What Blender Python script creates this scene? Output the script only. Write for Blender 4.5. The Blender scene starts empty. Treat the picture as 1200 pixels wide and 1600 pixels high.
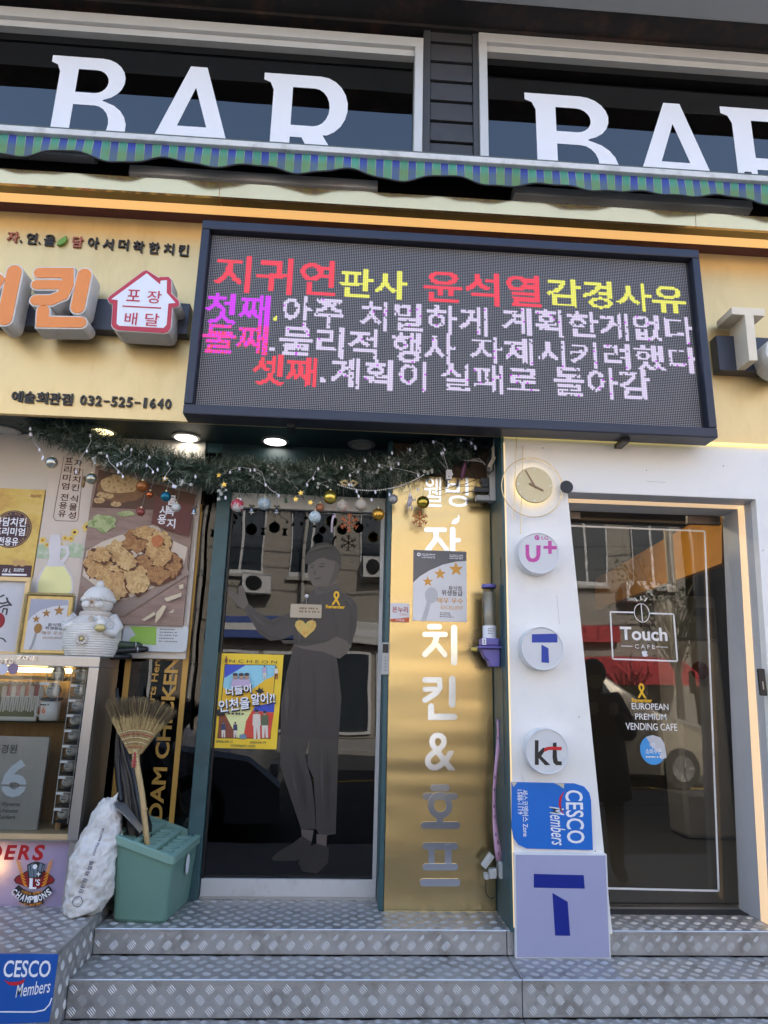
import bpy, math, random
from mathutils import Vector, Matrix
R = math.radians
random.seed(7)
scene = bpy.context.scene
col = scene.collection

# ---------------------------------------------------------------- camera
FPX = 1060.0                      # focal length in pixels of the 1200 x 1600 photograph
PITCH, YAW, ROLL = R(14.3), R(3.2), R(1.39)
CAM = Vector((0.0, 0.0, 1.08))
_f = Vector((math.sin(YAW)*math.cos(PITCH), math.cos(YAW)*math.cos(PITCH), math.sin(PITCH)))
_r0 = Vector((math.cos(YAW), -math.sin(YAW), 0)); _u0 = _r0.cross(_f)
_r = math.cos(ROLL)*_r0 + math.sin(ROLL)*_u0
_u = -math.sin(ROLL)*_r0 + math.cos(ROLL)*_u0
cam_data = bpy.data.cameras.new('camera')
cam = bpy.data.objects.new('camera', cam_data); col.objects.link(cam)
M = Matrix((_r, _u, -_f)).transposed().to_4x4(); M.translation = CAM
cam.matrix_world = M
cam_data.sensor_fit = 'VERTICAL'; cam_data.sensor_height = 24.0
cam_data.lens = 24.0*FPX/1600.0
cam_data.clip_start = 0.05; cam_data.clip_end = 400
scene.camera = cam
scene.render.resolution_x, scene.render.resolution_y = 768, 1024

# ---------------------------------------------------------------- world, sun, exposure
SUN_EL, SUN_AZ = R(40), R(24)      # the sun stands behind the building, to its right
world = bpy.data.worlds.new('World'); scene.world = world; world.use_nodes = True
wn = world.node_tree.nodes; wl = world.node_tree.links
sky = wn.new('ShaderNodeTexSky'); sky.sky_type = 'NISHITA'; sky.sun_disc = False
sky.sun_elevation = SUN_EL; sky.sun_rotation = SUN_AZ
sky.air_density = 1.0; sky.dust_density = 3.0; sky.ozone_density = 1.0
bg = wn['Background']; bg.inputs['Strength'].default_value = 0.14
wl.new(sky.outputs['Color'], bg.inputs['Color'])
sd = bpy.data.lights.new('sun', 'SUN'); sd.energy = 4.6; sd.angle = R(0.53); sd.color = (1.0, 0.95, 0.87)
sun = bpy.data.objects.new('sun', sd); col.objects.link(sun)
to_sun = Vector((math.sin(SUN_AZ)*math.cos(SUN_EL), math.cos(SUN_AZ)*math.cos(SUN_EL), math.sin(SUN_EL)))
sun.rotation_euler = to_sun.to_track_quat('Z', 'Y').to_euler(); sun.location = (3, 20, 25)
vs = scene.view_settings
vs.view_transform = 'Standard'; vs.look = 'None'; vs.exposure = 2.25; vs.gamma = 1.0; vs.use_curve_mapping = False
scene.cycles.max_bounces = 8; scene.cycles.transparent_max_bounces = 16
scene.cycles.glossy_bounces = 4; scene.cycles.diffuse_bounces = 3
scene.cycles.caustics_reflective = False; scene.cycles.caustics_refractive = False
scene.cycles.sample_clamp_indirect = 4.0

# ---------------------------------------------------------------- pixel -> place
def ray(px, py): return _f + _r*((px-600)/FPX) - _u*((py-800)/FPX)
def P(px, py, Y):
    d = ray(px, py); return CAM + d*(Y/d.y)
def G(px, py, Z):
    d = ray(px, py); return CAM + d*((Z-CAM.z)/d.z)
def PB(x0, y0, x1, y1, Y):
    """pixel box -> (X0, X1, Z0, Z1) on the plane Y"""
    cx, cy = (x0+x1)/2, (y0+y1)/2
    return P(x0, cy, Y).x, P(x1, cy, Y).x, P(cx, y1, Y).z, P(cx, y0, Y).z

# ---------------------------------------------------------------- materials
MATS = {}
def srgb(r, g, b):
    f = lambda c: (c/255/12.92) if c/255 <= .04045 else ((c/255+.055)/1.055)**2.4
    return (f(r), f(g), f(b))
def mat(name, c, rough=.5, metal=0., var=.06, vscale=6., bump=0., bscale=60., emit=0., ecol=None, spec=.5, coat=0., alpha=1., stretch=None, dirt=None, dscale=3., rvar=.08, bdetail=4, bdist=.004):
    """principled surface with uneven colour, uneven gloss and fine relief"""
    if name in MATS: return MATS[name]
    m = bpy.data.materials.new(name); m.use_nodes = True
    n, l = m.node_tree.nodes, m.node_tree.links
    b = n['Principled BSDF']
    b.inputs['Roughness'].default_value = rough; b.inputs['Metallic'].default_value = metal
    b.inputs['Specular IOR Level'].default_value = spec
    b.inputs['Coat Weight'].default_value = coat; b.inputs['Coat Roughness'].default_value = .12
    b.inputs['Alpha'].default_value = alpha
    tc = n.new('ShaderNodeTexCoord'); mp = n.new('ShaderNodeMapping')
    l.new(tc.outputs['Object'], mp.inputs['Vector'])
    if stretch: mp.inputs['Scale'].default_value = stretch
    nz = n.new('ShaderNodeTexNoise'); nz.inputs['Scale'].default_value = vscale; nz.inputs['Detail'].default_value = 6; nz.inputs['Roughness'].default_value = .62
    l.new(mp.outputs['Vector'], nz.inputs['Vector'])
    mx = n.new('ShaderNodeMix'); mx.data_type = 'RGBA'
    lo = [max(0, v*(1-var*2)) for v in c]; hi = [min(1, v*(1+var*2)) for v in c]
    mx.inputs['A'].default_value = (*lo, 1); mx.inputs['B'].default_value = (*hi, 1)
    l.new(nz.outputs['Fac'], mx.inputs['Factor'])
    out = mx.outputs['Result']
    if dirt:
        n2 = n.new('ShaderNodeTexNoise'); n2.inputs['Scale'].default_value = dscale; n2.inputs['Detail'].default_value = 9; n2.inputs['Roughness'].default_value = .7
        l.new(mp.outputs['Vector'], n2.inputs['Vector'])
        rp = n.new('ShaderNodeValToRGB'); rp.color_ramp.elements[0].position = .5; rp.color_ramp.elements[1].position = .72
        l.new(n2.outputs['Fac'], rp.inputs['Fac'])
        m2 = n.new('ShaderNodeMix'); m2.data_type = 'RGBA'; m2.inputs['B'].default_value = (*dirt, 1)
        l.new(out, m2.inputs['A']); l.new(rp.outputs['Color'], m2.inputs['Factor']); out = m2.outputs['Result']
    l.new(out, b.inputs['Base Color'])
    if rvar:
        ma = n.new('ShaderNodeMath'); ma.operation = 'MULTIPLY_ADD'; ma.inputs[1].default_value = rvar*2; ma.inputs[2].default_value = rough-rvar
        l.new(nz.outputs['Fac'], ma.inputs[0]); l.new(ma.outputs[0], b.inputs['Roughness'])
    if bump:
        n3 = n.new('ShaderNodeTexNoise'); n3.inputs['Scale'].default_value = bscale; n3.inputs['Detail'].default_value = bdetail
        l.new(mp.outputs['Vector'], n3.inputs['Vector'])
        bp = n.new('ShaderNodeBump'); bp.inputs['Strength'].default_value = bump; bp.inputs['Distance'].default_value = bdist
        l.new(n3.outputs['Fac'], bp.inputs['Height']); l.new(bp.outputs['Normal'], b.inputs['Normal'])
    if emit:
        b.inputs['Emission Color'].default_value = (*(ecol or c), 1); b.inputs['Emission Strength'].default_value = emit
    MATS[name] = m; return m
def ramp_mat(name, stops, scale, rough=.6, kind='noise', bump=0., stretch=None, detail=8, distort=0., emit=0.):
    """print with a many-coloured natural pattern (food, leaves, wood)"""
    if name in MATS: return MATS[name]
    m = bpy.data.materials.new(name); m.use_nodes = True
    n, l = m.node_tree.nodes, m.node_tree.links; b = n['Principled BSDF']; b.inputs['Roughness'].default_value = rough
    tc = n.new('ShaderNodeTexCoord'); mp = n.new('ShaderNodeMapping'); l.new(tc.outputs['Object'], mp.inputs['Vector'])
    if stretch: mp.inputs['Scale'].default_value = stretch
    if kind == 'noise':
        t = n.new('ShaderNodeTexNoise'); t.inputs['Detail'].default_value = detail; t.inputs['Roughness'].default_value = .68; t.inputs['Distortion'].default_value = distort; o = t.outputs['Fac']
    else:
        t = n.new('ShaderNodeTexVoronoi'); o = t.outputs['Distance']
    t.inputs['Scale'].default_value = scale; l.new(mp.outputs['Vector'], t.inputs['Vector'])
    rp = n.new('ShaderNodeValToRGB'); e = rp.color_ramp.elements
    while len(e) < len(stops): e.new(.5)
    for i, (p, c) in enumerate(stops): e[i].position = p; e[i].color = (*c, 1)
    l.new(o, rp.inputs['Fac']); l.new(rp.outputs['Color'], b.inputs['Base Color'])
    if bump:
        bp = n.new('ShaderNodeBump'); bp.inputs['Strength'].default_value = bump; bp.inputs['Distance'].default_value = .01
        l.new(o, bp.inputs['Height']); l.new(bp.outputs['Normal'], b.inputs['Normal'])
    MATS[name] = m; return m
def emat(name, c, s, base=1.):
    if name in MATS: return MATS[name]
    m = bpy.data.materials.new(name); m.use_nodes = True; n, l = m.node_tree.nodes, m.node_tree.links
    b = n['Principled BSDF']; b.inputs['Base Color'].default_value = (*[v*base for v in c], 1); b.inputs['Roughness'].default_value = .4
    b.inputs['Emission Color'].default_value = (*c, 1); b.inputs['Emission Strength'].default_value = s
    MATS[name] = m; return m
def glass(name, tint, refl, rough=.0, wob=.0):
    """thin pane: partly mirrors the street, lets the rest through"""
    if name in MATS: return MATS[name]
    m = bpy.data.materials.new(name); m.use_nodes = True; n, l = m.node_tree.nodes, m.node_tree.links
    n.remove(n['Principled BSDF'])
    tr = n.new('ShaderNodeBsdfTransparent'); tr.inputs['Color'].default_value = (*tint, 1)
    gl = n.new('ShaderNodeBsdfGlossy'); gl.inputs['Roughness'].default_value = rough
    lw = n.new('ShaderNodeFresnel'); lw.inputs['IOR'].default_value = 1.5
    ma = n.new('ShaderNodeMath'); ma.operation = 'ADD'; ma.inputs[1].default_value = refl; ma.use_clamp = True
    l.new(lw.outputs[0], ma.inputs[0])
    ge = n.new('ShaderNodeNewGeometry'); nb = n.new('ShaderNodeMath'); nb.operation = 'SUBTRACT'; nb.inputs[0].default_value = 1.
    l.new(ge.outputs['Backfacing'], nb.inputs[1]); mu = n.new('ShaderNodeMath'); mu.operation = 'MULTIPLY'
    l.new(ma.outputs[0], mu.inputs[0]); l.new(nb.outputs[0], mu.inputs[1])
    mx = n.new('ShaderNodeMixShader'); l.new(mu.outputs[0], mx.inputs[0]); l.new(tr.outputs[0], mx.inputs[1]); l.new(gl.outputs[0], mx.inputs[2])
    if wob:
        tc = n.new('ShaderNodeTexCoord'); nz = n.new('ShaderNodeTexNoise'); nz.inputs['Scale'].default_value = 2.2; nz.inputs['Detail'].default_value = 1
        l.new(tc.outputs['Object'], nz.inputs['Vector'])
        bp = n.new('ShaderNodeBump'); bp.inputs['Strength'].default_value = wob; bp.inputs['Distance'].default_value = .02
        l.new(nz.outputs['Fac'], bp.inputs['Height']); l.new(bp.outputs['Normal'], gl.inputs['Normal'])
    l.new(mx.outputs[0], n['Material Output'].inputs['Surface'])
    MATS[name] = m; return m

# ---------------------------------------------------------------- mesh building
class MB:
    """collects shapes; build() links them as ONE mesh object"""
    def __init__(s): s.v, s.f, s.mi = [], [], []
    def add(s, vs, fs, m=0):
        o = len(s.v); s.v += [tuple(p) for p in vs]; s.f += [tuple(i+o for i in f) for f in fs]; s.mi += [m]*len(fs); return s
    def box(s, x0, x1, y0, y1, z0, z1, m=0):
        if x0 > x1: x0, x1 = x1, x0
        if y0 > y1: y0, y1 = y1, y0
        if z0 > z1: z0, z1 = z1, z0
        return s.add([(x0,y0,z0),(x1,y0,z0),(x1,y1,z0),(x0,y1,z0),(x0,y0,z1),(x1,y0,z1),(x1,y1,z1),(x0,y1,z1)],
                     [(3,2,1,0),(4,5,6,7),(0,1,5,4),(1,2,6,5),(2,3,7,6),(3,0,4,7)], m)
    def obox(s, c, ax, ay, az, hx, hy, hz, m=0):
        c = Vector(c); X, Y, Z = Vector(ax).normalized()*hx, Vector(ay).normalized()*hy, Vector(az).normalized()*hz
        vs = [c+X*a+Y*b+Z*d for d in (-1,1) for a, b in ((-1,-1),(1,-1),(1,1),(-1,1))]
        return s.add(vs, [(3,2,1,0),(4,5,6,7),(0,1,5,4),(1,2,6,5),(2,3,7,6),(3,0,4,7)], m)
    def prism(s, poly, y0, y1, m=0):
        """polygon of (x, z) extruded from y0 (front) to y1"""
        n = len(poly); vs = [(x,y0,z) for x,z in poly]+[(x,y1,z) for x,z in poly]
        a = sum(poly[i][0]*poly[(i+1)%n][1]-poly[(i+1)%n][0]*poly[i][1] for i in range(n))
        F = tuple(range(n)); B = tuple(range(2*n-1, n-1, -1))
        S = [(i, i+n, (i+1)%n+n, (i+1)%n) for i in range(n)]
        if a < 0: F, B = F[::-1], B[::-1]; S = [f[::-1] for f in S]
        return s.add(vs, [F, B]+S, m)
    def prism_x(s, poly, x0, x1, m=0):
        """polygon of (y, z) extruded along x"""
        n = len(poly); vs = [(x0,y,z) for y,z in poly]+[(x1,y,z) for y,z in poly]
        return s.add(vs, [tuple(range(n-1,-1,-1)), tuple(range(n,2*n))]+[(i,(i+1)%n,(i+1)%n+n,i+n) for i in range(n)], m)
    def tube(s, pts, r, n=8, m=0, cap=True):
        pts = [Vector(p) for p in pts]; rs = r if isinstance(r, (list, tuple)) else [r]*len(pts)
        rings = []; up = None
        for i, p in enumerate(pts):
            d = (pts[min(i+1, len(pts)-1)]-pts[max(i-1, 0)])
            d = d.normalized() if d.length > 1e-9 else Vector((0,0,1))
            if up is None: up = Vector((0,0,1)) if abs(d.z) < .9 else Vector((1,0,0))
            a = d.cross(up).normalized(); b = a.cross(d).normalized(); up = b
            rings.append([p+(a*math.cos(2*math.pi*k/n)+b*math.sin(2*math.pi*k/n))*rs[i] for k in range(n)])
        vs = [q for g in rings for q in g]; fs = []
        for i in range(len(pts)-1):
            for k in range(n): fs.append((i*n+k, i*n+(k+1)%n, (i+1)*n+(k+1)%n, (i+1)*n+k))
        if cap: fs += [tuple(range(n-1,-1,-1)), tuple(range((len(pts)-1)*n, len(pts)*n))]
        return s.add(vs, fs, m)
    def sphere(s, c, r, nu=16, nv=10, m=0, sc=(1,1,1)):
        c = Vector(c); vs = [c+Vector((0,0,r*sc[2]))]; fs = []
        for j in range(1, nv):
            t = math.pi*j/nv
            for i in range(nu):
                a = 2*math.pi*i/nu; vs.append(c+Vector((r*sc[0]*math.sin(t)*math.cos(a), r*sc[1]*math.sin(t)*math.sin(a), r*sc[2]*math.cos(t))))
        vs.append(c-Vector((0,0,r*sc[2])))
        for i in range(nu): fs.append((0, 1+i, 1+(i+1)%nu))
        for j in range(nv-2):
            for i in range(nu): a = 1+j*nu; fs.append((a+i, a+nu+i, a+nu+(i+1)%nu, a+(i+1)%nu))
        a = 1+(nv-2)*nu
        for i in range(nu): fs.append((a+i, len(vs)-1, a+(i+1)%nu))
        return s.add(vs, fs, m)
    def lathe(s, prof, c, n=24, m=0, axis='z'):
        """profile of (radius, height) turned about an axis through c"""
        c = Vector(c); vs = []; fs = []
        for (r, h) in prof:
            for k in range(n):
                a = 2*math.pi*k/n
                v = Vector((r*math.cos(a), r*math.sin(a), h)) if axis == 'z' else Vector((r*math.cos(a), -h, r*math.sin(a)))
                vs.append(c+v)
        for j in range(len(prof)-1):
            for k in range(n): fs.append((j*n+k, j*n+(k+1)%n, (j+1)*n+(k+1)%n, (j+1)*n+k))
        L_ = len(prof)-1
        if min(prof[0][0], prof[-1][0]) > .3*max(r for r, h in prof):      # an open ring: close the profile on itself
            for k in range(n): fs.append((L_*n+k, L_*n+(k+1)%n, (k+1)%n, k))
        else: fs += [tuple(range(n-1,-1,-1)), tuple(range(L_*n, (L_+1)*n))]
        return s.add(vs, fs, m)
    def build(s, name, mats, parent=None, smooth=False, bevel=0., local=False):
        me = bpy.data.meshes.new(name); me.from_pydata(s.v, [], s.f)
        for m in (mats if isinstance(mats, (list, tuple)) else [mats]): me.materials.append(m)
        me.polygons.foreach_set('material_index', s.mi)
        if smooth: me.polygons.foreach_set('use_smooth', [True]*len(me.polygons))
        me.update()
        return link(name, me, parent, bevel, smooth, local)
def link(name, me, parent=None, bevel=0., smooth=False, local=False):
    o = bpy.data.objects.new(name, me); col.objects.link(o)
    if parent is not None:
        o.parent = parent
        if not local: o.matrix_parent_inverse = wm(parent).inverted()
    if bevel:
        b = o.modifiers.new('bevel', 'BEVEL'); b.width = bevel; b.segments = 2; b.limit_method = 'ANGLE'; b.angle_limit = R(40)
    if smooth and not bevel:
        pass
    return o
def wm(o):
    """world matrix without waiting for the depsgraph"""
    m = o.matrix_basis.copy()
    if o.parent: m = wm(o.parent) @ o.matrix_parent_inverse @ m
    return m
def tag(o, label=None, cat=None, group=None, kind=None):
    if label: o['label'] = label
    if cat: o['category'] = cat
    if group: o['group'] = group
    if kind: o['kind'] = kind
    return o
def thing(name, label, cat, loc, group=None):
    o = bpy.data.objects.new(name, None); col.objects.link(o); o.location = loc; o.empty_display_size = .1
    return tag(o, label, cat, group)
def copy_tree(o, parent=None):
    c = o.copy(); col.objects.link(c); c.parent = parent
    for ch in list(o.children): copy_tree(ch, c)
    return c

# ---------------------------------------------------------------- flat shapes and lettering
_dg = None
def curve_mesh(cu):
    o = bpy.data.objects.new('tmp_shape', cu)
    me = bpy.data.meshes.new_from_object(o)
    bpy.data.objects.remove(o); bpy.data.curves.remove(cu)
    return me
def loops_mesh(loops, depth=0.):
    """closed outlines (holes allowed) -> filled mesh in the xy plane"""
    cu = bpy.data.curves.new('tmp_shape', 'CURVE'); cu.dimensions = '2D'; cu.fill_mode = 'BOTH'; cu.extrude = depth/2
    for lp in loops:
        sp = cu.splines.new('POLY'); sp.points.add(len(lp)-1)
        for q, (x, y) in zip(sp.points, lp): q.co = (x, y, 0, 1)
        sp.use_cyclic_u = True
    return curve_mesh(cu)
def text_mesh(body, offset=0., depth=0., space=1., shear=0., line=1.):
    cu = bpy.data.curves.new('tmp_shape', 'FONT'); cu.body = body; cu.offset = offset; cu.extrude = depth/2
    cu.space_character = space; cu.shear = shear; cu.space_line = line; cu.align_x = 'CENTER'; cu.resolution_u = 3
    return curve_mesh(cu)
def bounds(me):
    xs = [v.co.x for v in me.vertices]; ys = [v.co.y for v in me.vertices]
    return min(xs), max(xs), min(ys), max(ys)
def stand(me, fx, y):
    """xy mesh -> facade: fx(x, y) gives (X, Z); mesh z towards the viewer"""
    for v in me.vertices:
        X, Z = fx(v.co.x, v.co.y); v.co = (X, y-v.co.z, Z)
    me.update()
def text(body, box, y, m, name='lettering', parent=None, offset=0., depth=0., rot=0., keep=False, space=1., shear=0., line=1.):
    """lettering filling a facade box (X0, X1, Z0, Z1); rot turns it in the wall plane"""
    W = box[1]-box[0]; H = box[3]-box[2]; cx, cz = (box[0]+box[1])/2, (box[2]+box[3])/2
    me = text_mesh(body, offset, 0., space, shear, line)
    a, b, c, d = bounds(me)
    if abs(math.sin(rot)) > .7: W, H = H, W
    sx, sy = W/(b-a), H/(d-c)
    if keep: sx = sy = min(sx, sy)
    co, si = math.cos(rot), math.sin(rot)
    def fx(x, yy):
        x = (x-(a+b)/2)*sx; yy = (yy-(c+d)/2)*sy
        return cx+x*co-yy*si, cz+x*si+yy*co
    stand(me, fx, y)
    if depth: thicken(me, depth)
    me.materials.append(m)
    return link(name, me, parent)
def thicken(me, depth):
    """flat facade mesh -> solid reaching back by depth"""
    import bmesh
    bm = bmesh.new(); bm.from_mesh(me); bmesh.ops.remove_doubles(bm, verts=bm.verts, dist=1e-5)
    r = bmesh.ops.extrude_face_region(bm, geom=bm.faces[:])
    for e in r['geom']:
        if isinstance(e, bmesh.types.BMVert): e.co.y += depth
    bmesh.ops.recalc_face_normals(bm, faces=bm.faces[:])
    for f_ in bm.faces: f_.smooth = False
    bm.to_mesh(me); bm.free()
def shape(loops, y, m, name, parent=None, depth=0.):
    """filled outline(s) of (X, Z) points on the facade plane y"""
    me = loops_mesh(loops); stand(me, lambda x, z: (x, z), y)
    if depth: thicken(me, depth)
    me.materials.append(m); return link(name, me, parent)
def pxs(pts, Y): return [(P(a, b, Y).x, P(a, b, Y).z) for a, b in pts]
def zoom(pts, ox, oy, s): return [(ox+a/s, oy+b/s) for a, b in pts]
def circ(cx, cz, r, n=40, rz=None): return [(cx+r*math.cos(2*math.pi*k/n), cz+(rz or r)*math.sin(2*math.pi*k/n)) for k in range(n)]
def rrect(x0, x1, z0, z1, r, n=6):
    o = []
    for cx, cz, a0 in ((x1-r,z1-r,0),(x0+r,z1-r,90),(x0+r,z0+r,180),(x1-r,z0+r,270)):
        for k in range(n+1): a = R(a0+90*k/n); o.append((cx+r*math.cos(a), cz+r*math.sin(a)))
    return o
def stroke(pts, r, n=6):
    """outline of a round-ended pen stroke along pts"""
    pts = [Vector(p) for p in pts]; L, Rr = [], []
    for i, p in enumerate(pts):
        d0 = (p-pts[i-1]).normalized() if i else (pts[1]-p).normalized()
        d1 = (pts[i+1]-p).normalized() if i < len(pts)-1 else d0
        t = (d0+d1).normalized() if (d0+d1).length > 1e-6 else d0
        k = 1/max(.5, t.dot(d0)); nn = Vector((-t.y, t.x))*r*k
        L.append(p+nn); Rr.append(p-nn)
    d = (pts[-1]-pts[-2]).normalized(); a = math.atan2(d.y, d.x)
    e = [pts[-1]+Vector((math.cos(a+math.pi/2-math.pi*k/n), math.sin(a+math.pi/2-math.pi*k/n)))*r for k in range(1, n)]
    d = (pts[0]-pts[1]).normalized(); a = math.atan2(d.y, d.x)
    b = [pts[0]+Vector((math.cos(a+math.pi/2-math.pi*k/n), math.sin(a+math.pi/2-math.pi*k/n)))*r for k in range(1, n)]
    return [tuple(q) for q in L+e+Rr[::-1]+b]
def star(cx, cz, r, a0=90, k=.42, n=5):
    return [(cx+(r if i % 2 == 0 else r*k)*math.cos(R(a0+180/n*i)), cz+(r if i % 2 == 0 else r*k)*math.sin(R(a0+180/n*i))) for i in range(2*n)]
def lines(box, n, y, m, parent, seed=1, fill=.55):
    """rows of unreadably small print"""
    rr_ = random.Random(seed); h = (box[3]-box[2])/n; mb = MB()
    for i in range(n):
        x = box[0]; z0 = box[3]-(i+.5)*h; w1 = box[1]-(box[1]-box[0])*rr_.random()*.3
        while x < w1:
            w = h*(.35+.5*rr_.random()); mb.add([(x,y,z0-h*fill/2),(x+w,y,z0-h*fill/2),(x+w,y,z0+h*fill/2),(x,y,z0+h*fill/2)], [(0,1,2,3)]); x += w+h*(.15 if rr_.random() < .7 else .5)
    return tag(mb.build('small_print', m, parent), kind='stuff')
def sheet(box, y, m, name, parent, thick=.002, r=0.):
    pts = rrect(*box, r) if r else [(box[0],box[2]),(box[1],box[2]),(box[1],box[3]),(box[0],box[3])]
    return MB().prism(pts, y, y+thick).build(name, m, parent)
# ================================================================= planes of the place (metres; Y into the building)
YW = 3.43      # white wall and sign fascia
YD = 3.91      # chicken shop door and window glass
YG = 3.715     # brass panel
YC = 3.775     # cafe door glass
ZS = 2.41      # soffit height
ZG = -.40      # pavement level
ZSO = ZS+.05   # recessed soffit behind the fascia lip

M_alu = mat('aluminium_plate', (.43,.425,.42), .46, .62, var=.10, vscale=9, bump=.06, bscale=220, dirt=(.24,.225,.205), dscale=7, rvar=.1)
M_bar = mat('aluminium_ridge', (.60,.595,.585), .40, .45, var=.12, vscale=30, rvar=.08)
M_asph = mat('asphalt', (.05,.05,.052), .9, var=.2, vscale=20, bump=.4, bscale=120)
M_pave = mat('paving_block', (.30,.28,.26), .85, var=.15, vscale=9, bump=.2, bscale=90)
M_white = mat('white_wall_panel', (.88,.86,.82), .55, var=.012, vscale=2.5, bump=.04, bscale=40, dirt=(.80,.79,.77), dscale=2.2)
M_grey = mat('grey_reveal', (.52,.525,.54), .5, var=.04, bump=.04)
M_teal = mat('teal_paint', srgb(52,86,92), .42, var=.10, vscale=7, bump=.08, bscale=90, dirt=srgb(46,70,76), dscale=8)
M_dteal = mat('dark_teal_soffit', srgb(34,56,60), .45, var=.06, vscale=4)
M_steel = mat('brushed_steel', (.46,.455,.45), .34, .9, var=.05, vscale=6, stretch=(24,24,.8), rvar=.05)
M_black = mat('black_metal', (.012,.013,.016), .38, .2, var=.1)
M_navy = mat('dark_sign_frame', (.035,.04,.06), .36, .3, var=.1, vscale=5)

# ----------------------------------------------------------------- ground
tag(MB().add([(-90,-9.2,ZG-.12),(90,-9.2,ZG-.12),(90,.75,ZG-.12),(-90,.75,ZG-.12)], [(0,1,2,3)]).build('road', M_asph), kind='structure')
tag(MB().add([(-200,-200,ZG-.2),(200,-200,ZG-.2),(200,200,ZG-.2),(-200,200,ZG-.2)], [(0,1,2,3)]).build('ground', M_asph), kind='structure')
pv = MB().box(-90,90,.75,3.9,ZG-.3,ZG); tag(pv.build('pavement', M_pave, bevel=.01), kind='structure')
pv = MB().box(-90,90,-12.6,-9.2,ZG-.3,ZG); tag(pv.build('far_pavement', M_pave, bevel=.01), kind='structure')
M_paint = mat('road_paint', (.78,.77,.72), .8, var=.1)
for i, x in enumerate(range(-30, 31, 6)):
    pass
yl = MB().box(-90,90,-4.55,-4.45,ZG-.125,ZG-.116); tag(yl.build('road_marking', mat('yellow_road_paint', (.70,.48,.06), .8)), kind='structure')

# ----------------------------------------------------------------- chequer-plate steps
def bars(mb, o, u, v, nrm, lu, lv, pu=.078, pv_=.082, off=(0,0), sc=1.):
    """raised bars of a five-bar plate over the rectangle o + u*lu + v*lv"""
    o, u, v, nrm = Vector(o), Vector(u).normalized(), Vector(v).normalized(), Vector(nrm).normalized()
    nu, nv = int(lu/pu)+2, int(lv/pv_)+2
    for half in (0, 1):
        a = R(45) if half else R(-45)
        c, s = math.cos(a), math.sin(a)
        d = u*c+v*s; e = v*c-u*s
        for i in range(-1, nu):
            for j in range(-1, nv):
                cu, cv = (i+.5*half)*pu+off[0], (j+.5*half)*pv_+off[1]
                for k in range(-2, 3):
                    hl = (.0185 if abs(k) < 2 else .0150)*sc; hw = .0026*sc; ht = .0020
                    bu = cu-s*k*.0078*sc; bv = cv+c*k*.0078*sc
                    if not (.013 < bu < lu-.013 and .013 < bv < lv-.013): continue
                    q = o+u*bu+v*bv
                    mb.add([q-d*hl, q-d*hl*.55-e*hw, q+d*hl*.55-e*hw, q+d*hl, q+d*hl*.55+e*hw, q-d*hl*.55+e*hw, q-d*hl*.5+nrm*ht, q+d*hl*.5+nrm*ht],
                           [(0,1,6),(1,2,7,6),(2,3,7),(3,4,7),(4,5,6,7),(5,0,6)])
def plate(parent, name, x0, x1, y0, y1, z0, z1, face, off=(0,0)):
    """one bent sheet of plate with its raised bars; face: 'top', 'front' or 'side'"""
    p = MB().box(x0,x1,y0,y1,z0,z1).build(name, M_alu, parent, bevel=.002)
    b = MB()
    if face == 'top': bars(b, (x0,y0,z1), (1,0,0), (0,1,0), (0,0,1), x1-x0, y1-y0, off=off)
    if face == 'front': bars(b, (x0,y0,z0), (1,0,0), (0,0,1), (0,-1,0), x1-x0, z1-z0, off=off)
    if face == 'side': bars(b, (x1,y0,z0), (0,1,0), (0,0,1), (1,0,0), y1-y0, z1-z0, off=off)
    r = b.build('raised_bars', M_bar, p); tag(r, kind='stuff')
    return p
Y1, Y2, Y3 = 3.45, 3.19, 2.90
st = bpy.data.objects.new('entrance_steps', None); col.objects.link(st); st.location = (1.0, 3.2, ZG); tag(st, kind='structure')
XS = [(-1.048, .803), (.806, 3.6)]
for i, (a, b) in enumerate(XS):
    plate(st, 'tread', a, b, Y1, 4.05 if i == 0 else 3.86, -.012, 0, 'top', (.02,.03))
    plate(st, 'riser', a, b, Y1+.004, Y1+.016, -.101, -.0125, 'front', (.01+.03*i,.035))
    plate(st, 'tread', a, b, Y2, Y1+.003, -.116, -.1035, 'top', (.03,.02))
    plate(st, 'riser', a, b, Y2+.004, Y2+.016, -.241, -.1165, 'front', (.02+.02*i,.022))
    plate(st, 'tread', a, b, Y3, Y2+.003, -.256, -.2435, 'top', (.01,.03))
    plate(st, 'riser', a, b, Y3+.004, Y3+.016, ZG, -.2565, 'front', (.03,.02))
# pale worn edges of the two upper steps
M_edge = mat('worn_edge', (.70,.71,.73), .3, .9)
for (y, z) in ((Y1,.0005),(Y2,-.103)):
    for a, b in XS: MB().tube([(a,y+.002,z),(b,y+.002,z)], .0028, 6).build('nosing', M_edge, st)
# dirt gathered where treads meet risers
gr = MB(); rg = random.Random(12)
for (y, z, n) in ((Y1+.003,-.1030,150),(Y2+.003,-.2430,150),(3.885,.0006,50)):
    for k in range(n):
        x = rg.uniform(-1.03,3.2); w = rg.uniform(.01,.05); d = rg.uniform(.004,.016)
        gr.add([(x-w,y,z),(x-w*.4,y-d*.7,z),(x+w*.2,y-d,z),(x+w,y,z)], [(0,1,2,3)])
tag(gr.build('grime', mat('step_grime', (.07,.062,.052), .95), st), kind='stuff')
pl = bpy.data.objects.new('side_platform', None); col.objects.link(pl); pl.location = (-2.0, 3.4, ZG); tag(pl, kind='structure')
plate(pl, 'deck_plate', -3.2, -1.052, 3.02, 3.95, .038, .05, 'top', (.03,.03))
plate(pl, 'front_plate', -3.2, -1.052, 3.024, 3.036, ZG, .0375, 'front', (.02,.02))
plate(pl, 'side_plate', -1.066, -1.052, 3.037, 3.95, ZG, .0375, 'side', (.03,.01))

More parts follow.
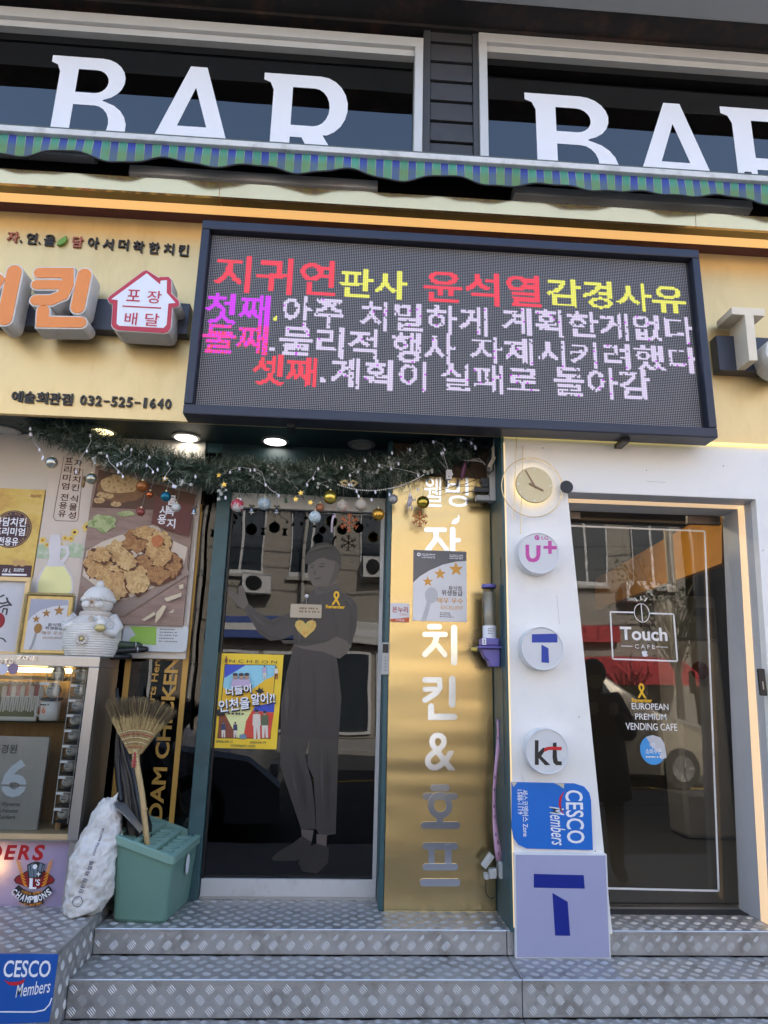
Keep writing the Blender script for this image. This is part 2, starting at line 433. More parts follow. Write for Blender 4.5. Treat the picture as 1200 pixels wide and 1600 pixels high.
# ----------------------------------------------------------------- shells of the two shops behind the glass
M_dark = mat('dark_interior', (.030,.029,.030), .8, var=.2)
M_cfloor = mat('cafe_floor_tile', (.12,.12,.12), .5, var=.12)
M_cwall = mat('cafe_wall', (.10,.10,.102), .8, var=.06)
def room(name, x0, x1, y0, y1, z0, z1, m, mf):
    MBs = [('back_wall', (x0,x1,y1,y1+.1,z0,z1), m), ('side_wall', (x0-.1,x0,y0,y1+.1,z0,z1), m), ('side_wall', (x1,x1+.1,y0,y1+.1,z0,z1), m),
           ('ceiling', (x0-.1,x1+.1,y0,y1+.1,z1,z1+.1), m), ('floor', (x0-.1,x1+.1,y0,y1+.1,z0-.1,z0), mf)]
    r = bpy.data.objects.new(name, None); col.objects.link(r); r.location = ((x0+x1)/2, y0, z0); tag(r, kind='structure')
    for n, b, mm in MBs: MB().box(*b).build(n, mm, r)
    return r
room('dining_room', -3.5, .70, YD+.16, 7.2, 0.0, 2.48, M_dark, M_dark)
room('cafe_room', .86, 3.3, YC+.10, 6.9, 0.004, 2.55, M_cwall, M_cfloor)

# ----------------------------------------------------------------- unseen building mass, added above to keep the sun off the front
def facade_building(name, label, x0, x1, y0, y1, z0, z1, m, floors, cols, mwin, group, ground=None, face=1, wfrac=.62):
    """street-side block: wall, windows (> pane, sill), parapet; face = +1 looks to +Y"""
    b = thing(name, label, 'building', ((x0+x1)/2, y0 if face > 0 else y1, z0), group)
    MB().box(x0,x1,y0,y1,z0,z1).build('wall', m, b)
    yf = y1 if face > 0 else y0
    MB().box(x0-.1,x1+.1,yf-.15,yf+.15,z1,z1+.35).build('parapet', M_conc, b)
    fh = (z1-z0)/floors; cw = (x1-x0)/cols
    for f_ in range(floors):
        for c in range(cols):
            if f_ == 0 and ground is None: continue
            wx, wz = x0+cw*(c+.5), z0+fh*(f_+.5)
            ww, wh = cw*wfrac/2, fh*.29
            w = MB().box(wx-ww,wx+ww,yf-.02,yf+.05,wz-wh,wz+wh).build('window', M_frame, b)
            for s_ in (-1, 1):
                MB().box(wx+s_*ww*.5-ww*.44, wx+s_*ww*.5+ww*.44, yf+.051, yf+.056, wz-wh*.88, wz+wh*.88).build('pane', mwin, w)
            MB().box(wx-ww-.06,wx+ww+.06,yf,yf+.12,wz-wh-.1,wz-wh).build('sill', M_conc, w)
    return b
M_conc = mat('pale_concrete', (.40,.385,.36), .85, var=.08, bump=.2)
M_frame = mat('window_frame_white', (.6,.6,.6), .5)
M_fw = mat('far_window', (.04,.05,.06), .08, .0, spec=.9)
M_tan = mat('tan_stone_cladding', (.26,.21,.155), .8, var=.1, bump=.2)
M_cream = mat('cream_render', (.30,.275,.235), .85, var=.08, bump=.2)
M_brick = mat('brown_brick', (.20,.12,.085), .85, var=.15, bump=.3, bscale=30)
up = thing('unseen_upper_floors', 'plain dark unseen upper floors raised to keep the sun off the front', 'building', (0,5.5,5.75))
MB().box(-9,9,3.75,11,5.9,8.2).build('wall', mat('upper_wall', (.14,.13,.125), .8, bump=.2), up)
MB().box(-9,9,3.60,11,8.2,8.4).build('parapet', M_conc, up)
ctr = thing('shop_party_wall', 'plain rendered side wall left of the chicken shop window', 'wall', (-6,4.5,ZG))
MB().box(-9,-3.55,3.6,9,ZG,5.7).build('wall', M_cream, ctr)
ct2 = thing('cafe_party_wall', 'plain rendered side wall right of the cafe portal', 'wall', (6,4.5,ZG))
MB().box(3.62,9,3.6,9,ZG,5.7).build('wall', M_cream, ct2)
MB().box(-9,9,7.4,9,ZG,6).build('rear_wall', M_conc, ctr)

# ----------------------------------------------------------------- the other side of the street (seen mirrored in the glass)
gb = 'buildings across the street'
facade_building('street_building', 'tan stone building across the street mirrored in the shop glass', -13.5, -4.4, -20, -12.7, ZG, 9.5, M_tan, 3, 4, M_fw, gb, ground=1)
b2 = facade_building('street_building', 'cream rendered building with a red shop awning across the street', -4.2, 10.6, -20, -12.8, ZG, 7.2, M_cream, 2, 7, M_fw, gb)
b3 = facade_building('street_building', 'brown brick building across the street beside the cream one', 10.9, 15.5, -20, -12.6, ZG, 11, M_brick, 4, 2, M_fw, gb, ground=1)
facade_building('street_building', 'grey concrete block at the far end of the street', -30, -13.8, -21, -12.9, ZG, 8.5, M_conc, 3, 6, M_fw, gb, ground=1)
facade_building('street_building', 'grey concrete block beyond the brown brick building', 15.8, 30, -21, -12.9, ZG, 7.5, M_conc, 3, 6, M_fw, gb, ground=1)
M_red = mat('red_awning_cloth', (.40,.035,.04), .7, var=.1)
ra = thing('shop_awning', 'red sloping shop awning on the cream building across the street', 'awning', (7.5,-12.6,1.2))
MB().prism_x([(-12.75,2.05),(-11.6,1.55),(-11.6,1.5),(-12.75,2.0)], 4.9, 10.2).build('canopy', M_red, ra)
MB().box(4.9,10.2,-11.6,-11.585,1.25,1.5).build('valance', M_red, ra)
rs = thing('shop_sign', 'red shop sign above the red awning across the street', 'sign', (7.4,-12.6,2.5))
MB().box(6.8,8.3,-12.75,-12.55,2.45,2.95).build('sign_board', M_red, rs)
sf = MB()
for k in range(6): sf.box(-3.9+k*1.65,-2.5+k*1.65,-12.78,-12.72,ZG+.2,1.9)
for k in range(8):
    sw = thing('shop_window', 'dark shop window at street level of the cream building', 'window', (-3.2+k*1.65,-12.7,ZG+.2), 'shop windows of the cream building')
    MB().box(-3.95+k*1.65,-2.45+k*1.65,-12.79,-12.74,ZG+.1,2.0).build('frame', M_frame, sw)
    MB().box(-3.87+k*1.65,-2.53+k*1.65,-12.739,-12.73,ZG+.18,1.92).build('pane', M_fw, sw)

# ----------------------------------------------------------------- cars parked along the kerb
def car(name, label, x, y, flip, paint, prof, glass_z, L, group):
    """side profile of (length, height) given widths: body, windows (> pane), wheels (> tyre, rim), lamps"""
    c = thing(name, label, 'car', (x, y, ZG-.12), group)
    hw = .93; s = -1 if flip else 1
    mb = MB(); rows = []
    for (a, z) in prof:
        t = max(0, z-glass_z)/.75
        rows.append([(s*a, k*hw*(1-.24*min(1,t)) , z) for k in (-1,-.93,0,.93,1)])
    n = len(prof)
    vs = []
    for r_ in rows:
        for (a, b, z) in r_: vs.append((a, b, z-(.05 if abs(b) > hw*.99*(1-.24*min(1,max(0,z-glass_z)/.75)) else 0)))
    fs = []
    for i in range(n):
        j = (i+1) % n
        for k in range(4): fs.append((i*5+k, i*5+k+1, j*5+k+1, j*5+k))
    fs.append(tuple(i*5 for i in range(n))); fs.append(tuple(i*5+4 for i in range(n))[::-1])
    mb.add(vs, fs)
    body = mb.build('body', paint, c, local=True)
    tops = sorted([a for a, z in prof if z > glass_z+.35])
    gz0, gz1 = glass_z+.04, max(z for _, z in prof)-.13
    a0, a1 = min(tops), max(tops)
    for sd_ in (-1, 1):
        yb0, yb1 = sd_*(hw+.004), sd_*(hw*(1-.24*min(1,(gz1-glass_z)/.75))+.012)
        m3 = [a0-.05, a0+(a1-a0)*.36, a0+(a1-a0)*.68, a1]
        for q in range(3):
            g = .04
            xa, xb = m3[q]+g, m3[q+1]-g
            xl, xr = (xa-(.28 if q == 0 else 0)), (xb+(.42 if q == 2 else 0))
            MB().add([(s*xl,yb0,gz0),(s*xr,yb0,gz0),(s*xb,yb1,gz1),(s*xa,yb1,gz1)], [(0,1,2,3)]).build('window', M_fw, c, local=True)
            MB().box(s*xl+.05, s*xl+.22, sd_*(hw+.001), sd_*(hw+.02), glass_z-.14, glass_z-.11).build('door_handle', M_steel, c, local=True)
    for ax in (-L*.31, L*.31):
        for sd_ in (-1, 1):
            w = MB().lathe([(.2,-.1),(.32,-.1),(.345,-.06),(.345,.06),(.32,.1),(.2,.1)], (s*ax, sd_*(hw-.08), .345), 24, axis='y').build('wheel', M_tyre, c, local=True)
            rm = MB().lathe([(.03,-.02),(.2,-.03),(.215,.0),(.2,.03),(.03,.02)], (s*ax, sd_*(hw+.015), .345), 20, axis='y')
            for k in range(5):
                t = 2*math.pi*k/5; rm.obox((s*ax+.1*math.cos(t), sd_*(hw+.05), .345+.1*math.sin(t)), (math.cos(t),0,math.sin(t)), (0,1,0), (-math.sin(t),0,math.cos(t)), .1, .012, .022)
            rm.build('rim', M_steel, c, local=True)
    MB().box(s*L*.47, s*L*.487, -hw*.85, -hw*.45, .62, .78).build('headlight', M_lamp, c, local=True)
    MB().box(s*L*.47, s*L*.487, hw*.45, hw*.85, .62, .78).build('headlight', M_lamp, c, local=True)
    return c
# ----------------------------------------------------------------- signs, pipes, doors and a street tree on the far side
for i, (x0, x1, z0, z1, c, w_) in enumerate(((-3.9,-1.4,2.3,2.95,(.06,.10,.30),'blue'),(-1.1,1.2,2.25,2.9,(.50,.50,.48),'white'),(1.5,4.3,2.3,2.9,(.40,.30,.05),'ochre'),(-9.8,-6.2,2.6,3.3,(.35,.05,.05),'dark red'),(-13.2,-10.4,2.6,3.2,(.08,.22,.12),'green'),(11.2,14.8,2.5,3.2,(.45,.45,.43),'pale grey'))):
    t = thing('far_shop_sign', '%s shop signboard on a building across the street' % w_, 'sign', ((x0+x1)/2,-12.6,z0), 'shop signboards across the street')
    MB().box(x0,x1,-12.72,-12.45,z0,z1).build('sign_box', mat('far_sign_'+w_.replace(' ','_'), c, .5), t, bevel=.02)
    MB().box(x0+.08,x1-.08,-12.449,-12.44,z0+.22,z1-.22).build('sign_stripe', M_frame, t)
for i, x in enumerate((-4.3,-1.25,4.6,6.3,10.75)):
    t = thing('drain_pipe', 'grey drain pipe across the street '+('at the corner of the tan building','between the blue and white signboards','right of the ochre signboard','left of the red shop sign','beside the brown brick building')[i], 'pipe', (x,-12.6,ZG), 'drain pipes across the street')
    MB().tube([(x,-12.55,ZG),(x,-12.55,7.0)], .055, 10).build('pipe', M_conc, t)
    for z in (1.5,4.0,6.0): MB().box(x-.08,x+.08,-12.78,-12.5,z,z+.05).build('bracket', M_black, t)
for i, (x, z) in enumerate(((-2.6,3.6),(.9,4.2),(3.3,3.4),(8.9,3.7),(-6.4,4.4))):
    t = thing('condenser_unit', 'air conditioner unit across the street '+('above the blue signboard','above the white signboard','above the ochre signboard','above the red awning','above the dark red signboard')[i], 'air conditioner', (x,-12.5,z), 'air conditioner units across the street')
    MB().box(x-.4,x+.4,-12.75,-12.38,z,z+.6).build('case', M_frame, t, bevel=.02); MB().lathe([(.02,0),(.22,0),(.22,.02),(.02,.02)], (x-.08,-12.36,z+.3), 20, axis='y').build('fan_grille', M_black, t)
def street_tree(x, y, h, label, seed):
    t = thing('street_tree', label, 'tree', (x,y,ZG)); rr_ = random.Random(seed)
    MB().tube([(x,y,ZG),(x+.05,y,ZG+h*.3),(x-.03,y+.05,ZG+h*.55)], [.13,.10,.06], 10).build('trunk', M_bark, t)
    lb = MB(); lf = MB()
    for k in range(34):
        a = rr_.random()*6.28; z0 = ZG+h*(.3+.3*rr_.random()); L = h*(.22+.2*rr_.random()); p0 = Vector((x,y,z0)); p1 = p0+Vector((math.cos(a)*L*.7,math.sin(a)*L*.7,L)); lb.tube([p0, p0.lerp(p1,.5)+Vector((0,0,.1)), p1], [.03,.02,.006], 5)
        for q in range(26):
            c = p0.lerp(p1,.3+.8*rr_.random())+Vector((rr_.gauss(0,.22),rr_.gauss(0,.22),rr_.gauss(0,.2))); s_ = .05; d = Vector((rr_.gauss(0,1),rr_.gauss(0,1),rr_.gauss(0,1))).normalized(); e = d.orthogonal().normalized(); lf.add([c-d*s_,c+e*s_*.5,c+d*s_,c-e*s_*.5],[(0,1,2,3)])
    lb.build('limbs', M_bark, t); lf.build('crown', mat('spring_leaf', (.07,.10,.03), .7, var=.3), t)
M_bark = mat('grey_bark', (.10,.085,.07), .9, var=.2, bump=.5)
street_tree(8.6, -9.9, 5.2, 'sparse young street tree before the cream building', 3); street_tree(-5.6, -9.9, 5.6, 'sparse young street tree before the tan building', 5)
# ----------------------------------------------------------------- overhead cables and poles across the street
for i, x in enumerate((-7.5, 12.5)):
    up_ = thing('utility_pole', 'grey concrete utility pole %s across the street' % ('before the tan building','before the brown brick building')[i], 'pole', (x,-9.6,ZG))
    MB().tube([(x,-9.6,ZG),(x,-9.6,8.6)], [.16,.11], 14).build('shaft', M_conc, up_)
    MB().box(x-.06,x+.06,-10.3,-8.9,7.6,7.72).build('crossarm', M_black, up_)
for i, (y, z, r_) in enumerate(((-8.95,7.75,.022),(-9.6,7.85,.016),(-10.2,7.75,.02),(-9.3,6.4,.03))):
    t = thing('overhead_cable', ('thick','thin middle','rear','low heavy')[i]+' black cable slung between the utility poles', 'cable', (2.5,y,z), 'cables slung across the street')
    MB().tube([(-30+60*k/40, y, z-1.0*math.sin(math.pi*(((-30+60*k/40)+7.5)/20 % 1))*.5) for k in range(41)], r_, 6).build('cable', M_black, t)
t = thing('service_cable', 'black service cable running from the far pole to this building', 'cable', (0,-3,7.2))
MB().tube([(-7.5+8.5*k/16, -9.6+12.6*k/16, 7.6-.9*math.sin(math.pi*k/16)) for k in range(17)], .018, 6).build('cable', M_black, t)
M_tyre = mat('tyre', (.015,.015,.015), .8); M_lamp = mat('lamp_glass', (.6,.6,.6), .1)
M_beige = mat('beige_car_paint', (.42,.37,.29), .25, .3, coat=.8, var=.02)
M_dcar = mat('grey_car_paint', (.28,.28,.285), .25, .5, coat=.8, var=.02)
van = [(-2.4,.30),(-2.42,.8),(-2.3,1.15),(-2.12,1.85),(-1.0,1.95),(.3,1.9),(1.25,1.22),(2.1,1.02),(2.4,.75),(2.42,.30)]
sedan = [(-2.3,.28),(-2.32,.75),(-2.2,.98),(-1.55,1.02),(-.95,1.40),(.25,1.42),(1.0,1.0),(1.95,.86),(2.28,.62),(2.3,.28)]
gc = 'cars parked across the street'
car('parked_van', 'beige people carrier parked across the street mirrored in the cafe door', 4.3, -5.2, False, M_beige, van, 1.12, 4.8, gc)
car('parked_car', 'grey saloon parked at the near kerb mirrored in the door glass', -2.85, -.45, False, M_dcar, sedan, .94, 4.6, gc)
# ================================================================= upper storey with the BAR windows
YB = 3.62
bar = thing('bar_front', 'dark clapboard upper storey with two white framed windows lettered BAR', 'building', (0,YB,3.9))
M_clap = mat('charcoal_clapboard', (.055,.056,.062), .55, var=.15, vscale=12, bump=.15, bscale=60)
M_beam = mat('rusty_dark_beam', (.018,.016,.017), .7, var=.2, bump=.4, bscale=40, dirt=(.085,.042,.025), dscale=4)
M_gutter = mat('grey_gutter_metal', (.42,.44,.46), .45, .1, var=.04)
M_wframe = mat('white_aluminium_frame', (.62,.62,.61), .45, .1, var=.03)
M_upglass = glass('bar_window_glass', (.10,.11,.13), .085, wob=.03)
M_upint = mat('bar_interior', (.012,.015,.024), .8)
M_vinyl = mat('white_vinyl', (.86,.87,.92), .5, var=.01)
ZB0, ZB1 = 4.0, 5.62
wins = [(-3.4, P(660,150,YB).x, P(300,38,YB).z), (P(748,150,YB).x, 3.9, P(900,68,YB).z)]
# wall behind the boards: two pieces beside and between the windows
MB().box(wins[0][1]+.002, wins[1][0]-.002, YB+.02, YB+.2, ZB0, ZB1).build('wall', mat('board_backing', (.02,.02,.022), .8), bar)
MB().box(-3.6, wins[0][0]-.005, YB+.02, YB+.2, ZB0, ZB1).build('wall', M_clap, bar)
MB().box(-3.6, 4.1, YB+.21, YB+2.5, 5.75, 5.85).build('ceiling', M_upint, bar)
MB().box(-3.6, 4.1, YB+2.5, YB+2.6, 3.4, 5.75).build('back_wall', M_upint, bar)
MB().box(-3.6, 4.1, YB+.21, YB+2.5, 3.3, 3.4).build('floor', M_upint, bar)
xa, xb = wins[0][1]+.004, wins[1][0]-.004
MB().box(xa, xa+.045, YB-.012, YB+.02, ZB0, ZB1).build('corner_trim', M_clap, bar)
MB().box(xb-.035, xb, YB-.012, YB+.02, ZB0, ZB1).build('corner_trim', M_clap, bar)
z = ZB0
while z < ZB1-.05:
    MB().add([(xa+.047,YB+.016,z),(xb-.037,YB+.016,z),(xb-.037,YB-.010,z),(xa+.047,YB-.010,z),(xa+.047,YB+.016,z+.152),(xb-.037,YB+.016,z+.152),(xb-.037,YB+.006,z+.152),(xa+.047,YB+.006,z+.152)],
             [(0,1,2,3),(7,6,5,4),(3,2,6,7),(1,5,6,2),(0,3,7,4),(0,4,5,1)]).build('plank', M_clap, bar, bevel=.004)
    z += .160
LET = {}
def arc(cx, cy, rx, ry, a0, a1, n=10): return [(cx+rx*math.cos(R(a0+(a1-a0)*k/n)), cy+ry*math.sin(R(a0+(a1-a0)*k/n))) for k in range(n+1)]
LET['B'] = [[(0,1),(0,.93),(.075,.905),(.115,.83),(.115,0),(.62,0)]+arc(.62,.27,.36,.27,-90,75)+[(.66,.545)]+arc(.60,.775,.30,.225,-75,90)+[(.60,1)],
            [(.33,.62),(.33,.87),(.52,.87)]+arc(.55,.745,.155,.125,90,-90)+[(.55,.62)],
            [(.33,.12),(.33,.49),(.56,.49)]+arc(.58,.305,.19,.185,90,-90)+[(.56,.12)]]
LET['A'] = [[(-.06,0),(.40,1),(.60,1),(1.02,0),(.80,0),(.70,.25),(.26,.25),(.15,0)], [(.315,.38),(.66,.38),(.49,.78)]]
LET['R'] = [[(0,1),(0,.93),(.075,.905),(.115,.83),(.115,0),(.33,0),(.33,.36),(.46,.36),(.70,0),(.98,0),(.69,.395)]+arc(.64,.69,.32,.31,-72,90)+[(.62,1)],
            [(.33,.48),(.33,.87),(.56,.87)]+arc(.58,.675,.175,.195,90,-90)+[(.56,.48)]]
def letter(ch, px0, px1, pyt, pyb, parent):
    """letter standing on the pane; top edge at pyt, foot at pyb (photo pixels)"""
    x0, x1, zt, zb = P(px0,(pyt+pyb)/2,YB+.048).x, P(px1,(pyt+pyb)/2,YB+.048).x, P((px0+px1)/2,pyt,YB+.048).z, P((px0+px1)/2,pyb,YB+.048).z
    shape([[(x0+a*(x1-x0), zb+b*(zt-zb)) for a, b in lp] for lp in LET[ch]], YB+.048, M_vinyl, 'letter', parent)
for k, (x0, x1, zt) in enumerate(wins):
    w = MB().box(x0, x1, YB-.03, YB+.06, zt-.075, zt).box(x0, x0+.055, YB-.03, YB+.06, ZB0+.08, zt-.0755).box(x1-.055, x1, YB-.03, YB+.06, ZB0+.08, zt-.0755).box(x0, x1, YB-.03, YB+.06, ZB0, ZB0+.079)
    wo = w.build('window', M_wframe, bar, bevel=.004)
    MB().box(x0+.056, x1-.056, YB+.0, YB+.07, zt-.125, zt-.0755).build('head_rail', M_wframe, wo)
    MB().box(x0+.0555, x1-.0555, YB+.05, YB+.058, ZB0+.0795, zt-.1255).build('pane', M_upglass, wo)
    for ch, a, b, t, f_ in ([('B',69,204,90,238),('A',236,369,104,258),('R',407,548,118,272)] if k == 0 else [('B',822,968,150,302),('A',992,1120,162,312),('R',1134,1275,172,322)]):
        letter(ch, a, b, t, f_, wo)
eave = thing('roof_eave', 'rusty dark eave beam with pale grey gutter above the bar windows', 'eave', (0,3.3,5.7))
zt = max(wins[0][2], wins[1][2])
zq = zt+.03; YQ = G(1000,19,zq).y          # where the dark beam gives way to the pale soffit metal
MB().box(-4.5, 5, YQ+.002, 3.74, zq, zq+.03).build('soffit_board', M_beam, eave)
MB().box(-4.5, 5, YB-.035, YB+.13, zt+.002, zq-.0005).build('head_beam', M_beam, eave)
YQ2 = G(1200,-12,zq).y
MB().prism_x([(YQ2,zq+.02),(YQ2+.004,zq-.012),(YQ,zq-.012),(YQ,zq+.02)], -4.5, 5).build('gutter', M_gutter, eave, bevel=.004)
MB().box(-4.5, 5, 3.0, YQ2-.002, zq, zq+.03).build('soffit_board', M_beam, eave)
MB().box(-4.5, 5, YQ+.0003, YQ+.0017, zq-.014, zq-.0005).build('drip_edge', M_gutter, eave)
MB().box(-4.5, 5, 3.0, 3.74, zq+.031, zq+.35).build('fascia_board', M_beam, eave)
# ================================================================= striped awning, rolled in
YA = 3.125
aw = thing('striped_awning', 'rolled-in green and blue striped awning with scalloped grimy valance', 'awning', (0,YA,3.65))
za = lambda px, py: P(px, py, YA).z
ztop = (za(0,190)+za(1200,282))/2
def cloth(name, c, grime):
    m = bpy.data.materials.new(name); m.use_nodes = True; n, l = m.node_tree.nodes, m.node_tree.links; b = n['Principled BSDF']
    b.inputs['Roughness'].default_value = .8
    tc = n.new('ShaderNodeTexCoord'); sp = n.new('ShaderNodeSeparateXYZ'); l.new(tc.outputs['Object'], sp.inputs[0])
    nz = n.new('ShaderNodeTexNoise'); nz.inputs['Scale'].default_value = 7; nz.inputs['Detail'].default_value = 6; l.new(tc.outputs['Object'], nz.inputs['Vector'])
    mr = n.new('ShaderNodeMapRange'); mr.inputs['From Min'].default_value = ztop-.055; mr.inputs['From Max'].default_value = ztop-.125
    l.new(sp.outputs['Z'], mr.inputs['Value'])
    ad = n.new('ShaderNodeMath'); ad.operation = 'MULTIPLY_ADD'; ad.inputs[1].default_value = 1.5; ad.inputs[2].default_value = -.75; l.new(nz.outputs['Fac'], ad.inputs[0])
    a2 = n.new('ShaderNodeMath'); a2.operation = 'ADD'; a2.use_clamp = True; l.new(ad.outputs[0], a2.inputs[0]); l.new(mr.outputs[0], a2.inputs[1])
    m3 = n.new('ShaderNodeMath'); m3.operation = 'MULTIPLY'; m3.inputs[1].default_value = .8; l.new(a2.outputs[0], m3.inputs[0])
    mx = n.new('ShaderNodeMix'); mx.data_type = 'RGBA'; mx.inputs['A'].default_value = (*c,1); mx.inputs['B'].default_value = (*grime,1)
    l.new(m3.outputs[0], mx.inputs['Factor']); l.new(mx.outputs['Result'], b.inputs['Base Color']); return m
M_cb = cloth('blue_awning_stripe', (.035,.07,.46), (.10,.16,.13)); M_cg = cloth('green_awning_stripe', (.06,.36,.30), (.16,.26,.085)); M_cc = cloth('cream_awning_line', (.5,.48,.36), (.2,.2,.1))
M_hem = mat('dark_hem_binding', (.03,.035,.04), .8)
vb = MB(); hem = []
xs0, xs1, sw = -3.3, 4.0, .0445
nst = int((xs1-xs0)/sw)
def bot(x): return ztop-.160-.019*math.sin(2*math.pi*(x+.42)/.52)-.005*math.sin(x*13.7)
def yv(x, t): return YA+.012*math.sin(x*9.3)*t+.006*math.sin(x*31)*t
for k in range(nst):
    xa_ = xs0+k*sw
    cuts = [(xa_, xa_+.0025, 2)]+[(xa_+.0025+(sw-.0025)*q/2, xa_+.0025+(sw-.0025)*(q+1)/2, k % 2) for q in range(2)]
    for (a, b, m_) in cuts:
        for q in range(5):
            t0, t1 = q/5, (q+1)/5
            pt = lambda x, t: (x, yv(x,t), ztop-.05+(bot(x)-(ztop-.05))*t)
            vb.add([pt(a,t1), pt(b,t1), pt(b,t0), pt(a,t0)], [(0,1,2,3)], m_)
    hem += [(xa_, yv(xa_,1)-.002, bot(xa_)), (xa_+sw/2, yv(xa_+sw/2,1)-.002, bot(xa_+sw/2))]
vo = vb.build('valance', [M_cb, M_cg, M_cc], aw)
MB().tube(hem, .0045, 6).build('hem_binding', M_hem, vo)
MB().prism_x([(YA-.028,ztop-.055),(YA+.02,ztop-.055),(YA+.02,ztop-.012),(YA-.028,ztop-.018)], xs0, xs1).build('front_bar', mat('white_awning_bar', (.66,.66,.64), .5, var=.1, dirt=(.4,.4,.37), dscale=9), aw, bevel=.004)
MB().prism_x([(YA-.02,ztop-.0175),(YA+.05,ztop-.0115),(YA+.09,ztop+.03),(YA+.0,ztop+.014)], xs0, xs1).build('canopy_edge', mat('grimy_canopy', (.085,.10,.08), .85, var=.3, vscale=14), aw)
MB().prism_x([(YA+.09,ztop+.031),(YB-.06,ztop+.20),(YB-.06,ztop+.17),(YA+.09,ztop+.0)], xs0, xs1).build('canopy', mat('awning_canopy', (.05,.10,.10), .85, var=.2), aw)
M_arm = mat('awning_arm', (.72,.72,.72), .45, .2)
for (p0, p1) in (((-30,230),(150,245)), ((205,268),(590,290)), ((800,300),(1170,325))):
    a, b = P(*p0, 3.28), P(*p1, 3.28)
    MB().prism_x([(3.24,a.z-.04),(3.29,a.z-.055),(3.33,a.z-.02),(3.29,a.z+.02),(3.24,a.z+.015)], a.x, b.x).build('folded_arm', M_arm, aw, bevel=.006)
for px_ in (195, 640, 1170):
    q = P(px_, 275, 3.3); MB().box(q.x-.02, q.x+.02, 3.30, YB-.02, q.z-.02, q.z+.03).build('bracket', M_black, aw)
MB().box(-3.4, 4.1, 3.38, 3.42, P(600,296,3.3).z, P(600,255,3.3).z).build('backing_board', M_beam, aw)

# ================================================================= gold fascia with cornice
M_gold = mat('gold_sheet', (.74,.565,.28), .40, .62, var=.06, vscale=1.6, bump=.03, bscale=25, stretch=(1,1,.35), dirt=(.60,.44,.20), dscale=1.8, rvar=.08)
M_brass = None
fas = thing('gold_sign_fascia', 'long gold sheet-metal shop fascia with lit cornice above the doors', 'fascia', (0,YW,ZS))
zf1 = P(600,366,YW).z
XL, XR = -3.4, 4.0
MB().box(XL, XR, YW, YW+.03, ZS, zf1).build('fascia_sheet', M_gold, fas)
MB().box(XL, XR, YW+.031, YW+.12, ZSO+.002, zf1+.4).build('backing_frame', M_black, fas)
# seams between sheets
zc0 = zf1; YK = G(600,323,zc0).y; zc1 = P(600,301,YK).z      # cornice front, its lower and upper edge
YT0, YT1 = G(600,338,zc0).y, G(600,352,zc0).y
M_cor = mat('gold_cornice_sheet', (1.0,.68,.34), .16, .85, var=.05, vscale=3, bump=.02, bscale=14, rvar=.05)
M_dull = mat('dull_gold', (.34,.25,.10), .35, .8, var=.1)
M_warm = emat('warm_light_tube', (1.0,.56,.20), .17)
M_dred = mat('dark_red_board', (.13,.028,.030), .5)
for a, b in ((XL,-.76),(-.757,1.9),(1.903,XR)):
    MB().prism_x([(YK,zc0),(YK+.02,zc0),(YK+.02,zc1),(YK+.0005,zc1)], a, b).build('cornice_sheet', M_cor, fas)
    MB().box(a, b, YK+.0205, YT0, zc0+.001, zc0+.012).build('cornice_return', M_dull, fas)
MB().box(XL, XR, YK+.0205, YW+.1, zc1-.03, zc1-.005).build('cornice_top', M_gold, fas)
MB().box(XL, XR, YT0+.001, YT1, zc0+.002, zc0+.016).build('light_tube', M_warm, fas)
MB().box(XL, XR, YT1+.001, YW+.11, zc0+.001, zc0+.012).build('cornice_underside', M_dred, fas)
# spikes of the bird wire along the cornice
sp = MB(); random.seed(3); x = -2.2
while x < 2.9:
    sp.box(x-.0009, x+.0009, YK+.05, YK+.052, zc1-.005, zc1+.05); x += .045+random.random()*.02
sp.build('bird_wire', M_black, fas)
# dark letter rail
zr0, zr1 = P(560/3.75,320+740/3.75,YW-.05).z, P(560/3.75,320+560/3.75,YW-.05).z
M_rail = mat('dark_letter_rail', (.05,.055,.075), .35, .3)
rl = MB().box(XL, P(296,500,YW-.05).x, YW-.07, YW-.001, zr0, zr1).build('letter_rail', M_rail, fas, bevel=.003)
MB().box(P(1118,545,YW-.05).x, XR, YW-.07, YW-.001, P(1150,582,YW-.05).z, P(1150,528,YW-.05).z).build('letter_rail', M_rail, fas, bevel=.003)
# channel letters: orange faces, white returns
M_org = mat('orange_letter_face', srgb(238,140,48), .35, var=.03, coat=.3); M_lw = mat('white_letter_return', (.72,.70,.66), .45, var=.05, dirt=(.5,.48,.44), dscale=9)
YL = YW-.19
def channel(strokes, r, rim, parent):
    for i, s_ in enumerate(strokes):
        pts = pxs(zoom(s_, 0, 320, 3.75), YL)
        k = (P(100,0,YL).x-P(0,0,YL).x)/100/3.75
        lo = MB().prism(stroke(pts, (r[i]+rim)*k, 8), YL+.0012*i, YL+.115).build('letter_stroke', M_lw, parent)
        MB().prism(stroke(pts, r[i]*k, 8), YL-.004+.0012*i, YL+.0005+.0012*i).build('letter_face', M_org, lo)
channel([[(232,400),(398,400),(398,470),(368,530),(300,560),(212,560)], [(215,468),(345,468)], [(495,408),(455,600)], [(252,618),(248,685),(470,688)]], [30,27,36,31], 8, fas)
channel([[(85,392),(28,668)], [(-60,392),(-5,440),(-60,520)], [(-60,610),(0,610)]], [38,28,28], 8, fas)
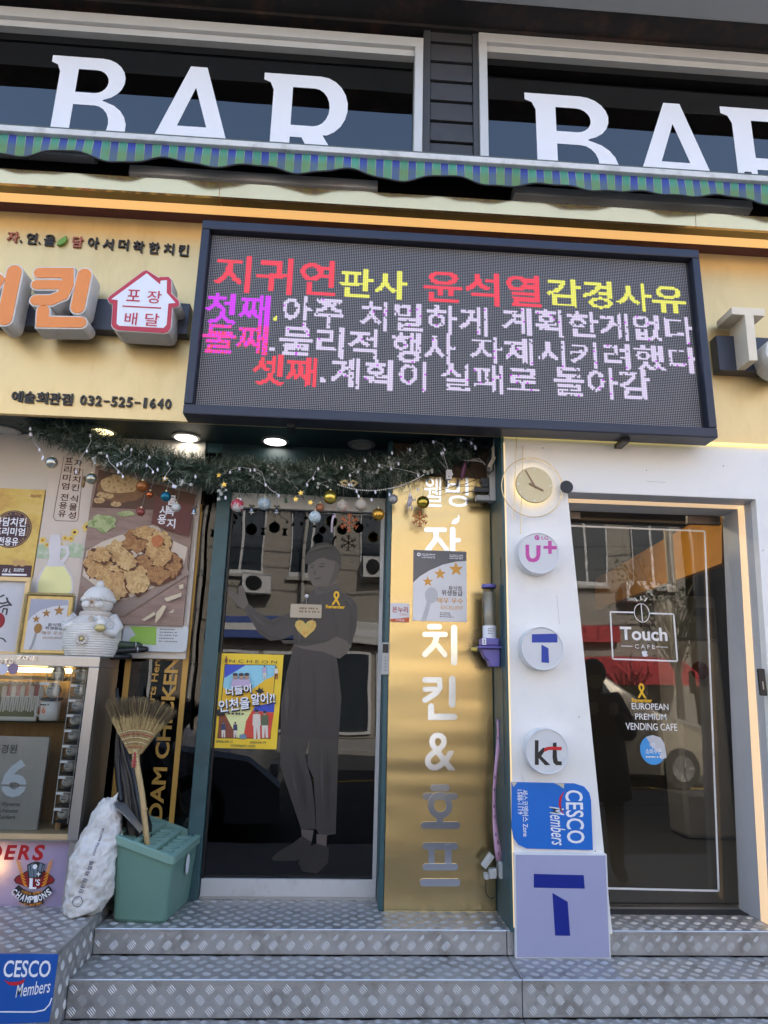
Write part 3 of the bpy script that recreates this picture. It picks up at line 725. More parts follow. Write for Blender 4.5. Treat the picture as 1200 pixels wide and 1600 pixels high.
# small raised lettering
M_blk = mat('black_letter_face', (.02,.018,.017), .4); M_redl = mat('faded_red_letter_face', (.40,.13,.09), .5)
YT = YW-.02
def ftext(s, x0, y0, x1, y1, m, off=.022): text(s, PB(x0,y0,x1,y1,YT), YT+.008, m, 'letter', fas, offset=off, depth=.010)
s_ = 3.75
for ch, a, b, c, d, m_ in [('자',35,150,105,212,M_redl),('.',110,200,122,212,M_blk),('연',150,158,212,222,M_blk),('.',219,210,230,222,M_blk),('을',253,168,318,232,M_blk),('담',420,178,482,242,M_redl),
                           ('아',510,183,576,248,M_blk),('서',597,192,660,255,M_blk),('더',690,195,750,258,M_blk),('착',775,205,842,270,M_blk),('한',868,213,932,278,M_blk),('치',955,220,1017,283,M_blk),('킨',1042,226,1104,292,M_blk),
                           ('예',62,1085,128,1150,M_blk),('술',135,1088,200,1155,M_blk),('회',208,1092,275,1160,M_blk),('관',283,1096,350,1164,M_blk),('점',355,1100,420,1168,M_blk)]:
    ftext(ch, a/s_, 320+b/s_, c/s_, 320+d/s_, m_)
for i, ch in enumerate('032-525-1640'):
    a = 465+i*45.4; yy = 1110+i*2.0
    if ch == '-': ftext(ch, (a+2)/s_, 320+(yy+26)/s_, (a+36)/s_, 320+(yy+33)/s_, M_blk, .02)
    else: ftext(ch, (a+(10 if ch == '1' else 0))/s_, 320+yy/s_, (a+36-(8 if ch == '1' else 0))/s_, 320+(yy+58)/s_, M_blk, .02)
M_leaf = mat('green_leaf_emblem', (.16,.36,.06), .4, var=.3, vscale=30)
shape([pxs(zoom([(330,230),(345,205),(365,192),(388,180),(389,200),(375,222),(350,234)], 0, 320, 3.75), YT)], YT, M_leaf, 'leaf_emblem', fas, depth=.016)
# house-shaped light box
hs = thing('house_sign', 'house-shaped white sign box with red rim reading takeaway and delivery', 'sign', tuple(P(225,510,YL)))
H = [(860,385),(930,430),(945,425),(990,425),(1003,440),(1003,520),(1048,565),(1050,588),(1035,600),(1008,603),(1000,720),(985,745),(960,752),(690,735),(665,722),(655,705),(663,582),(640,572),(632,553),(648,535),(840,392)]
def grow(pts, d):
    cx = sum(a for a, b in pts)/len(pts); cy = sum(b for a, b in pts)/len(pts)
    return [(a+(d if a > cx else -d)*min(1,abs(a-cx)/60), b+(d if b > cy else -d)*min(1,abs(b-cy)/60)) for a, b in pts]
MB().prism(pxs(zoom(grow(H,4), 0, 320, 3.75), YL), YL, YL+.13).build('sign_case', M_lw, hs)
M_rr = mat('crimson_rim', srgb(190,50,70), .4)
MB().prism(pxs(zoom(H, 0, 320, 3.75), YL), YL-.004, YL-.0005).build('rim', M_rr, hs)
H2 = [(862,405),(940,470),(943,448),(980,445),(978,518),(1030,578),(988,582),(978,705),(960,725),(700,712),(685,700),(692,562),(655,556)]
MB().prism(pxs(zoom(H2, 0, 320, 3.75), YL), YL-.006, YL-.0045).build('face', mat('sign_face_white', (.82,.84,.90), .4, var=.01), hs)
for ch, a, b, c, d in (('포',745,502,825,570),('장',865,508,948,582),('배',733,635,806,708),('달',852,640,935,715)):
    text(ch, PB(a/s_,320+b/s_,c/s_,320+d/s_,YL), YL-.0075, M_rr, 'letter', hs, offset=.008)
MB().box(*PB(720/s_,320+596/s_,948/s_,320+603/s_,YL)[:2], YL-.008, YL-.0065, *PB(720/s_,320+600/s_,948/s_,320+607/s_,YL)[2:]).build('dividing_line', M_rr, hs)
# cafe lettering on the right end of the fascia: a solid T and the start of the next letter
tq = lambda pts: pxs(zoom(pts, 1080, 380, 4.708), YL)
MB().prism(tq([(298,468),(540,480),(544,535),(460,530),(490,862),(428,862),(395,528),(300,520)]), YL, YL+.16).build('letter', mat('cream_letter', (.80,.70,.54), .4, var=.04), fas, bevel=.002)
oc = P(1229, 552, YL); MB().lathe([(.05,0),(.105,0),(.115,.01),(.115,.14),(.05,.14)], (oc.x,YL+.14,oc.z), 28, axis='y').build('letter', M_lw, fas, smooth=False)
# ================================================================= LED message board
YE = 3.24
led = thing('led_message_board', 'black-framed scrolling message board showing four lines of coloured Korean text', 'display', tuple(P(700,520,YE)))
c4 = [P(316,345,YE), P(1097,388,YE), P(1117,682,YE), P(285,648,YE)]
lx0, lx1 = (c4[0].x+c4[3].x)/2, (c4[1].x+c4[2].x)/2; lz1 = (c4[0].z+c4[1].z)/2; lz0 = (c4[2].z+c4[3].z)/2
fw = .055
fr = MB().box(lx0,lx1,YE,YE+.13,lz1-fw,lz1).box(lx0,lx1,YE,YE+.13,lz0,lz0+fw).box(lx0,lx0+fw*.8,YE,YE+.13,lz0+fw+.0005,lz1-fw-.0005).box(lx1-fw*.8,lx1,YE,YE+.13,lz0+fw+.0005,lz1-fw-.0005)
fr.build('frame', M_navy, led, bevel=.006)
MB().box(lx0+.03,lx1-.03,YE+.05,YE+.12,lz0+.03,lz1-.03).build('housing', M_black, led)
for px_ in (455, 972):
    q = P(px_, 668, YE+.1); MB().box(q.x-.02,q.x+.02,YE+.06,YE+.17,lz0-.022,lz0+.001).build('bracket', M_black, led)
MB().box(lx0+.02,lx1-.02,YE+.131,YW-.001,lz0+.06,lz1-.06).build('mount', M_black, led)
# --- lamps of the screen: one small quad for each pixel, coloured by the message
sx0, sx1, sz0, sz1 = lx0+fw*.8+.006, lx1-fw*.8-.006, lz0+fw+.006, lz1-fw-.006
PIT = .0098
NC, NR = int((sx1-sx0)/PIT), int((sz1-sz0)/PIT)
grid = {}
def raster(body, x0, y0, x1, y1, c, off=.017):
    """set the lamps covered by a word; box in photo pixels"""
    sl_ = .05*(x1-x0); b = PB(x0, y0+sl_/2, x1, y1-sl_/2, YE); me = text_mesh(body, off); a0, a1, b0, b1 = bounds(me)
    me.calc_loop_triangles()
    k = lambda v: (((v.x-a0)/(a1-a0)*(b[1]-b[0])+b[0]-sx0)/PIT, ((v.y-b0)/(b1-b0)*(b[3]-b[2])+b[2]-sz0)/PIT)
    for t in me.loop_triangles:
        A, B, C = (k(me.vertices[i].co) for i in t.vertices)
        d = (B[1]-C[1])*(A[0]-C[0])+(C[0]-B[0])*(A[1]-C[1])
        if abs(d) < 1e-9: continue
        for i in range(max(0,int(min(A[0],B[0],C[0]))), min(NC,int(max(A[0],B[0],C[0]))+1)):
            for j in range(max(0,int(min(A[1],B[1],C[1]))), min(NR,int(max(A[1],B[1],C[1]))+1)):
                x, y = i+.5, j+.5
                u = ((B[1]-C[1])*(x-C[0])+(C[0]-B[0])*(y-C[1]))/d; v = ((C[1]-A[1])*(x-C[0])+(A[0]-C[0])*(y-C[1]))/d
                if u >= -.02 and v >= -.02 and u+v <= 1.02: grid[(i,j)] = c
    bpy.data.meshes.remove(me)
CR, CY, CP, CM, CWH = 1, 2, 3, 4, 5
for w_ in [('지귀연',333,391,525,456,CR),('판사',532,412,638,461,CY),('윤석열',665,414,849,474,CR),('감경사유',858,428,1076,482,CY),
           ('첫째',318,449,420,503,CP),('.',426,487,433,494,CY),('아주',440,454,537,507,CWH),('치밀하게',563,463,765,518,CWH),('계획한게없다',788,473,1091,530,CWH),
           ('둘째',315,496,416,549,CM),('.',420,535,428,543,CWH),('물리적',437,501,590,556,CWH),('행사',613,511,715,564,CWH),('자제시키려했다',738,519,1096,577,CWH),
           ('셋째',392,547,495,600,CR),('.',500,583,508,592,CWH),('계획이',515,552,668,607,CWH),('실패로',690,560,845,612,CWH),('돌아감',870,566,1022,621,CWH)]: raster(*w_)
cols = [(.50,.47,.50),(.95,.06,.09),(.86,.84,.12),(.72,.05,.95),(.98,.05,.45),(.72,.63,.82)]
pm = [MB() for _ in cols]
pxm = MB(); hq = PIT*.36
rnd = random.Random(5)
for j in range(NR):
    for i in range(NC):
        c = grid.get((i,j), 0)
        if c == 4 and rnd.random() < .35: c = 1 if rnd.random() < .5 else 3
        if c == 5 and rnd.random() < .06: c = 3 if rnd.random() < .3 else 0
        x, z = sx0+(i+.5)*PIT, sz0+(j+.5)*PIT
        h = PIT*.455 if c else PIT*.27
        pxm.add([(x-h,YE+.046,z-h),(x+h,YE+.046,z-h),(x+h,YE+.046,z+h),(x-h,YE+.046,z+h)], [(0,1,2,3)], c)
lm = [emat('lamp_off', (.42,.40,.41), .25)]+[emat('lamp_%d' % i, c, 1.25 if i != 5 else 1.0) for i, c in enumerate(cols) if i]
lm = [mat('faint_glow_lens', (.34,.33,.34), .4, emit=.012, ecol=(.5,.46,.5))]+[emat('lamp_'+n, c, .20, .25) for n, c in zip(('red','yellow','violet','magenta','white'), cols[1:])]  # unlit lenses get a faint emission standing in for reflected grey light
tag(pxm.build('screen_lamps', lm, led), kind='stuff')
# louvre shades between the lamp rows
MB().box(sx0-.004,sx1+.004,YE+.0475,YE+.0495,sz0-.004,sz1+.004).build('screen_panel', mat('screen_black', (.022,.021,.024), .6), led)

# ================================================================= chicken shop front
shop = thing('chicken_shop_front', 'teal framed shop front with glass door, side window and dark soffit', 'shopfront', (-.6,YD,0))
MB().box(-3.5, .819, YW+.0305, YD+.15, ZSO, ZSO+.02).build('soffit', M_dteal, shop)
zh = P(480,776,YD).z
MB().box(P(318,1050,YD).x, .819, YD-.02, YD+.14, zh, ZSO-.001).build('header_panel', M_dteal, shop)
gx0, gx1 = P(345,1000,YD).x, P(597,1000,YD).x
M_door = mat('white_door_rail', (.60,.605,.61), .42, .1, var=.06, dirt=(.42,.41,.40), dscale=6)
zt_ = P(480,799,YD).z
# door posts
pxl = P(318,1050,YD).x
MB().box(pxl, gx0-.001, YD-.05, YD+.1, 0, zh-.001).build('door_post', M_teal, shop, bevel=.004)
MB().box(gx1+.001, .252, YG-.0, YD+.1, 0, ZSO-.002).build('door_post', M_teal, shop, bevel=.004)
MB().box(gx0, gx1, YD-.035, YD+.06, zt_+.001, zh-.001).build('transom', mat('cream_transom', (.62,.60,.55), .5, var=.05), shop, bevel=.004)
MB().box(gx0, gx1, YD-.03, YD+.08, .001, .014).build('threshold', M_steel, shop)
M_dglass = glass('shop_door_glass', (.16,.16,.17), .012, wob=.05)
zd0 = P(450,1403,YD-.02).z; zd1 = P(450,1374,YD-.02).z
door = MB().box(gx0+.002, gx1-.002, YD-.02, YD+.02, zd0, zd1).build('door', M_door, shop, bevel=.003)
MB().box(gx0+.002, gx0+.014, YD-.018, YD+.018, zd1+.0005, zt_).build('stile', M_black, door)
MB().box(gx1-.022, gx1-.002, YD-.018, YD+.018, zd1+.0005, zt_).build('stile', M_door, door)
MB().box(gx0+.0145, gx1-.0225, YD-.004, YD+.004, zd1+.0005, zt_).build('glass_pane', M_dglass, door)
# side window with gilt border and lettering
M_wglass = glass('shop_window_glass', (.30,.30,.30), .01, wob=.06)
win = MB().box(-3.45, pxl-.001, YD-.02, YD+.06, .10, .16).build('window', M_teal, shop)
MB().box(-3.45, pxl-.001, YD-.02, YD+.06, ZSO-.06, ZSO-.001).build('head_rail', M_teal, win)
MB().box(-3.45, pxl-.002, YD+.0, YD+.008, 0.1605, ZSO-.0605).build('pane', M_wglass, win)
M_gilt = mat('gilt_vinyl', srgb(186,146,72), .45, .2, var=.06)
YV = YD-.003
gb_ = lambda pts, nm='gilt_border': shape([pxs(pts, YV)], YV, M_gilt, nm, win, depth=.002)
gb_([(307,795),(316,800),(271,1290),(263,1290)]); gb_([(300,782),(316,788),(315,800),(307,796)])
gb_([(207,1022),(262,1024),(262,1031),(207,1029)]); gb_([(197,1024),(206,1026),(178,1290),(169,1290)])
for ch, cy, cx in zip('ADAMCHICKEN', [1285,1254,1222,1190,1158,1128,1110,1090,1067,1052,1036], [245,247,250,253,259,262,264,266,268,270,273]):
    pass
def vtext(s, cx0, cy0, cx1, cy1, m, y, parent, off=.02, nm='lettering', w=None):
    """word running up the glass from (cx0, cy0) to (cx1, cy1); w = letter height in pixels"""
    a, b = P(cx0,cy0,y), P(cx1,cy1,y); L = (b-a).length; ang = math.atan2(b.z-a.z, b.x-a.x)
    me = text_mesh(s, off); q0, q1, r0, r1 = bounds(me)
    kx = L/(q1-q0); hh = w*(P(100,cy0,y).x-P(0,cy0,y).x)/100; ky = hh/(r1-r0)
    c_, s__ = math.cos(ang), math.sin(ang); mx, mz = (a.x+b.x)/2, (a.z+b.z)/2
    def fx(x, yy):
        x = (x-(q0+q1)/2)*kx; yy = (yy-(r0+r1)/2)*ky; return mx+x*c_-yy*s__, mz+x*s__+yy*c_
    stand(me, fx, y); me.materials.append(m); return link(nm, me, parent)
vtext('JADAM CHICKEN', 240, 1325, 273, 1027, M_gilt, YV, win, .025, w=30)
vtext('Starts Here', 232, 1120, 247, 1024, M_gilt, YV, win, .02, w=11)
# blue and white printed sheets stuck behind the window
M_pr = ramp_mat('blue_splash_print', [(.0,(.75,.75,.72)),(.45,(.70,.72,.74)),(.55,(.30,.42,.62)),(.62,(.72,.74,.76)),(.8,(.10,.16,.36))], 14)
bp_ = thing('beer_poster', 'pale poster with blue splash print stuck inside the gilt-lettered window', 'poster', tuple(P(250,1120,YD+.012)))
shape([pxs([(206,1031),(308,1034),(290,1205),(186,1203)], YD+.0125)], YD+.0125, M_pr, 'print', bp_, depth=.001)
lines(PB(216,1044,250,1052,YD+.012), 1, YD+.0115, mat('blue_grey_ink', (.12,.14,.2), .6), bp_, 4)

# ================================================================= brass panel with mirror letters
M_brass = mat('brushed_brass', (.52,.40,.20), .24, .96, var=.06, vscale=1.2, bump=.4, bscale=2.2, bdetail=1, bdist=.03, stretch=(.35,.35,2.2), rvar=.06)
M_mir = mat('mirror_steel', (.66,.70,.78), .14, 1., var=.03, rvar=.04)
bz1 = P(690,745,YG).z
bpn = thing('brass_sign_panel', 'tall brushed brass panel with mirror Korean letters running down it', 'sign', (.53,YG,0))
bx0, bx1 = .2535, .815
MB().box(bx0, bx1, YG, YG+.03, .006, bz1).build('brass_sheet', M_brass, bpn, bevel=.002)
MB().box(bx0+.001, bx1-.001, YG-.004, YG+.03, .0008, .0055).build('bottom_trim', mat('pale_gold', (.8,.66,.36), .3, .9), bpn)
MB().box(.2535, .819, YG+.032, YG+.06, .02, ZSO-.003).build('wooden_backing', mat('brown_board', (.10,.06,.035), .6, var=.15), shop)
def btext(s, x0, y0, x1, y1, off=.0): text(s, PB(x0,y0,x1,y1,YG), YG-.0025, M_mir, 'letter', bpn, offset=off, depth=.002)
def bstroke(list_, ox, oy, sc):
    for i, (pts, r) in enumerate(list_):
        k = (P(100,1000,YG).x-P(0,1000,YG).x)/100/sc
        MB().prism(stroke(pxs(zoom(pts,ox,oy,sc),YG), r*k, 7), YG-.003-.0006*i, YG-.0002).build('letter_stroke', M_mir, bpn)
btext('웰', 663, 746, 690, 792, .006); btext('빙', 696, 746, 732, 792, .006)
bstroke([([(345,592),(458,592)],17),([(405,600),(405,650),(355,715)],19),([(425,655),(470,715)],17),([(508,592),(508,720)],20),([(520,658),(545,658)],17)], 580, 680, 4)
shape([pxs(zoom([(500,555),(510,530),(540,515),(545,492),(552,515),(548,540),(530,557)],580,680,4),YG)], YG-.0025, M_mir, 'leaf_mark', bpn, depth=.002)
bstroke([([(365,1197),(425,1197)],18),([(335,1245),(462,1245)],17),([(410,1255),(395,1310),(335,1370)],19),([(415,1315),(460,1372)],17),([(517,1205),(517,1420)],21)], 580, 680, 4)
bstroke([([(303,92),(395,92),(400,140),(370,180),(303,222)],18),([(303,152),(372,150)],16),([(478,88),(478,248)],22),([(342,262),(342,328),(490,328)],20)], 590, 1040, 4.105)
text('&', PB(590+303/4.105,1040+430/4.105,590+500/4.105,1040+674/4.105,YG), YG-.0025, M_mir, 'letter', bpn, offset=.008, depth=.002)
bstroke([([(358,783),(442,783)],21),([(308,838),(495,838)],20),([(398,975),(398,1005)],22),([(297,1023),(508,1023)],21)], 590, 1040, 4.105)
cc = P(590+400/4.105,1040+895/4.105,YG); kk = (P(100,1000,YG).x-P(0,1000,YG).x)/100/4.105
shape([circ(cc.x,cc.z,80*kk), circ(cc.x,cc.z,40*kk)], YG-.0052, M_mir, 'letter_ring', bpn, depth=.004)
bstroke([([(308,1157),(495,1157)],21),([(345,1170),(345,1262)],19),([(452,1170),(452,1262)],22),([(308,1290),(495,1290)],20),([(292,1390),(508,1390)],22)], 590, 1040, 4.105)
# teal return wall between brass and white pillar
MB().box(.819, .833, YW+.002, YG+.10, 0, ZSO-.003).build('return_wall', M_teal, shop)
MB().box(.8165, .8188, YW+.06, YW+.10, .62, 1.75).build('cover_strip', M_teal, shop)

def blob_(cx, cz, r_): return [(cx+r_*(.8+.4*random.random())*math.cos(k*.785), cz+r_*(.8+.4*random.random())*math.sin(k*.785)) for k in range(8)]
# ================================================================= cafe portal
cafe = thing('cafe_portal', 'white cafe portal with tapered pillar, lit reveal and frameless glass door', 'shopfront', (1.7,YW,0))
px0 = .8345
xr0, xr1 = P(957,1455,YW).x, P(887,770,YW).x
zo = P(1030,774,YW).z
jo0, jo1 = P(1181,780,YW), P(1197,1012,YW); jr = lambda z: jo0.x+(jo1.x-jo0.x)*(z-jo0.z)/(jo1.z-jo0.z)
ji0, ji1 = P(1129,811,YC), P(1155,1420,YC); jl = lambda z: ji0.x+(ji1.x-ji0.x)*(z-ji0.z)/(ji1.z-ji0.z)
# white faces (front skin) and body
MB().prism([(px0,-.006),(xr0,-.006),(xr1,zo),(jr(zo),zo),(jr(0),.001),(4.0,.001),(4.0,ZS-.001),(px0,ZS-.001)], YW, YW+.05).build('wall_face', M_white, cafe, bevel=.003)
MB().prism([(px0,.001),(xr0,.001),(xr1,zo+.001),(px0,zo+.001)], YW+.0503, YC+.02).build('pillar', M_white, cafe)
MB().box(px0, 4.0, YW+.0503, YC+.02, zo+.0015, ZS-.001).build('lintel', M_white, cafe)
for (a, b, r_) in ((848,700,1.1),(790,878,.9),(772+20,1120,.8),(905,1120,.9),(930,1330,.8),(1192,860,.8),(1010,735,.8),(1130,728,.9)):
    q = P(a, b, YW); MB().prism(blob_(q.x, q.z, r_*.0033), YW-.0008, YW-.0001).build('speck', mat('dark_speck', (.12,.11,.10), .8), cafe)
for (a, b, c, d) in ((870,930,874,975),(815,1210,818,1222),(940,1400,944,1440),(1010,752,1040,754)):
    MB().prism(stroke(pxs([(a,b),(c,d)], YW), .0012, 3), YW-.0006, YW-.0001).build('scuff', mat('pale_scuff', (.60,.58,.55), .8), cafe)
# right reveal and head reveal in grey, a lit groove in each
def reveal(t0, t1, m, nm, proud=0.):
    y0, y1 = YW+.0505+(YC-YW-.0505)*t0, YW+.0505+(YC-YW-.0505)*t1
    def xx(z, t): return jr(z)+(jl(z)-jr(z))*t - proud
    v = [(xx(.001,t0),y0,.001),(xx(.001,t1),y1,.001),(xx(zo,t1),y1,zo-.0005),(xx(zo,t0),y0,zo-.0005)]
    v += [(a+.12,b,c) for a,b,c in v]
    MB().add(v, [(0,1,2,3),(7,6,5,4),(0,4,5,1),(3,2,6,7),(1,5,6,2),(0,3,7,4)]).build(nm, m, cafe)
reveal(0,1,M_grey,'reveal_panel')
M_strip = emat('warm_reveal_strip', (1.0,.70,.42), .13)
reveal(.22,.42,M_strip,'light_strip',.003)
zi = P(1030,803,YC).z
def head(t0, t1, m, nm, d=0.):
    y0, y1 = YW+.002+(YC-YW-.002)*t0, YW+.002+(YC-YW-.002)*t1
    z0, z1 = zo-.001+(zi-zo)*t0-d, zo-.001+(zi-zo)*t1-d
    xr_ = lambda z, t: jr(zo)+(jl(zo)-jr(zo))*t
    v = [(1.05,y0,z0),(xr_(0,t0),y0,z0),(xr_(0,t1),y1,z1),(1.05,y1,z1)]; v += [(a,b,zo+.0003) for a,b,c in v]
    MB().add(v, [(3,2,1,0),(0,1,5,4),(1,2,6,5),(2,3,7,6),(3,0,4,7)]).build(nm, m, cafe)
head(0,1,M_grey,'head_panel'); head(.34,.52,M_strip,'light_strip',.003)
# glass door
M_cglass = glass('cafe_door_glass', (.72,.72,.72), .025, wob=.05)
zb0 = .012
cg = shape([[(1.10,zb0),(jl(0)-.004,zb0),(jl(zi)-.004,zi-.004),(1.10,zi-.004)]], YC, M_cglass, 'glass_door', cafe, depth=.010)
MB().box(1.1, jl(0)-.004, YC-.012, YC+.02, .0005, .0118).build('threshold', M_steel, cafe)
MB().box(1.28, jl(0), YC-.09, YC-.013, .0005, .004).build('door_mat', mat('dark_rubber', (.03,.03,.03), .8), cafe)
for a, b in ((866,907),(1075,1126)):
    bb = PB(a, 799 if a < 900 else 806, b, 811 if a < 900 else 819, YC-.01)
    MB().box(bb[0],bb[1],YC-.014,YC+.022,bb[2],bb[3]).build('hinge_clamp', mat('patch_fitting', (.16,.14,.125), .35, .9), cg, bevel=.004)
M_ln = mat('white_line_vinyl', (.85,.85,.85), .5)
YN = YC-.0015
def gline(pts, w, nm='border_line', m=None):
    k = (P(100,1000,YC).x-P(0,1000,YC).x)/100
    for i in range(len(pts)-1):
        MB().prism(stroke(pxs(pts[i:i+2],YN), w*k/2, 2), YN, YN+.0008).build(nm, m or M_ln, cg)
gline([(880,821),(1101,830),(1108,1010),(1115,1180),(1123,1392),(945,1388)], 3)
gl_ = lambda pts: zoom(pts, 900, 900, 5)
gline(gl_([(448,285),(268,280),(288,648),(792,665),(763,297),(582,292)]), 2.6, 'logo_frame')
ccx, ccy = 900+514/5, 900+288/5
c0 = P(ccx,ccy,YN); kc = (P(100,ccy,YN).x-P(0,ccy,YN).x)/100
shape([circ(c0.x,c0.z,13.6*kc,40,16.2*kc), circ(c0.x,c0.z,12.4*kc,40,15.0*kc)], YN, M_ln, 'logo_ring', cg)
gline(gl_([(508,215),(520,350)]), 1.6, 'logo_mark')
for a in (((458,170),(478,192)),((505,160),(508,185)),((555,172),(537,195))): gline(gl_(a), 1.6, 'logo_mark')
def ctext(s, a, b, c, d, off=.0, m=None, **k): return text(s, PB(900+a/5,900+b/5,900+c/5,900+d/5,YN), YN, m or M_ln, 'lettering', cg, offset=off, **k)
ctext('Touch', 345, 400, 712, 505, .025)
ctext('CAFE', 460, 535, 615, 568, .0, space=1.5)
gline(gl_([(352,546),(440,549)]), 1, 'logo_rule'); gline(gl_([(628,553),(715,557)]), 1, 'logo_rule')
ctext('EUROPEAN', 435, 995, 722, 1045, .01); ctext('PREMIUM', 463, 1076, 705, 1124, .01); ctext('VENDING CAFE', 388, 1150, 790, 1206, .01)
M_yel = mat('yellow_ribbon_vinyl', srgb(246,190,40), .5)
ctext('Remember', 436, 955, 594, 988, .03, M_yel)
def ribbon(cx, cy, h, Y, m, parent):
    """awareness ribbon: a loop with crossed tails"""
    k = (P(100,cy,Y).x-P(0,cy,Y).x)/100; c = P(cx, cy, Y); s = h*k/100
    MB().prism(stroke([(c.x+a*s,c.z+b*s) for a,b in [(22,-46),(-2,-5),(-14,15),(-15,32),(-8,44),(4,46)]], 7*s, 4), Y, Y+.0008).build('ribbon_band', m, parent)
    MB().prism(stroke([(c.x+a*s,c.z+b*s) for a,b in [(-24,-46),(0,-8),(14,14),(15,32),(8,43),(-4,46)]], 7*s, 4), Y-.0009, Y-.0001).build('ribbon_band', m, parent)
ribbon(900+513/5, 900+897/5, 23, YN, M_yel, cg)
M_app = mat('silver_vinyl', (.70,.75,.82), .45)
ac = P(900+537/5, 900+605/5, YN)
shape([[(ac.x+a*kc*5.4, ac.z+b*kc*5.4) for a, b in [(0,.62),(.35,.78),(.72,.7),(.9,.45),(.68,.2),(.66,-.1),(.95,-.4),(.7,-.85),(.42,-1),(.1,-.9),(-.2,-1),(-.5,-.92),(-.8,-.5),(-.92,0),(-.85,.45),(-.5,.75),(-.2,.72)]]], YN, M_app, 'fruit_sticker', cg)
shape([[(ac.x+a*kc*5.4, ac.z+b*kc*5.4) for a, b in [(0,.8),(.05,1.1),(.35,1.35),(.35,1.05)]]], YN, M_app, 'fruit_sticker', cg)
M_cy = mat('sky_blue_sticker', srgb(70,160,230), .5); M_torn = mat('torn_sticker_backing', (.62,.64,.68), .7)
sc_ = P(900+600/5, 900+1360/5, YN)
shape([circ(sc_.x,sc_.z,21*kc,40,22.5*kc)], YN, M_cy, 'round_sticker', cg)
shape([pxs(gl_([(575,1300),(545,1258),(600,1243),(660,1262),(690,1310),(700,1370),(706,1420),(665,1432),(650,1405),(672,1380),(640,1372),(600,1340),(575,1325)]),YN)], YN-.0008, M_torn, 'torn_patch', cg)
text('민\n소비쿠폰', PB(900+540/5,900+1300/5,900+668/5,900+1392/5,YN), YN-.0016, M_vinyl, 'lettering', cg, offset=.02)
lines(PB(900+545/5,900+1402/5,900+665/5,900+1425/5,YN), 1, YN-.0016, M_vinyl, cg, 3)
# yellow light line under the fascia and lamp beads under the message board
M_yl = emat('yellow_light_line', (1.0,.80,.22), .30)
xa_, xb_ = P(778,684,YW).x, 4.0
MB().box(xa_, xb_, YW-.012, YW-.001, ZS-.004, ZS+.012).build('light_line', M_yl, cafe)
MB().box(P(778,674,YW).x, P(1106,690,YW).x, YW-.05, YW-.002, ZS+.02, ZS+.05).build('lamp_channel', mat('grey_channel', (.35,.33,.30), .5), cafe)
M_bead = emat('warm_lamp_bead', (1.0,.70,.36), .35)
bx = P(780,674,YW).x; bd = MB()
while bx < P(1104,690,YW).x:
    bd.box(bx, bx+.010, YW-.056, YW-.0505, ZS+.026, ZS+.036); bx += .021
tag(bd.build('lamp_beads', M_bead, cafe), kind='stuff')
MB().box(px0-.004, px0+.003, YW-.004, YW-.0005, .02, ZS-.04).build('edge_light', emat('dim_edge_light', (1.0,.74,.40), .10), cafe)
# inside the cafe: ochre bulkhead, lath, air conditioner, unseen lamp added to light the bulkhead
ib = thing('ochre_bulkhead', 'ochre bulkhead beam hanging under the cafe ceiling', 'beam', (2.3,5.2,2.1))
M_och = mat('ochre_board', srgb(226,158,62), .6, var=.05)
y5 = 4.55
q = lambda x, y, Y: P(x, y, Y)
a, b, c, d = q(930,905,6.6), q(1128,790,4.35), q(1128,880,4.35), q(930,952,6.6)
MB().add([a, b, c, d, a+Vector((.06,.02,0)), b+Vector((.06,.02,0)), c+Vector((.06,.02,0)), d+Vector((.06,.02,0))], [(3,2,1,0),(4,5,6,7),(0,1,5,4),(2,3,7,6)]).build('board', M_och, ib)
ll = thing('added_cafe_light', 'unseen round lamp added at the cafe ceiling to light the ochre beam', 'light', (1.5,5.0,2.54))
MB().lathe([(.02,0),(.13,0),(.14,.02),(.14,.03),(.02,.03)], (1.5,4.7,2.515), 24).build('diffuser', emat('added_cafe_lamp', (1,.85,.6), 22.), ll)
lt = thing('pale_lath', 'pale wooden lath hanging behind the cafe glass', 'lath', tuple(P(1050,925,YC+.2)))
MB().prism(pxs([(1039,829),(1051,830),(1057,925),(1046,925)], YC+.2), YC+.2, YC+.22).build('lath', mat('pale_pine', (.62,.50,.32), .6, var=.08), lt)
ac_ = thing('standing_air_conditioner', 'tall pale standing air conditioner inside the cafe', 'air conditioner', tuple(G(1115,1330,.01)))
g0 = P(1105,1200,5.4)
MB().box(g0.x-.20,g0.x+.20,5.4,5.7,.01,1.85).build('body', mat('ac_white', (.45,.44,.42), .4), ac_, bevel=.03)
MB().box(g0.x-.16,g0.x+.16,5.385,5.4,1.5,1.75).build('grille', mat('ac_grille', (.18,.18,.18), .5), ac_)
MB().lathe([(.01,0),(.07,0),(.07,.01),(.01,.01)], (g0.x,5.385,1.25), 20, axis='y').build('badge', mat('ac_badge', (.15,.05,.05), .4), ac_)
vm = thing('vending_machine', 'dark coffee vending machine at the back of the cafe', 'vending machine', (1.5,6.3,.01))
MB().box(1.1,1.95,6.2,6.85,.01,1.8).build('cabinet', mat('vm_dark', (.04,.04,.045), .4), vm, bevel=.02)
MB().box(1.2,1.65,6.185,6.2,.9,1.6).build('display', mat('vm_display', (.10,.10,.12), .2), vm)
# black push plate on the white wall
ph = thing('black_handle_plate', 'small upright black plate on the white wall beside the cafe door', 'plate', tuple(P(1190,1066,YW)))
bb = PB(1184,1045,1195,1087,YW); MB().prism(rrect(bb[0],bb[1],bb[2],bb[3],.006), YW-.012, YW-.0005).build('plate', M_black, ph, bevel=.002)
MB().box((bb[0]+bb[1])/2-.002,(bb[0]+bb[1])/2+.002,YW-.0135,YW-.0125,bb[2]+.03,bb[2]+.07).build('slot', M_steel, ph)
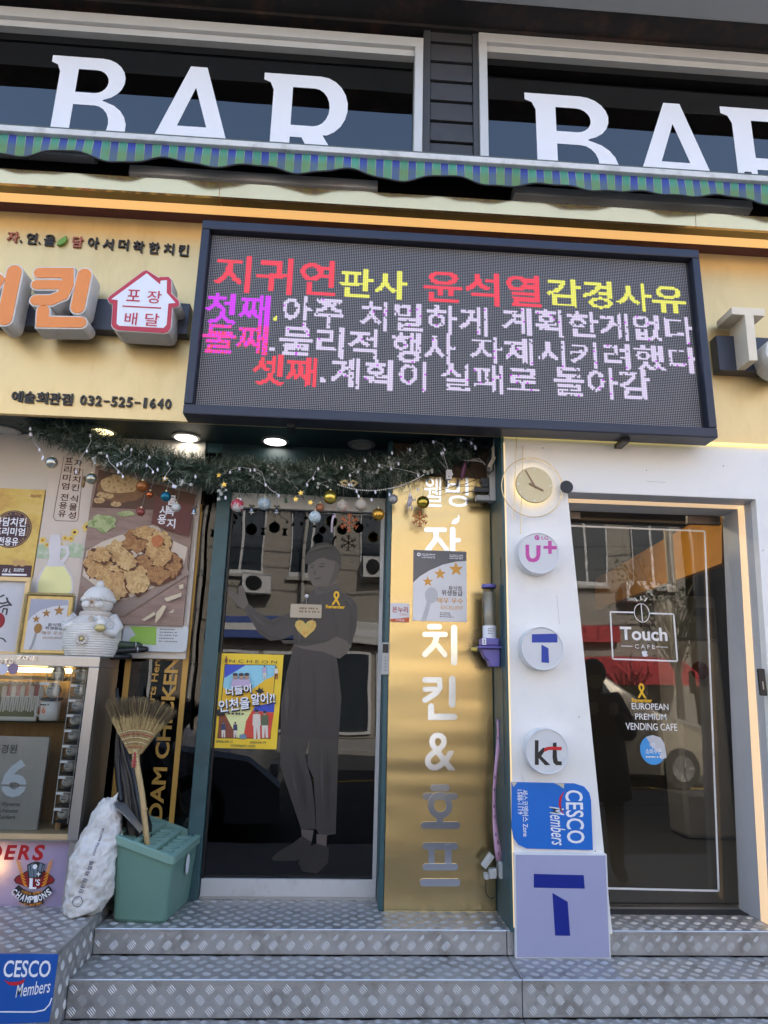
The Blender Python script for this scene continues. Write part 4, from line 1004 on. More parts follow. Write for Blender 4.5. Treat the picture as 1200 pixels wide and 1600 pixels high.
# ================================================================= garland, baubles and lights under the soffit
YGL = 3.70
random.seed(11)
gar = thing('fir_garland', 'dark green artificial fir garland with frosted tips hung along the soffit', 'garland', tuple(P(400,740,YGL)))
path = [(62,662),(95,668),(125,680),(160,700),(200,715),(240,722),(280,732),(320,738),(360,742),(400,744),(440,746),(480,746),(520,744),(560,742),(600,738),(640,728),(670,716),(700,705),(735,695)]
gp = [P(a, b, YGL) for a, b in path]
def along(t):
    i = min(int(t*(len(gp)-1)), len(gp)-2); u = t*(len(gp)-1)-i; return gp[i].lerp(gp[i+1], u)
M_ndl = mat('fir_needle', (.045,.080,.055), .6, var=.4, vscale=40); M_ndl2 = mat('grey_green_needle', (.19,.25,.205), .6, var=.3, vscale=40); M_frost = mat('frosted_needle', (.50,.53,.50), .7, var=.2)
MB().tube(gp, .006, 6).build('core_wire', mat('green_wire', (.03,.05,.03), .6), gar)
nd = MB()
for i in range(10000):
    t = random.random(); c = along(t)
    rad = .102 if t > .04 else .085
    d = Vector((random.gauss(0,1), random.gauss(0,1), random.gauss(0,1)-.15)).normalized()
    L = rad*(.55+.75*random.random()); mi = 2 if random.random() < .035+(.10 if .7 < t < .86 else 0) else (1 if random.random() < .33 else 0)
    n = 9 if L > .05 else 6
    s1 = d.orthogonal().normalized()
    for k in range(n):                                           # needles of one sprig
        u = .25+.75*k/n; b0 = c+d*L*u; a = random.random()*6.283
        s2 = d.cross(s1); o_ = (s1*math.cos(a)+s2*math.sin(a))
        e = b0+(o_*.8+d*.7).normalized()*(.030+.014*random.random())
        w = d.cross(o_).normalized()*.0021
        nd.add([b0-w, b0+w, e], [(0,1,2)], mi)
tag(nd.build('needles', [M_ndl, M_ndl2, M_frost], gar), kind='stuff')
# frosted sprays with little white blossoms
for (a, b) in ((345,770),(425,735),(560,735),(590,738),(612,720),(672,735),(500,755),(290,755),(190,700),(150,712)):
    c = P(a, b, YGL-.06); fb = MB()
    for k in range(5):
        e = c+Vector((random.gauss(0,.022), -.012, random.gauss(0,.022)))
        fb.sphere(e, .007+.004*random.random(), 6, 4)
        fb.tube([c, e], .0014, 4)
    fb.build('white_spray', M_frost, gar)
M_bow = mat('gold_bow_ribbon', (.62,.50,.26), .4, .4)
ch = P(545,757,YGL-.09)
bw = MB()
for s_ in (-1, 1): bw.tube([ch, ch+Vector((s_*.02,-.008,.02)), ch+Vector((s_*.045,0,.012)), ch+Vector((s_*.03,0,-.006)), ch], [.003,.008,.009,.007,.003], 6)
bw.build('bow', M_bow, gar, smooth=True)
# beads on a string
def catenary(p0, p1, sag, n): return [p0.lerp(p1, k/n)+Vector((0,0,-sag*4*(k/n)*(1-k/n))) for k in range(n+1)]
bs = thing('bead_string', 'white bead string draped along the front of the garland', 'bead string', tuple(P(600,768,YGL-.1)))
bm_ = MB()
for p0, p1, sg in ((P(528,757,YGL-.10),P(605,764,YGL-.10),.02),(P(605,764,YGL-.10),P(662,742,YGL-.08),.012)):
    for q in catenary(p0, p1, sg, 26): bm_.sphere(q, .0042, 6, 4)
tag(bm_.build('beads', mat('pearl_bead', (.75,.74,.70), .3), bs), kind='stuff')
# string lights
M_wire = mat('clear_wire', (.62,.62,.64), .4); M_bulb = mat('frosted_bulb', (.80,.80,.92), .3, emit=.03, ecol=(.75,.75,1))
sl = thing('fairy_light_string', 'white-wired fairy lights with frosted bulbs wound through the garland', 'fairy lights', tuple(P(400,760,YGL-.1)))
runs = [[(48,676),(57,695),(62,700),(66,712)], [(140,678),(142,690),(136,702),(125,718),(120,735)], [(166,710),(170,722),(185,735),(192,742)],
        [(205,700),(203,712),(190,722),(182,724)], [(233,712),(228,725),(240,735)], [(262,722),(265,732),(258,745),(272,758)], [(398,732),(408,738),(415,755),(422,765),(436,772)],
        [(360,735),(375,730),(392,732)], [(545,755),(555,765),(560,773)], [(498,730),(490,745),(480,755)], [(590,725),(600,727),(612,730),(640,736),(652,740)], [(560,735),(545,740),(548,755)],
        [(675,688),(690,695),(695,700),(688,706)], [(720,685),(735,690),(740,698)], [(690,705),(700,735),(705,738)]]
for rn in runs:
    p = [P(a+random.uniform(-2,2), b, YGL-.085-.02*random.random()) for a, b in rn]
    MB().tube(p, .0016, 5).build('wire', M_wire, sl)
    for q in (p[0], p[-1], p[len(p)//2]):
        MB().tube([q, q+Vector((.003,0,-.006)), q+Vector((.004,-.002,-.014)), q+Vector((.004,-.002,-.019))], [.002,.0055,.0062,.003], 8).build('bulb', M_bulb, sl, smooth=True)
for a, b in ((47,667),(47,676),(66,714),(305,742),(375,778),(352,775),(270,757),(246,731),(608,770),(640,770),(652,762),(586,766),(533,728),(612,705),(622,722),(570,717),(640,700),(742,696),(580,778)):
    q = P(a, b, YGL-.10); MB().tube([q, q+Vector((.002,0,-.006)), q+Vector((.003,0,-.015)), q+Vector((.003,0,-.02))], [.002,.0055,.006,.003], 8).build('bulb', M_bulb, sl, smooth=True)
bt = thing('light_string_battery_box', 'white battery box of the fairy lights hanging before the brass panel', 'battery box', tuple(P(701,742,YGL-.06)))
bb = PB(697,734,706,749,YGL-.07); MB().box(bb[0],bb[1],YGL-.075,YGL-.05,bb[2],bb[3]).build('case', M_vinyl, bt, bevel=.003)
MB().box(bb[0]+.012,bb[0]+.018,YGL-.077,YGL-.0755,bb[2]+.012,bb[2]+.018).build('switch', M_black, bt)
MB().tube([P(677,709,YGL-.08),P(697,732,YGL-.065)], .0013, 5).build('wire', M_wire, bt)
# baubles: (px, py, radius px, material, label)
def bmat(n, c, rough=.22, metal=.8, **k): return mat(n, c, rough, metal, **k)
mirr = dict(rough=.16, metal=.85)
BB = [(81,723,9.5,bmat('pale_silver_bauble',(.50,.50,.44)),'dull silver bauble hanging before the cream wall at the garland end'),
      (143,748,9.0,bmat('olive_silver_bauble',(.40,.40,.32)),'olive silver bauble hanging beside a gilt figure over the oil poster'),
      (222,760,9.5,bmat('amber_glass_bauble',(.30,.10,.02),.12,.3),'amber glass bauble over the peanut bowl in the chicken poster'),
      (234,773,6.0,bmat('small_copper_bauble',(.45,.12,.04)),'small copper bauble just right of the amber glass one'),
      (259,776,8.5,bmat('teal_glass_bauble',(.01,.14,.22),.15,.5),'shiny teal glass bauble over the chicken poster'),
      (275,793,7.5,bmat('white_glitter_bauble',(.62,.63,.60),.5,.2,bump=.5,bscale=400),'white glitter bauble near the right edge of the chicken poster'),
      (220,800,6.5,bmat('dull_red_bauble',(.26,.06,.05),.3,.3),'dull red bauble low over the lettuce in the chicken poster'),
      (371,790,11.0,ramp_mat('red_white_patch_print',[(.0,(.62,.61,.58)),(.5,(.60,.60,.58)),(.54,(.50,.05,.08)),(1,(.42,.04,.07))],22),'white bauble patterned in red hanging before the door head'),
      (413,787,10.8,ramp_mat('blue_grey_flake_print',[(.0,(.50,.58,.62)),(.48,(.30,.38,.42)),(.6,(.55,.62,.66)),(1,(.25,.33,.38))],70),'frosted grey-blue bauble before the door head above a silver bell'),
      (492,808,10.2,ramp_mat('pale_blue_dot_print',[(.0,(.42,.56,.62)),(.3,(.30,.46,.54)),(.6,(.62,.70,.74))],90,kind='vor'),'pale blue dotted bauble below the gold bow bauble'),
      (500,793,7.0,bmat('copper_glitter_bauble',(.42,.17,.08),.4,.6,bump=.6,bscale=400),'copper glitter bauble touching the pale blue dotted one'),
      (516,777,11.5,bmat('satin_gold_bauble',(.66,.50,.10),.25,.9),'large satin gold bauble with a bow before the door head'),
      (535,791,10.2,ramp_mat('beige_red_print',[(.0,(.52,.46,.38)),(.55,(.48,.43,.36)),(.6,(.40,.10,.08)),(.66,(.50,.45,.38))],30),'beige bauble with red motif beside the gold bow bauble'),
      (564,789,10.2,ramp_mat('beige_brown_print',[(.0,(.55,.50,.43)),(.55,(.50,.45,.38)),(.62,(.20,.12,.08)),(.68,(.50,.45,.4))],26),'beige bauble with brown drawing near the door top corner'),
      (591,804,10.5,bmat('orange_gold_bauble',(.66,.36,.06),.28,.85,bump=.4,bscale=120),'orange gold embossed bauble at the door top right corner'),
      (614,780,8.3,bmat('silver_glitter_bauble',(.42,.42,.43),.45,.6,bump=.6,bscale=500),'silver glitter bauble hanging at the brass panel edge'),
      (661,785,10.8,bmat('olive_gold_bauble',(.52,.38,.06),.22,.9),'olive gold bauble hanging before the brass panel')]
M_cap = mat('bauble_cap', (.6,.52,.3), .3, .9); M_thr = mat('hanging_thread', (.35,.35,.33), .6)
for (a, b, r_, m_, lab) in BB:
    Yb = YGL-.075-.02*random.random(); c = P(a, b, Yb); k = (P(100,b,Yb).x-P(0,b,Yb).x)/100
    t = thing('bauble', lab, 'bauble', tuple(c), 'baubles hanging from the garland')
    MB().sphere(c, r_*k, 24, 16).build('ball', m_, t, smooth=True)
    MB().lathe([(.004,0),(.0055,.001),(.0055,.008),(.002,.010)], c+Vector((0,0,r_*k-.001)), 12).build('cap', M_cap, t)
    MB().tube([c+Vector((0,0,r_*k+.008)), c+Vector((.003,.02,r_*k+.045)), c+Vector((0,.03,r_*k+.085))], .0008, 4).build('thread', M_thr, t)
# bells
M_bell = mat('silver_bell', (.62,.62,.60), .2, .95)
for (a, b, lab) in ((303,803,'silver bell hanging beside the gilt window border'),(393,801,'silver bell hanging left in the doorway head'),(432,802,'silver bell hanging under the grey-blue bauble')):
    c = P(a, b, YGL-.07); t = thing('bell', lab, 'bell', tuple(c), 'silver bells hanging from the garland')
    MB().lathe([(.003,.032),(.009,.028),(.011,.012),(.014,.002),(.018,-.004),(.016,-.004),(.012,.002)], c, 16).build('dome', M_bell, t, smooth=True)
    MB().sphere(c+Vector((0,0,-.006)), .005, 8, 6).build('clapper', M_bell, t)
    lb = MB()
    for s_ in (-1, 1): lb.tube([c+Vector((0,-.004,.034)), c+Vector((s_*.012,-.006,.044)), c+Vector((s_*.018,-.004,.036)), c+Vector((0,-.004,.034))], .0035, 5)
    lb.build('bow', mat('dark_bow', (.10,.09,.07), .5), t)
    MB().tube([c+Vector((0,0,.034)), c+Vector((0,.02,.10))], .0008, 4).build('thread', M_thr, t)
# snowflakes, candy cane, toys
M_flake = mat('copper_glitter_flake', (.50,.14,.05), .4, .4, bump=.6, bscale=400)
for (a, b, r_, lab) in ((546,817,16,'copper glitter snowflake hanging in the doorway head'),(656,811,14,'copper glitter snowflake hanging under the olive gold bauble')):
    c = P(a, b, YGL-.07); k = (P(100,b,c.y).x-P(0,b,c.y).x)/100; t = thing('snowflake_ornament', lab, 'ornament', tuple(c), 'copper snowflakes on the garland')
    for q_ in range(6):
        an = R(90+60*q_); d = Vector((math.cos(an),0,math.sin(an))); fm = MB()
        fm.tube([c, c+d*r_*k], .0030, 5)
        for s_ in (-1, 1):
            for h_ in (.45,.75):
                e = Vector((math.cos(an+s_*.9),0,math.sin(an+s_*.9))); fm.tube([c+d*r_*k*h_, c+d*r_*k*h_+e*r_*k*.32], .0026, 5)
        fm.build('arm', M_flake, t)
    MB().tube([c+Vector((0,0,r_*k)), c+Vector((0,.03,r_*k+.05))], .0008, 4).build('thread', M_thr, t)
M_pk = mat('pink_striped_candy', (.62,.50,.58), .4, var=.3, vscale=60)
cn = thing('candy_cane', 'small pink and white candy cane hanging in the doorway', 'candy cane', tuple(P(521,818,YGL-.06)))
MB().tube([P(*q_, YGL-.07) for q_ in ((518,832),(519,815),(521,806),(523,804),(524,809))], .006, 8).build('cane', M_pk, cn, smooth=True)
tl = thing('toy_skater', 'small white and lilac skater figure hanging before the brass panel', 'ornament', tuple(P(640,785,YGL-.08)))
c = P(641,782,YGL-.09)
MB().sphere(c+Vector((0,0,.02)), .012, 10, 8, sc=(1,1,1)).tube([c+Vector((0,0,.01)),c+Vector((-.004,0,-.012)),c+Vector((-.010,0,-.032))],[.011,.013,.007],8).tube([c+Vector((-.01,0,-.03)),c+Vector((-.012,0,-.052))],.004,6).tube([c+Vector((.0,0,-.02)),c+Vector((.012,0,-.04)),c+Vector((.006,0,-.055))],.004,6).tube([c+Vector((0,0,.002)),c+Vector((.03,-.004,.006))],.004,6).build('figure', mat('lilac_felt', (.55,.50,.58), .8, var=.2, vscale=60), tl, smooth=True)
MB().tube([c+Vector((0,0,.03)),c+Vector((0,.03,.09))], .0008, 4).build('thread', M_thr, tl)
ty = thing('toy_plait', 'small purple knitted plait hanging right of the battery box', 'ornament', tuple(P(724,735,YGL-.08)))
MB().tube([P(*q_,YGL-.08) for q_ in ((727,722),(725,732),(723,742),(721,750))], [.006,.012,.011,.004], 8).build('plait', mat('purple_yarn', (.22,.09,.18), .8, bump=.8, bscale=300, var=.3, vscale=60), ty, smooth=True)
tg = thing('toy_figure', 'small gilt nutcracker figure beside the olive silver bauble', 'ornament', tuple(P(131,755,YGL-.08)))
c = P(131,752,YGL-.08); MB().sphere(c+Vector((0,0,.024)),.008,10,8).tube([c+Vector((0,0,.02)),c,c+Vector((0,0,-.035))],[.007,.010,.006],8).build('figure', mat('dull_gilt_figure', (.26,.17,.08), .35, .5), tg, smooth=True)
MB().tube([c+Vector((0,0,.03)),c+Vector((0,.03,.1))], .0008, 4).build('thread', M_thr, tg)
tr = thing('toy_tree', 'tiny green tree ornament hanging in the doorway head', 'ornament', tuple(P(447,780,YGL-.08)))
c = P(447,782,YGL-.08); MB().prism([(c.x+a*.001,c.z+b*.001) for a,b in ((0,16),(9,2),(4,2),(11,-10),(3,-10),(3,-15),(-3,-15),(-3,-10),(-11,-10),(-4,2),(-9,2))], c.y, c.y+.004).build('tree', mat('green_felt', (.02,.07,.03), .7), tr)
for (a, b), lab_ in zip(((342,742),(350,757),(258,748),(470,770),(462,780),(485,785)), ('gold foil star high in the garland left of the doorway','gold foil star in the garland just above the teal door post','gold foil star above the teal glass bauble','gold foil star beside the tiny green tree ornament','gold foil star lowest of those before the door head','gold foil star between the green tree and the copper bauble')):
    c = P(a, b, YGL-.085); t = thing('gold_star', lab_, 'ornament', tuple(c), 'gold foil stars in the garland')
    MB().prism(star(c.x,c.z,.018,70+a%40), c.y, c.y+.003).build('star', mat('gold_foil', (.60,.42,.10), .25, .9), t)

# ================================================================= ceiling downlights
M_ring = mat('downlight_ring', (.42,.42,.42), .35, .6); M_on = emat('downlight_lit', (1.0,.98,.90), 3.0); M_onw = emat('downlight_warm', (1.0,.80,.40), 1.2); M_off = mat('downlight_off', (.62,.61,.58), .4)
for (a, b, m_, lab) in ((10,672,M_off,'unlit round downlight in the soffit above the cream wall'),(160,673,M_onw,'warm lit downlight half hidden by the garland'),(291,682,M_on,'bright white downlight beside the gold fascia lettering'),
                        (430,688,M_on,'bright white downlight above the left of the doorway'),(565,694,M_off,'unlit round downlight above the right of the doorway')):
    g = G(a, b, ZSO); t = thing('downlight', lab, 'downlight', tuple(g), 'round downlights in the soffit')
    MB().lathe([(.064,-.001),(.082,-.001),(.082,-.008),(.064,-.012)], g, 32).build('ring', M_ring, t, smooth=False)
    MB().lathe([(.001,-.003),(.0635,-.003),(.0635,-.0065),(.001,-.0065)], g, 32).build('diffuser', m_, t)

# ================================================================= wall clock
YK_ = YW-.035
clk = thing('wall_clock', 'round gold wall clock with large wire ring and black disc on the white pillar', 'clock', tuple(P(834,757,YK_)))
cz = lambda x, y: (740+x/7.5, 660+y/7.5)
k = (P(100,760,YK_).x-P(0,760,YK_).x)/100
fc = P(*cz(708,735), YK_); rc = P(*cz(690,755), YK_)
M_cg2 = mat('clock_face_gold', (.66,.56,.33), .5, .2, var=.02); M_wireg = mat('clock_wire_gold', (.62,.50,.30), .3, .9)
MB().lathe([(.002,0),(.1,0),(233/7.5*k,0),(233/7.5*k,.006),(.002,.006)], (fc.x,YK_,fc.z), 48, axis='y').build('face', M_cg2, clk)
MB().tube([Vector((rc.x+392/7.5*k*math.cos(t_*math.pi/32), YK_+.008, rc.z+388/7.5*k*math.sin(t_*math.pi/32))) for t_ in range(65)], .0028, 8, cap=False).build('ring', M_wireg, clk, smooth=True)
for (x0, y0, x1, y1) in ((505,110,470,1130),(580,268,553,1305)):
    MB().tube([P(*cz(x0,y0),YK_+.012), P(*cz(x1,y1),YK_+.012)], .0022, 8).build('rod', M_wireg, clk)
bd_ = P(*cz(1085,760), YK_); MB().lathe([(.002,0),(82/7.5*k,0),(82/7.5*k,.006),(.002,.006)], (bd_.x,YK_-.004,bd_.z), 32, axis='y').build('black_disc', mat('matt_black_disc', (.03,.03,.035), .6), clk)
M_hand = mat('brown_clock_hand', (.24,.14,.09), .45, .3)
pv2 = lambda x, y: P(*cz(x,y), YK_-.0075)
def hand(p, q, w, y):
    a, b = P(*cz(*p),y), P(*cz(*q),y); MB().prism(stroke([(a.x,a.z),(b.x,b.z)], w, 3), y, y+.0016).build('hand', M_hand, clk)
hand((612,565),(730,765),.0036,YK_-.0095); hand((660,715),(812,795),.0045,YK_-.0125)
for i in range(12):
    t_ = R(30*i+1); c = (fc.x+205/7.5*k*math.sin(t_), fc.z+205/7.5*k*math.cos(t_))
    MB().prism(circ(c[0],c[1],.0026 if i % 3 else .0040,10), YK_-.0075, YK_-.0065).build('hour_mark', M_vinyl, clk)
MB().lathe([(.002,0),(.075,0),(.075,.02),(.002,.02)], (fc.x,YW-.004,fc.z), 32, axis='y').build('backlight', emat('clock_backlight', (1.0,.82,.42), 1.0), clk)

# ================================================================= three round operator signs
M_rim = mat('white_sign_rim', (.74,.75,.77), .4, var=.02); M_dsk = mat('pale_sign_disc', (.68,.685,.69), .5, var=.02)
def disc_sign(cx, cy, r_, label):
    Y = YW-.075; c = P(cx, cy, Y); k = (P(100,cy,Y).x-P(0,cy,Y).x)/100
    t = thing('round_sign', label, 'sign', tuple(c), 'round phone operator signs on the white pillar')
    MB().lathe([(r_*k*.955,.0),(r_*k*.985,.001),(r_*k,-.006),(r_*k,-.07),(r_*k*.95,-.07),(r_*k*.95,-.004)], (c.x,Y,c.z), 56, axis='y').build('rim', M_rim, t)
    MB().lathe([(.001,-.0035),(r_*k*.949,-.0035),(r_*k*.949,-.01),(.001,-.01)], (c.x,Y,c.z), 48, axis='y').build('disc', M_dsk, t)
    return t, Y+.0028
M_mag = mat('magenta_print', srgb(196,72,160), .45); M_tb = mat('deep_blue_print', srgb(30,62,160), .45, var=.02); M_kb = mat('black_print', (.015,.015,.016), .45); M_kr = mat('red_print', srgb(205,35,45), .45)
t, y = disc_sign(842, 864, 35.5, 'round white sign with magenta U plus lettering below the clock')
zz = lambda x, y_: (760+x/5, 680+y_/5)
def poly(t, pts, y, m, f=zz): shape([pxs([f(*p) for p in pts], y)], y, m, 'logo_mark', t)
poly(t, [(305,855),(333,855),(335,925),(340,950),(352,963),(368,963),(382,955),(391,935),(390,860),(424,860),(422,935),(412,968),(392,988),(362,992),(330,985),(312,962),(306,930)], y, M_mag)
poly(t, [(446,865),(482,865),(482,825),(510,825),(510,865),(550,866),(550,892),(511,892),(511,927),(483,926),(483,888),(446,887)], y, M_mag)
lc = P(*zz(396,800), y); kq = (P(100,840,y).x-P(0,840,y).x)/100
shape([circ(lc.x,lc.z,4.4*kq,24)], y, M_mag, 'logo_mark', t)
for lp_ in (((390,788),(390,806),(398,806)), ((401,790),(411,793),(411,804))):
    MB().prism(stroke(pxs([zz(*p) for p in lp_], y), .0010, 2), y-.0010, y-.0002).build('logo_mark', M_dsk, t)
text('LG', PB(*zz(430,790), *zz(483,816), y), y, M_mag, 'lettering', t, offset=.02)
t, y = disc_sign(848, 1013, 36.0, 'round white sign with a blue letter T between the other two')
poly(t, [(831,991),(871,990),(871,1004),(831,1004)], y, M_tb, lambda a, b: (a,b)); poly(t, [(846,1007),(857,1013),(858,1036),(846,1035)], y, M_tb, lambda a, b: (a,b))
t, y = disc_sign(855, 1174, 36.5, 'round white sign with black kt lettering and a red stroke')
z3 = lambda x, y_: (760+x/3.077, 1000+y_/3.077)
poly(t, [(233,482),(251,482),(250,540),(272,518),(290,520),(264,558),(308,601),(282,602),(252,568),(252,601),(233,600)], y, M_kb, z3)
poly(t, [(320,495),(337,492),(339,560),(343,582),(362,584),(362,602),(335,602),(322,590),(318,565)], y, M_kb, z3)
poly(t, [(274,533),(285,516),(310,512),(362,514),(362,530),(300,528),(280,537)], y-.0008, M_kr, z3)

# ================================================================= blue CESCO plates
M_blue = mat('bright_blue_plate', srgb(22,110,205), .4, var=.03, vscale=3, coat=.3); M_tape = mat('yellowed_tape', (.58,.54,.42), .6, var=.1)
cs = thing('blue_members_plate', 'blue CESCO members plate turned on its side on the white pillar', 'sign', tuple(P(863,1275,YW-.01)))
YS = YW-.010
shape([pxs([z3(*p) for p in [(120,683),(425,690),(470,705),(495,735),(503,770),(512,1010),(195,1003),(155,985),(130,950),(122,905)]], YS)], YS, M_blue, 'plate', cs, depth=.008)
def rtext(s, x0, y0, x1, y1, m, y, parent, f, rot=-90, off=.0, shear=0.): return text(s, PB(*f(x0,y0), *f(x1,y1), y), y, m, 'lettering', parent, offset=off, rot=R(rot), shear=shear)
rtext('CESCO', 383, 722, 468, 978, M_vinyl, YS-.0008, cs, z3, off=.015)
rtext('Members', 308, 800, 378, 988, M_vinyl, YS-.0008, cs, z3, -88, off=.005, shear=.35)
rtext('세스코멤버스 Zone', 172, 720, 202, 945, M_vinyl, YS-.0008, cs, z3, off=.01)
rtext('1588-1119', 150, 720, 172, 838, M_vinyl, YS-.0008, cs, z3, off=.01)
shape([pxs([z3(*p) for p in [(375,725),(352,755),(347,790),(355,820),(375,838),(362,815),(358,785),(364,755)]], YS-.0008)], YS-.0008, M_kr, 'smile_mark', cs)
for q_ in ([(121,683),(148,685),(130,708)], [(325,688),(375,690),(372,715),(348,698)]): shape([pxs([z3(*p) for p in q_], YS-.0014)], YS-.0014, M_tape, 'tape_scrap', cs)
# second plate on the platform front
YP = 3.012
c2 = thing('blue_platform_plate', 'blue CESCO members plate on the front of the left metal platform', 'sign', tuple(P(40,1545,YP)))
f4 = lambda x, y_: (x/3.75, 1280+y_/3.75)
shape([pxs([f4(*p) for p in [(-420,786),(340,793),(302,1080),(285,1190),(-420,1215)]], YP)], YP, mat('platform_blue', srgb(20,84,170), .4, var=.04, coat=.3), 'plate', c2, depth=.008)
text('CESCO', PB(*f4(22,826), *f4(297,926), YP), YP-.0008, M_vinyl, 'lettering', c2, offset=.015)
text('Members', PB(*f4(92,952), *f4(296,1030), YP), YP-.0008, M_vinyl, 'lettering', c2, offset=.004, shear=.35, rot=R(8))
shape([pxs([f4(*p) for p in [(22,942),(60,955),(110,952),(148,935),(135,960),(100,976),(55,972)]], YP-.0008)], YP-.0008, M_kr, 'smile_mark', c2)
MB().prism(stroke(pxs([f4(*p) for p in [(-100,1128),(200,1130),(260,1118),(290,1085),(303,1050)]], YP-.0008), .0022, 3), YP-.0010, YP-.0003).build('border_line', M_vinyl, c2)

# ================================================================= leaning light box with the big T
lb_ = thing('leaning_t_panel', 'lilac square sign panel with dark blue T leaning against the pillar foot', 'sign', tuple(G(880,1499,-.1)))
b0, b1 = G(806,1499,-.1033), G(955,1497,-.1033)
ytop = YW-.022
t0, t1 = P(803,1334,ytop), P(947,1334,ytop)
b0.y = b1.y = (b0.y+b1.y)/2; zt_p = (t0.z+t1.z)/2
UL = Vector(((t0.x+b0.x)/2, 0, 0)); wpan = ((t1.x-t0.x)+(b1.x-b0.x))/2; x0p = (t0.x+b0.x)/2
hv = Vector((0, ytop-b0.y, zt_p+.1033)); hl = hv.length; hv.normalize(); nv_ = Vector((0, hv.z, -hv.y))*-1
def lp(u, v, d=0.): return Vector((x0p, b0.y, -.1033)) + Vector((1,0,0))*u*wpan + hv*v*hl + nv_*d
def lbox(u0, u1, v0, v1, d0, d1):
    vs = [lp(u0,v0,d1),lp(u1,v0,d1),lp(u1,v1,d1),lp(u0,v1,d1),lp(u0,v0,d0),lp(u1,v0,d0),lp(u1,v1,d0),lp(u0,v1,d0)]
    return vs, [(0,1,2,3),(7,6,5,4),(0,4,5,1),(1,5,6,2),(2,6,7,3),(3,7,4,0)]
MB().add(*lbox(0,1,0,1,-.022,0)).build('case', mat('white_panel_edge', (.75,.75,.76), .4), lb_, bevel=.002)
M_lil = mat('lilac_panel_face', srgb(170,172,204), .3, var=.02, coat=.4)
MB().add(*lbox(.018,.982,.014,.986,.0003,.0016)).build('face', M_lil, lb_)
zt5 = lambda x, y_: ((x-140)/455.0, 1-(y_-1025)/512.0)
M_db = mat('dark_blue_film', srgb(18,40,140), .35, var=.02)
def lpoly(pts, d):
    vs = [lp(*zt5(*p), d) for p in pts]; MB().add(vs, [tuple(range(len(vs)))[::-1]]).build('logo_mark', M_db, lb_)
lpoly([(234,1126),(477,1130),(480,1197),(233,1194)], .0022); lpoly([(322,1219),(395,1262),(402,1427),(330,1426)], .0022)
# ================================================================= posters on the shop window
def blob(cx, cy, rx, ry, n=14, j=.16, seed=0):
    rr_ = random.Random(seed+int(cx*7+cy*3)); ph = rr_.random()*6
    return [(cx+rx*(1+j*rr_.uniform(-1,1))*math.cos(2*math.pi*k/n+ph), cy+ry*(1+j*rr_.uniform(-1,1))*math.sin(2*math.pi*k/n+ph)) for k in range(n)]
YPST = YD-.05
cw = thing('cream_window_panel', 'blank cream panel filling the top of the shop window behind the posters', 'panel', tuple(P(40,860,YPST)))
MB().box(-3.3, P(318,900,YPST).x-.06, YPST+.012, YPST+.03, P(60,1018,YPST).z-.02, ZSO-.002).build('panel', mat('cream_panel', (.64,.58,.50), .6, var=.03), cw)
def poster(name, label, box, y, m, thick=.006):
    t = thing(name, label, 'poster', ((box[0]+box[1])/2, y, box[2])); sheet(box, y, m, 'sheet', t, thick); return t
z6 = lambda x, y_: (x/3.53, 640+y_/3.53)
z7 = lambda x, y_: (x/6, 640+y_/6)
# --- sunflower-oil poster: yellow with dark disc
po = poster('oil_tin_poster', 'yellow cooking oil poster with dark round badge left of the flower poster', (P(-70,830,YPST).x, P(61,832,YPST).x, P(30,906,YPST).z, P(30,764,YPST).z), YPST-.002, ramp_mat('yellow_oil_print', [(.0,(.34,.05,.05)),(.30,(.55,.30,.08)),(.5,(.72,.50,.12)),(.7,(.78,.60,.22)),(1,(.70,.52,.16))], 5, stretch=(1,1,1.6)))
yp = YPST-.0035
M_plum = mat('plum_print', srgb(74,48,56), .6); M_tan2 = mat('tan_print', srgb(200,160,100), .6)
def flat(t, pts, y, m, nm='print', f=lambda a, b: (a, b)): return shape([pxs([f(*p) for p in pts], y)], y, m, nm, t)
dc = P(*z7(110,1120), yp); kd = (P(100,830,yp).x-P(0,830,yp).x)/100
shape([circ(dc.x,dc.z,31*kd)], yp, M_plum, 'badge', po); shape([circ(dc.x,dc.z,29.5*kd), circ(dc.x,dc.z,28.8*kd)], yp-.0007, M_tan2, 'badge_ring', po)
flat(po, [(-60,1450),(300,1462),(285,1590),(-60,1575)], yp, M_plum, f=z7)
for s_, a, b, c, d in (('자담치킨',-60,1010,248,1095),('프리미엄',-60,1105,235,1180),('전용유',-20,1195,172,1275)): text(s_, PB(*z7(a,b), *z7(c,d), yp), yp-.0007, M_vinyl, 'lettering', po, offset=.022)
text('18 L', PB(*z7(25,1490), *z7(105,1525), yp), yp-.0007, M_vinyl, 'lettering', po, shear=.2, offset=.01)
lines(PB(*z7(130,1488), *z7(262,1522), yp), 2, yp-.0007, M_vinyl, po, 2)
MB().prism(stroke(pxs([z7(25,1545),z7(245,1550)], yp), .005, 4), yp-.0008, yp-.0001).build('white_bar', M_vinyl, po)
text('자담치킨', PB(*z7(285,795), *z7(390,828), yp), yp-.0007, mat('rust_print', srgb(150,70,50), .6), 'lettering', po, offset=.01)
for a in ((150,1435),(212,1438)): c = P(*z7(*a), yp); shape([circ(c.x,c.z,.020)], yp-.0008, M_tan2, 'medal', po)
def arc_text(s_, c, r_, a0, a1, m, y, t, h):
    for i, ch in enumerate(s_):
        if ch == ' ': continue
        an = R(a0+(a1-a0)*(i+.5)/len(s_)); x, z_ = c.x+r_*math.cos(an), c.z+r_*math.sin(an)
        text(ch, (x-h*.4,x+h*.4,z_-h/2,z_+h/2), y, m, 'badge_letter', t, rot=an-math.pi/2, keep=True)
arc_text('CANOLA OIL SUNFLOWER OIL', dc, 25.5*kd, 150, -60, M_tan2, yp-.0008, po, .014)
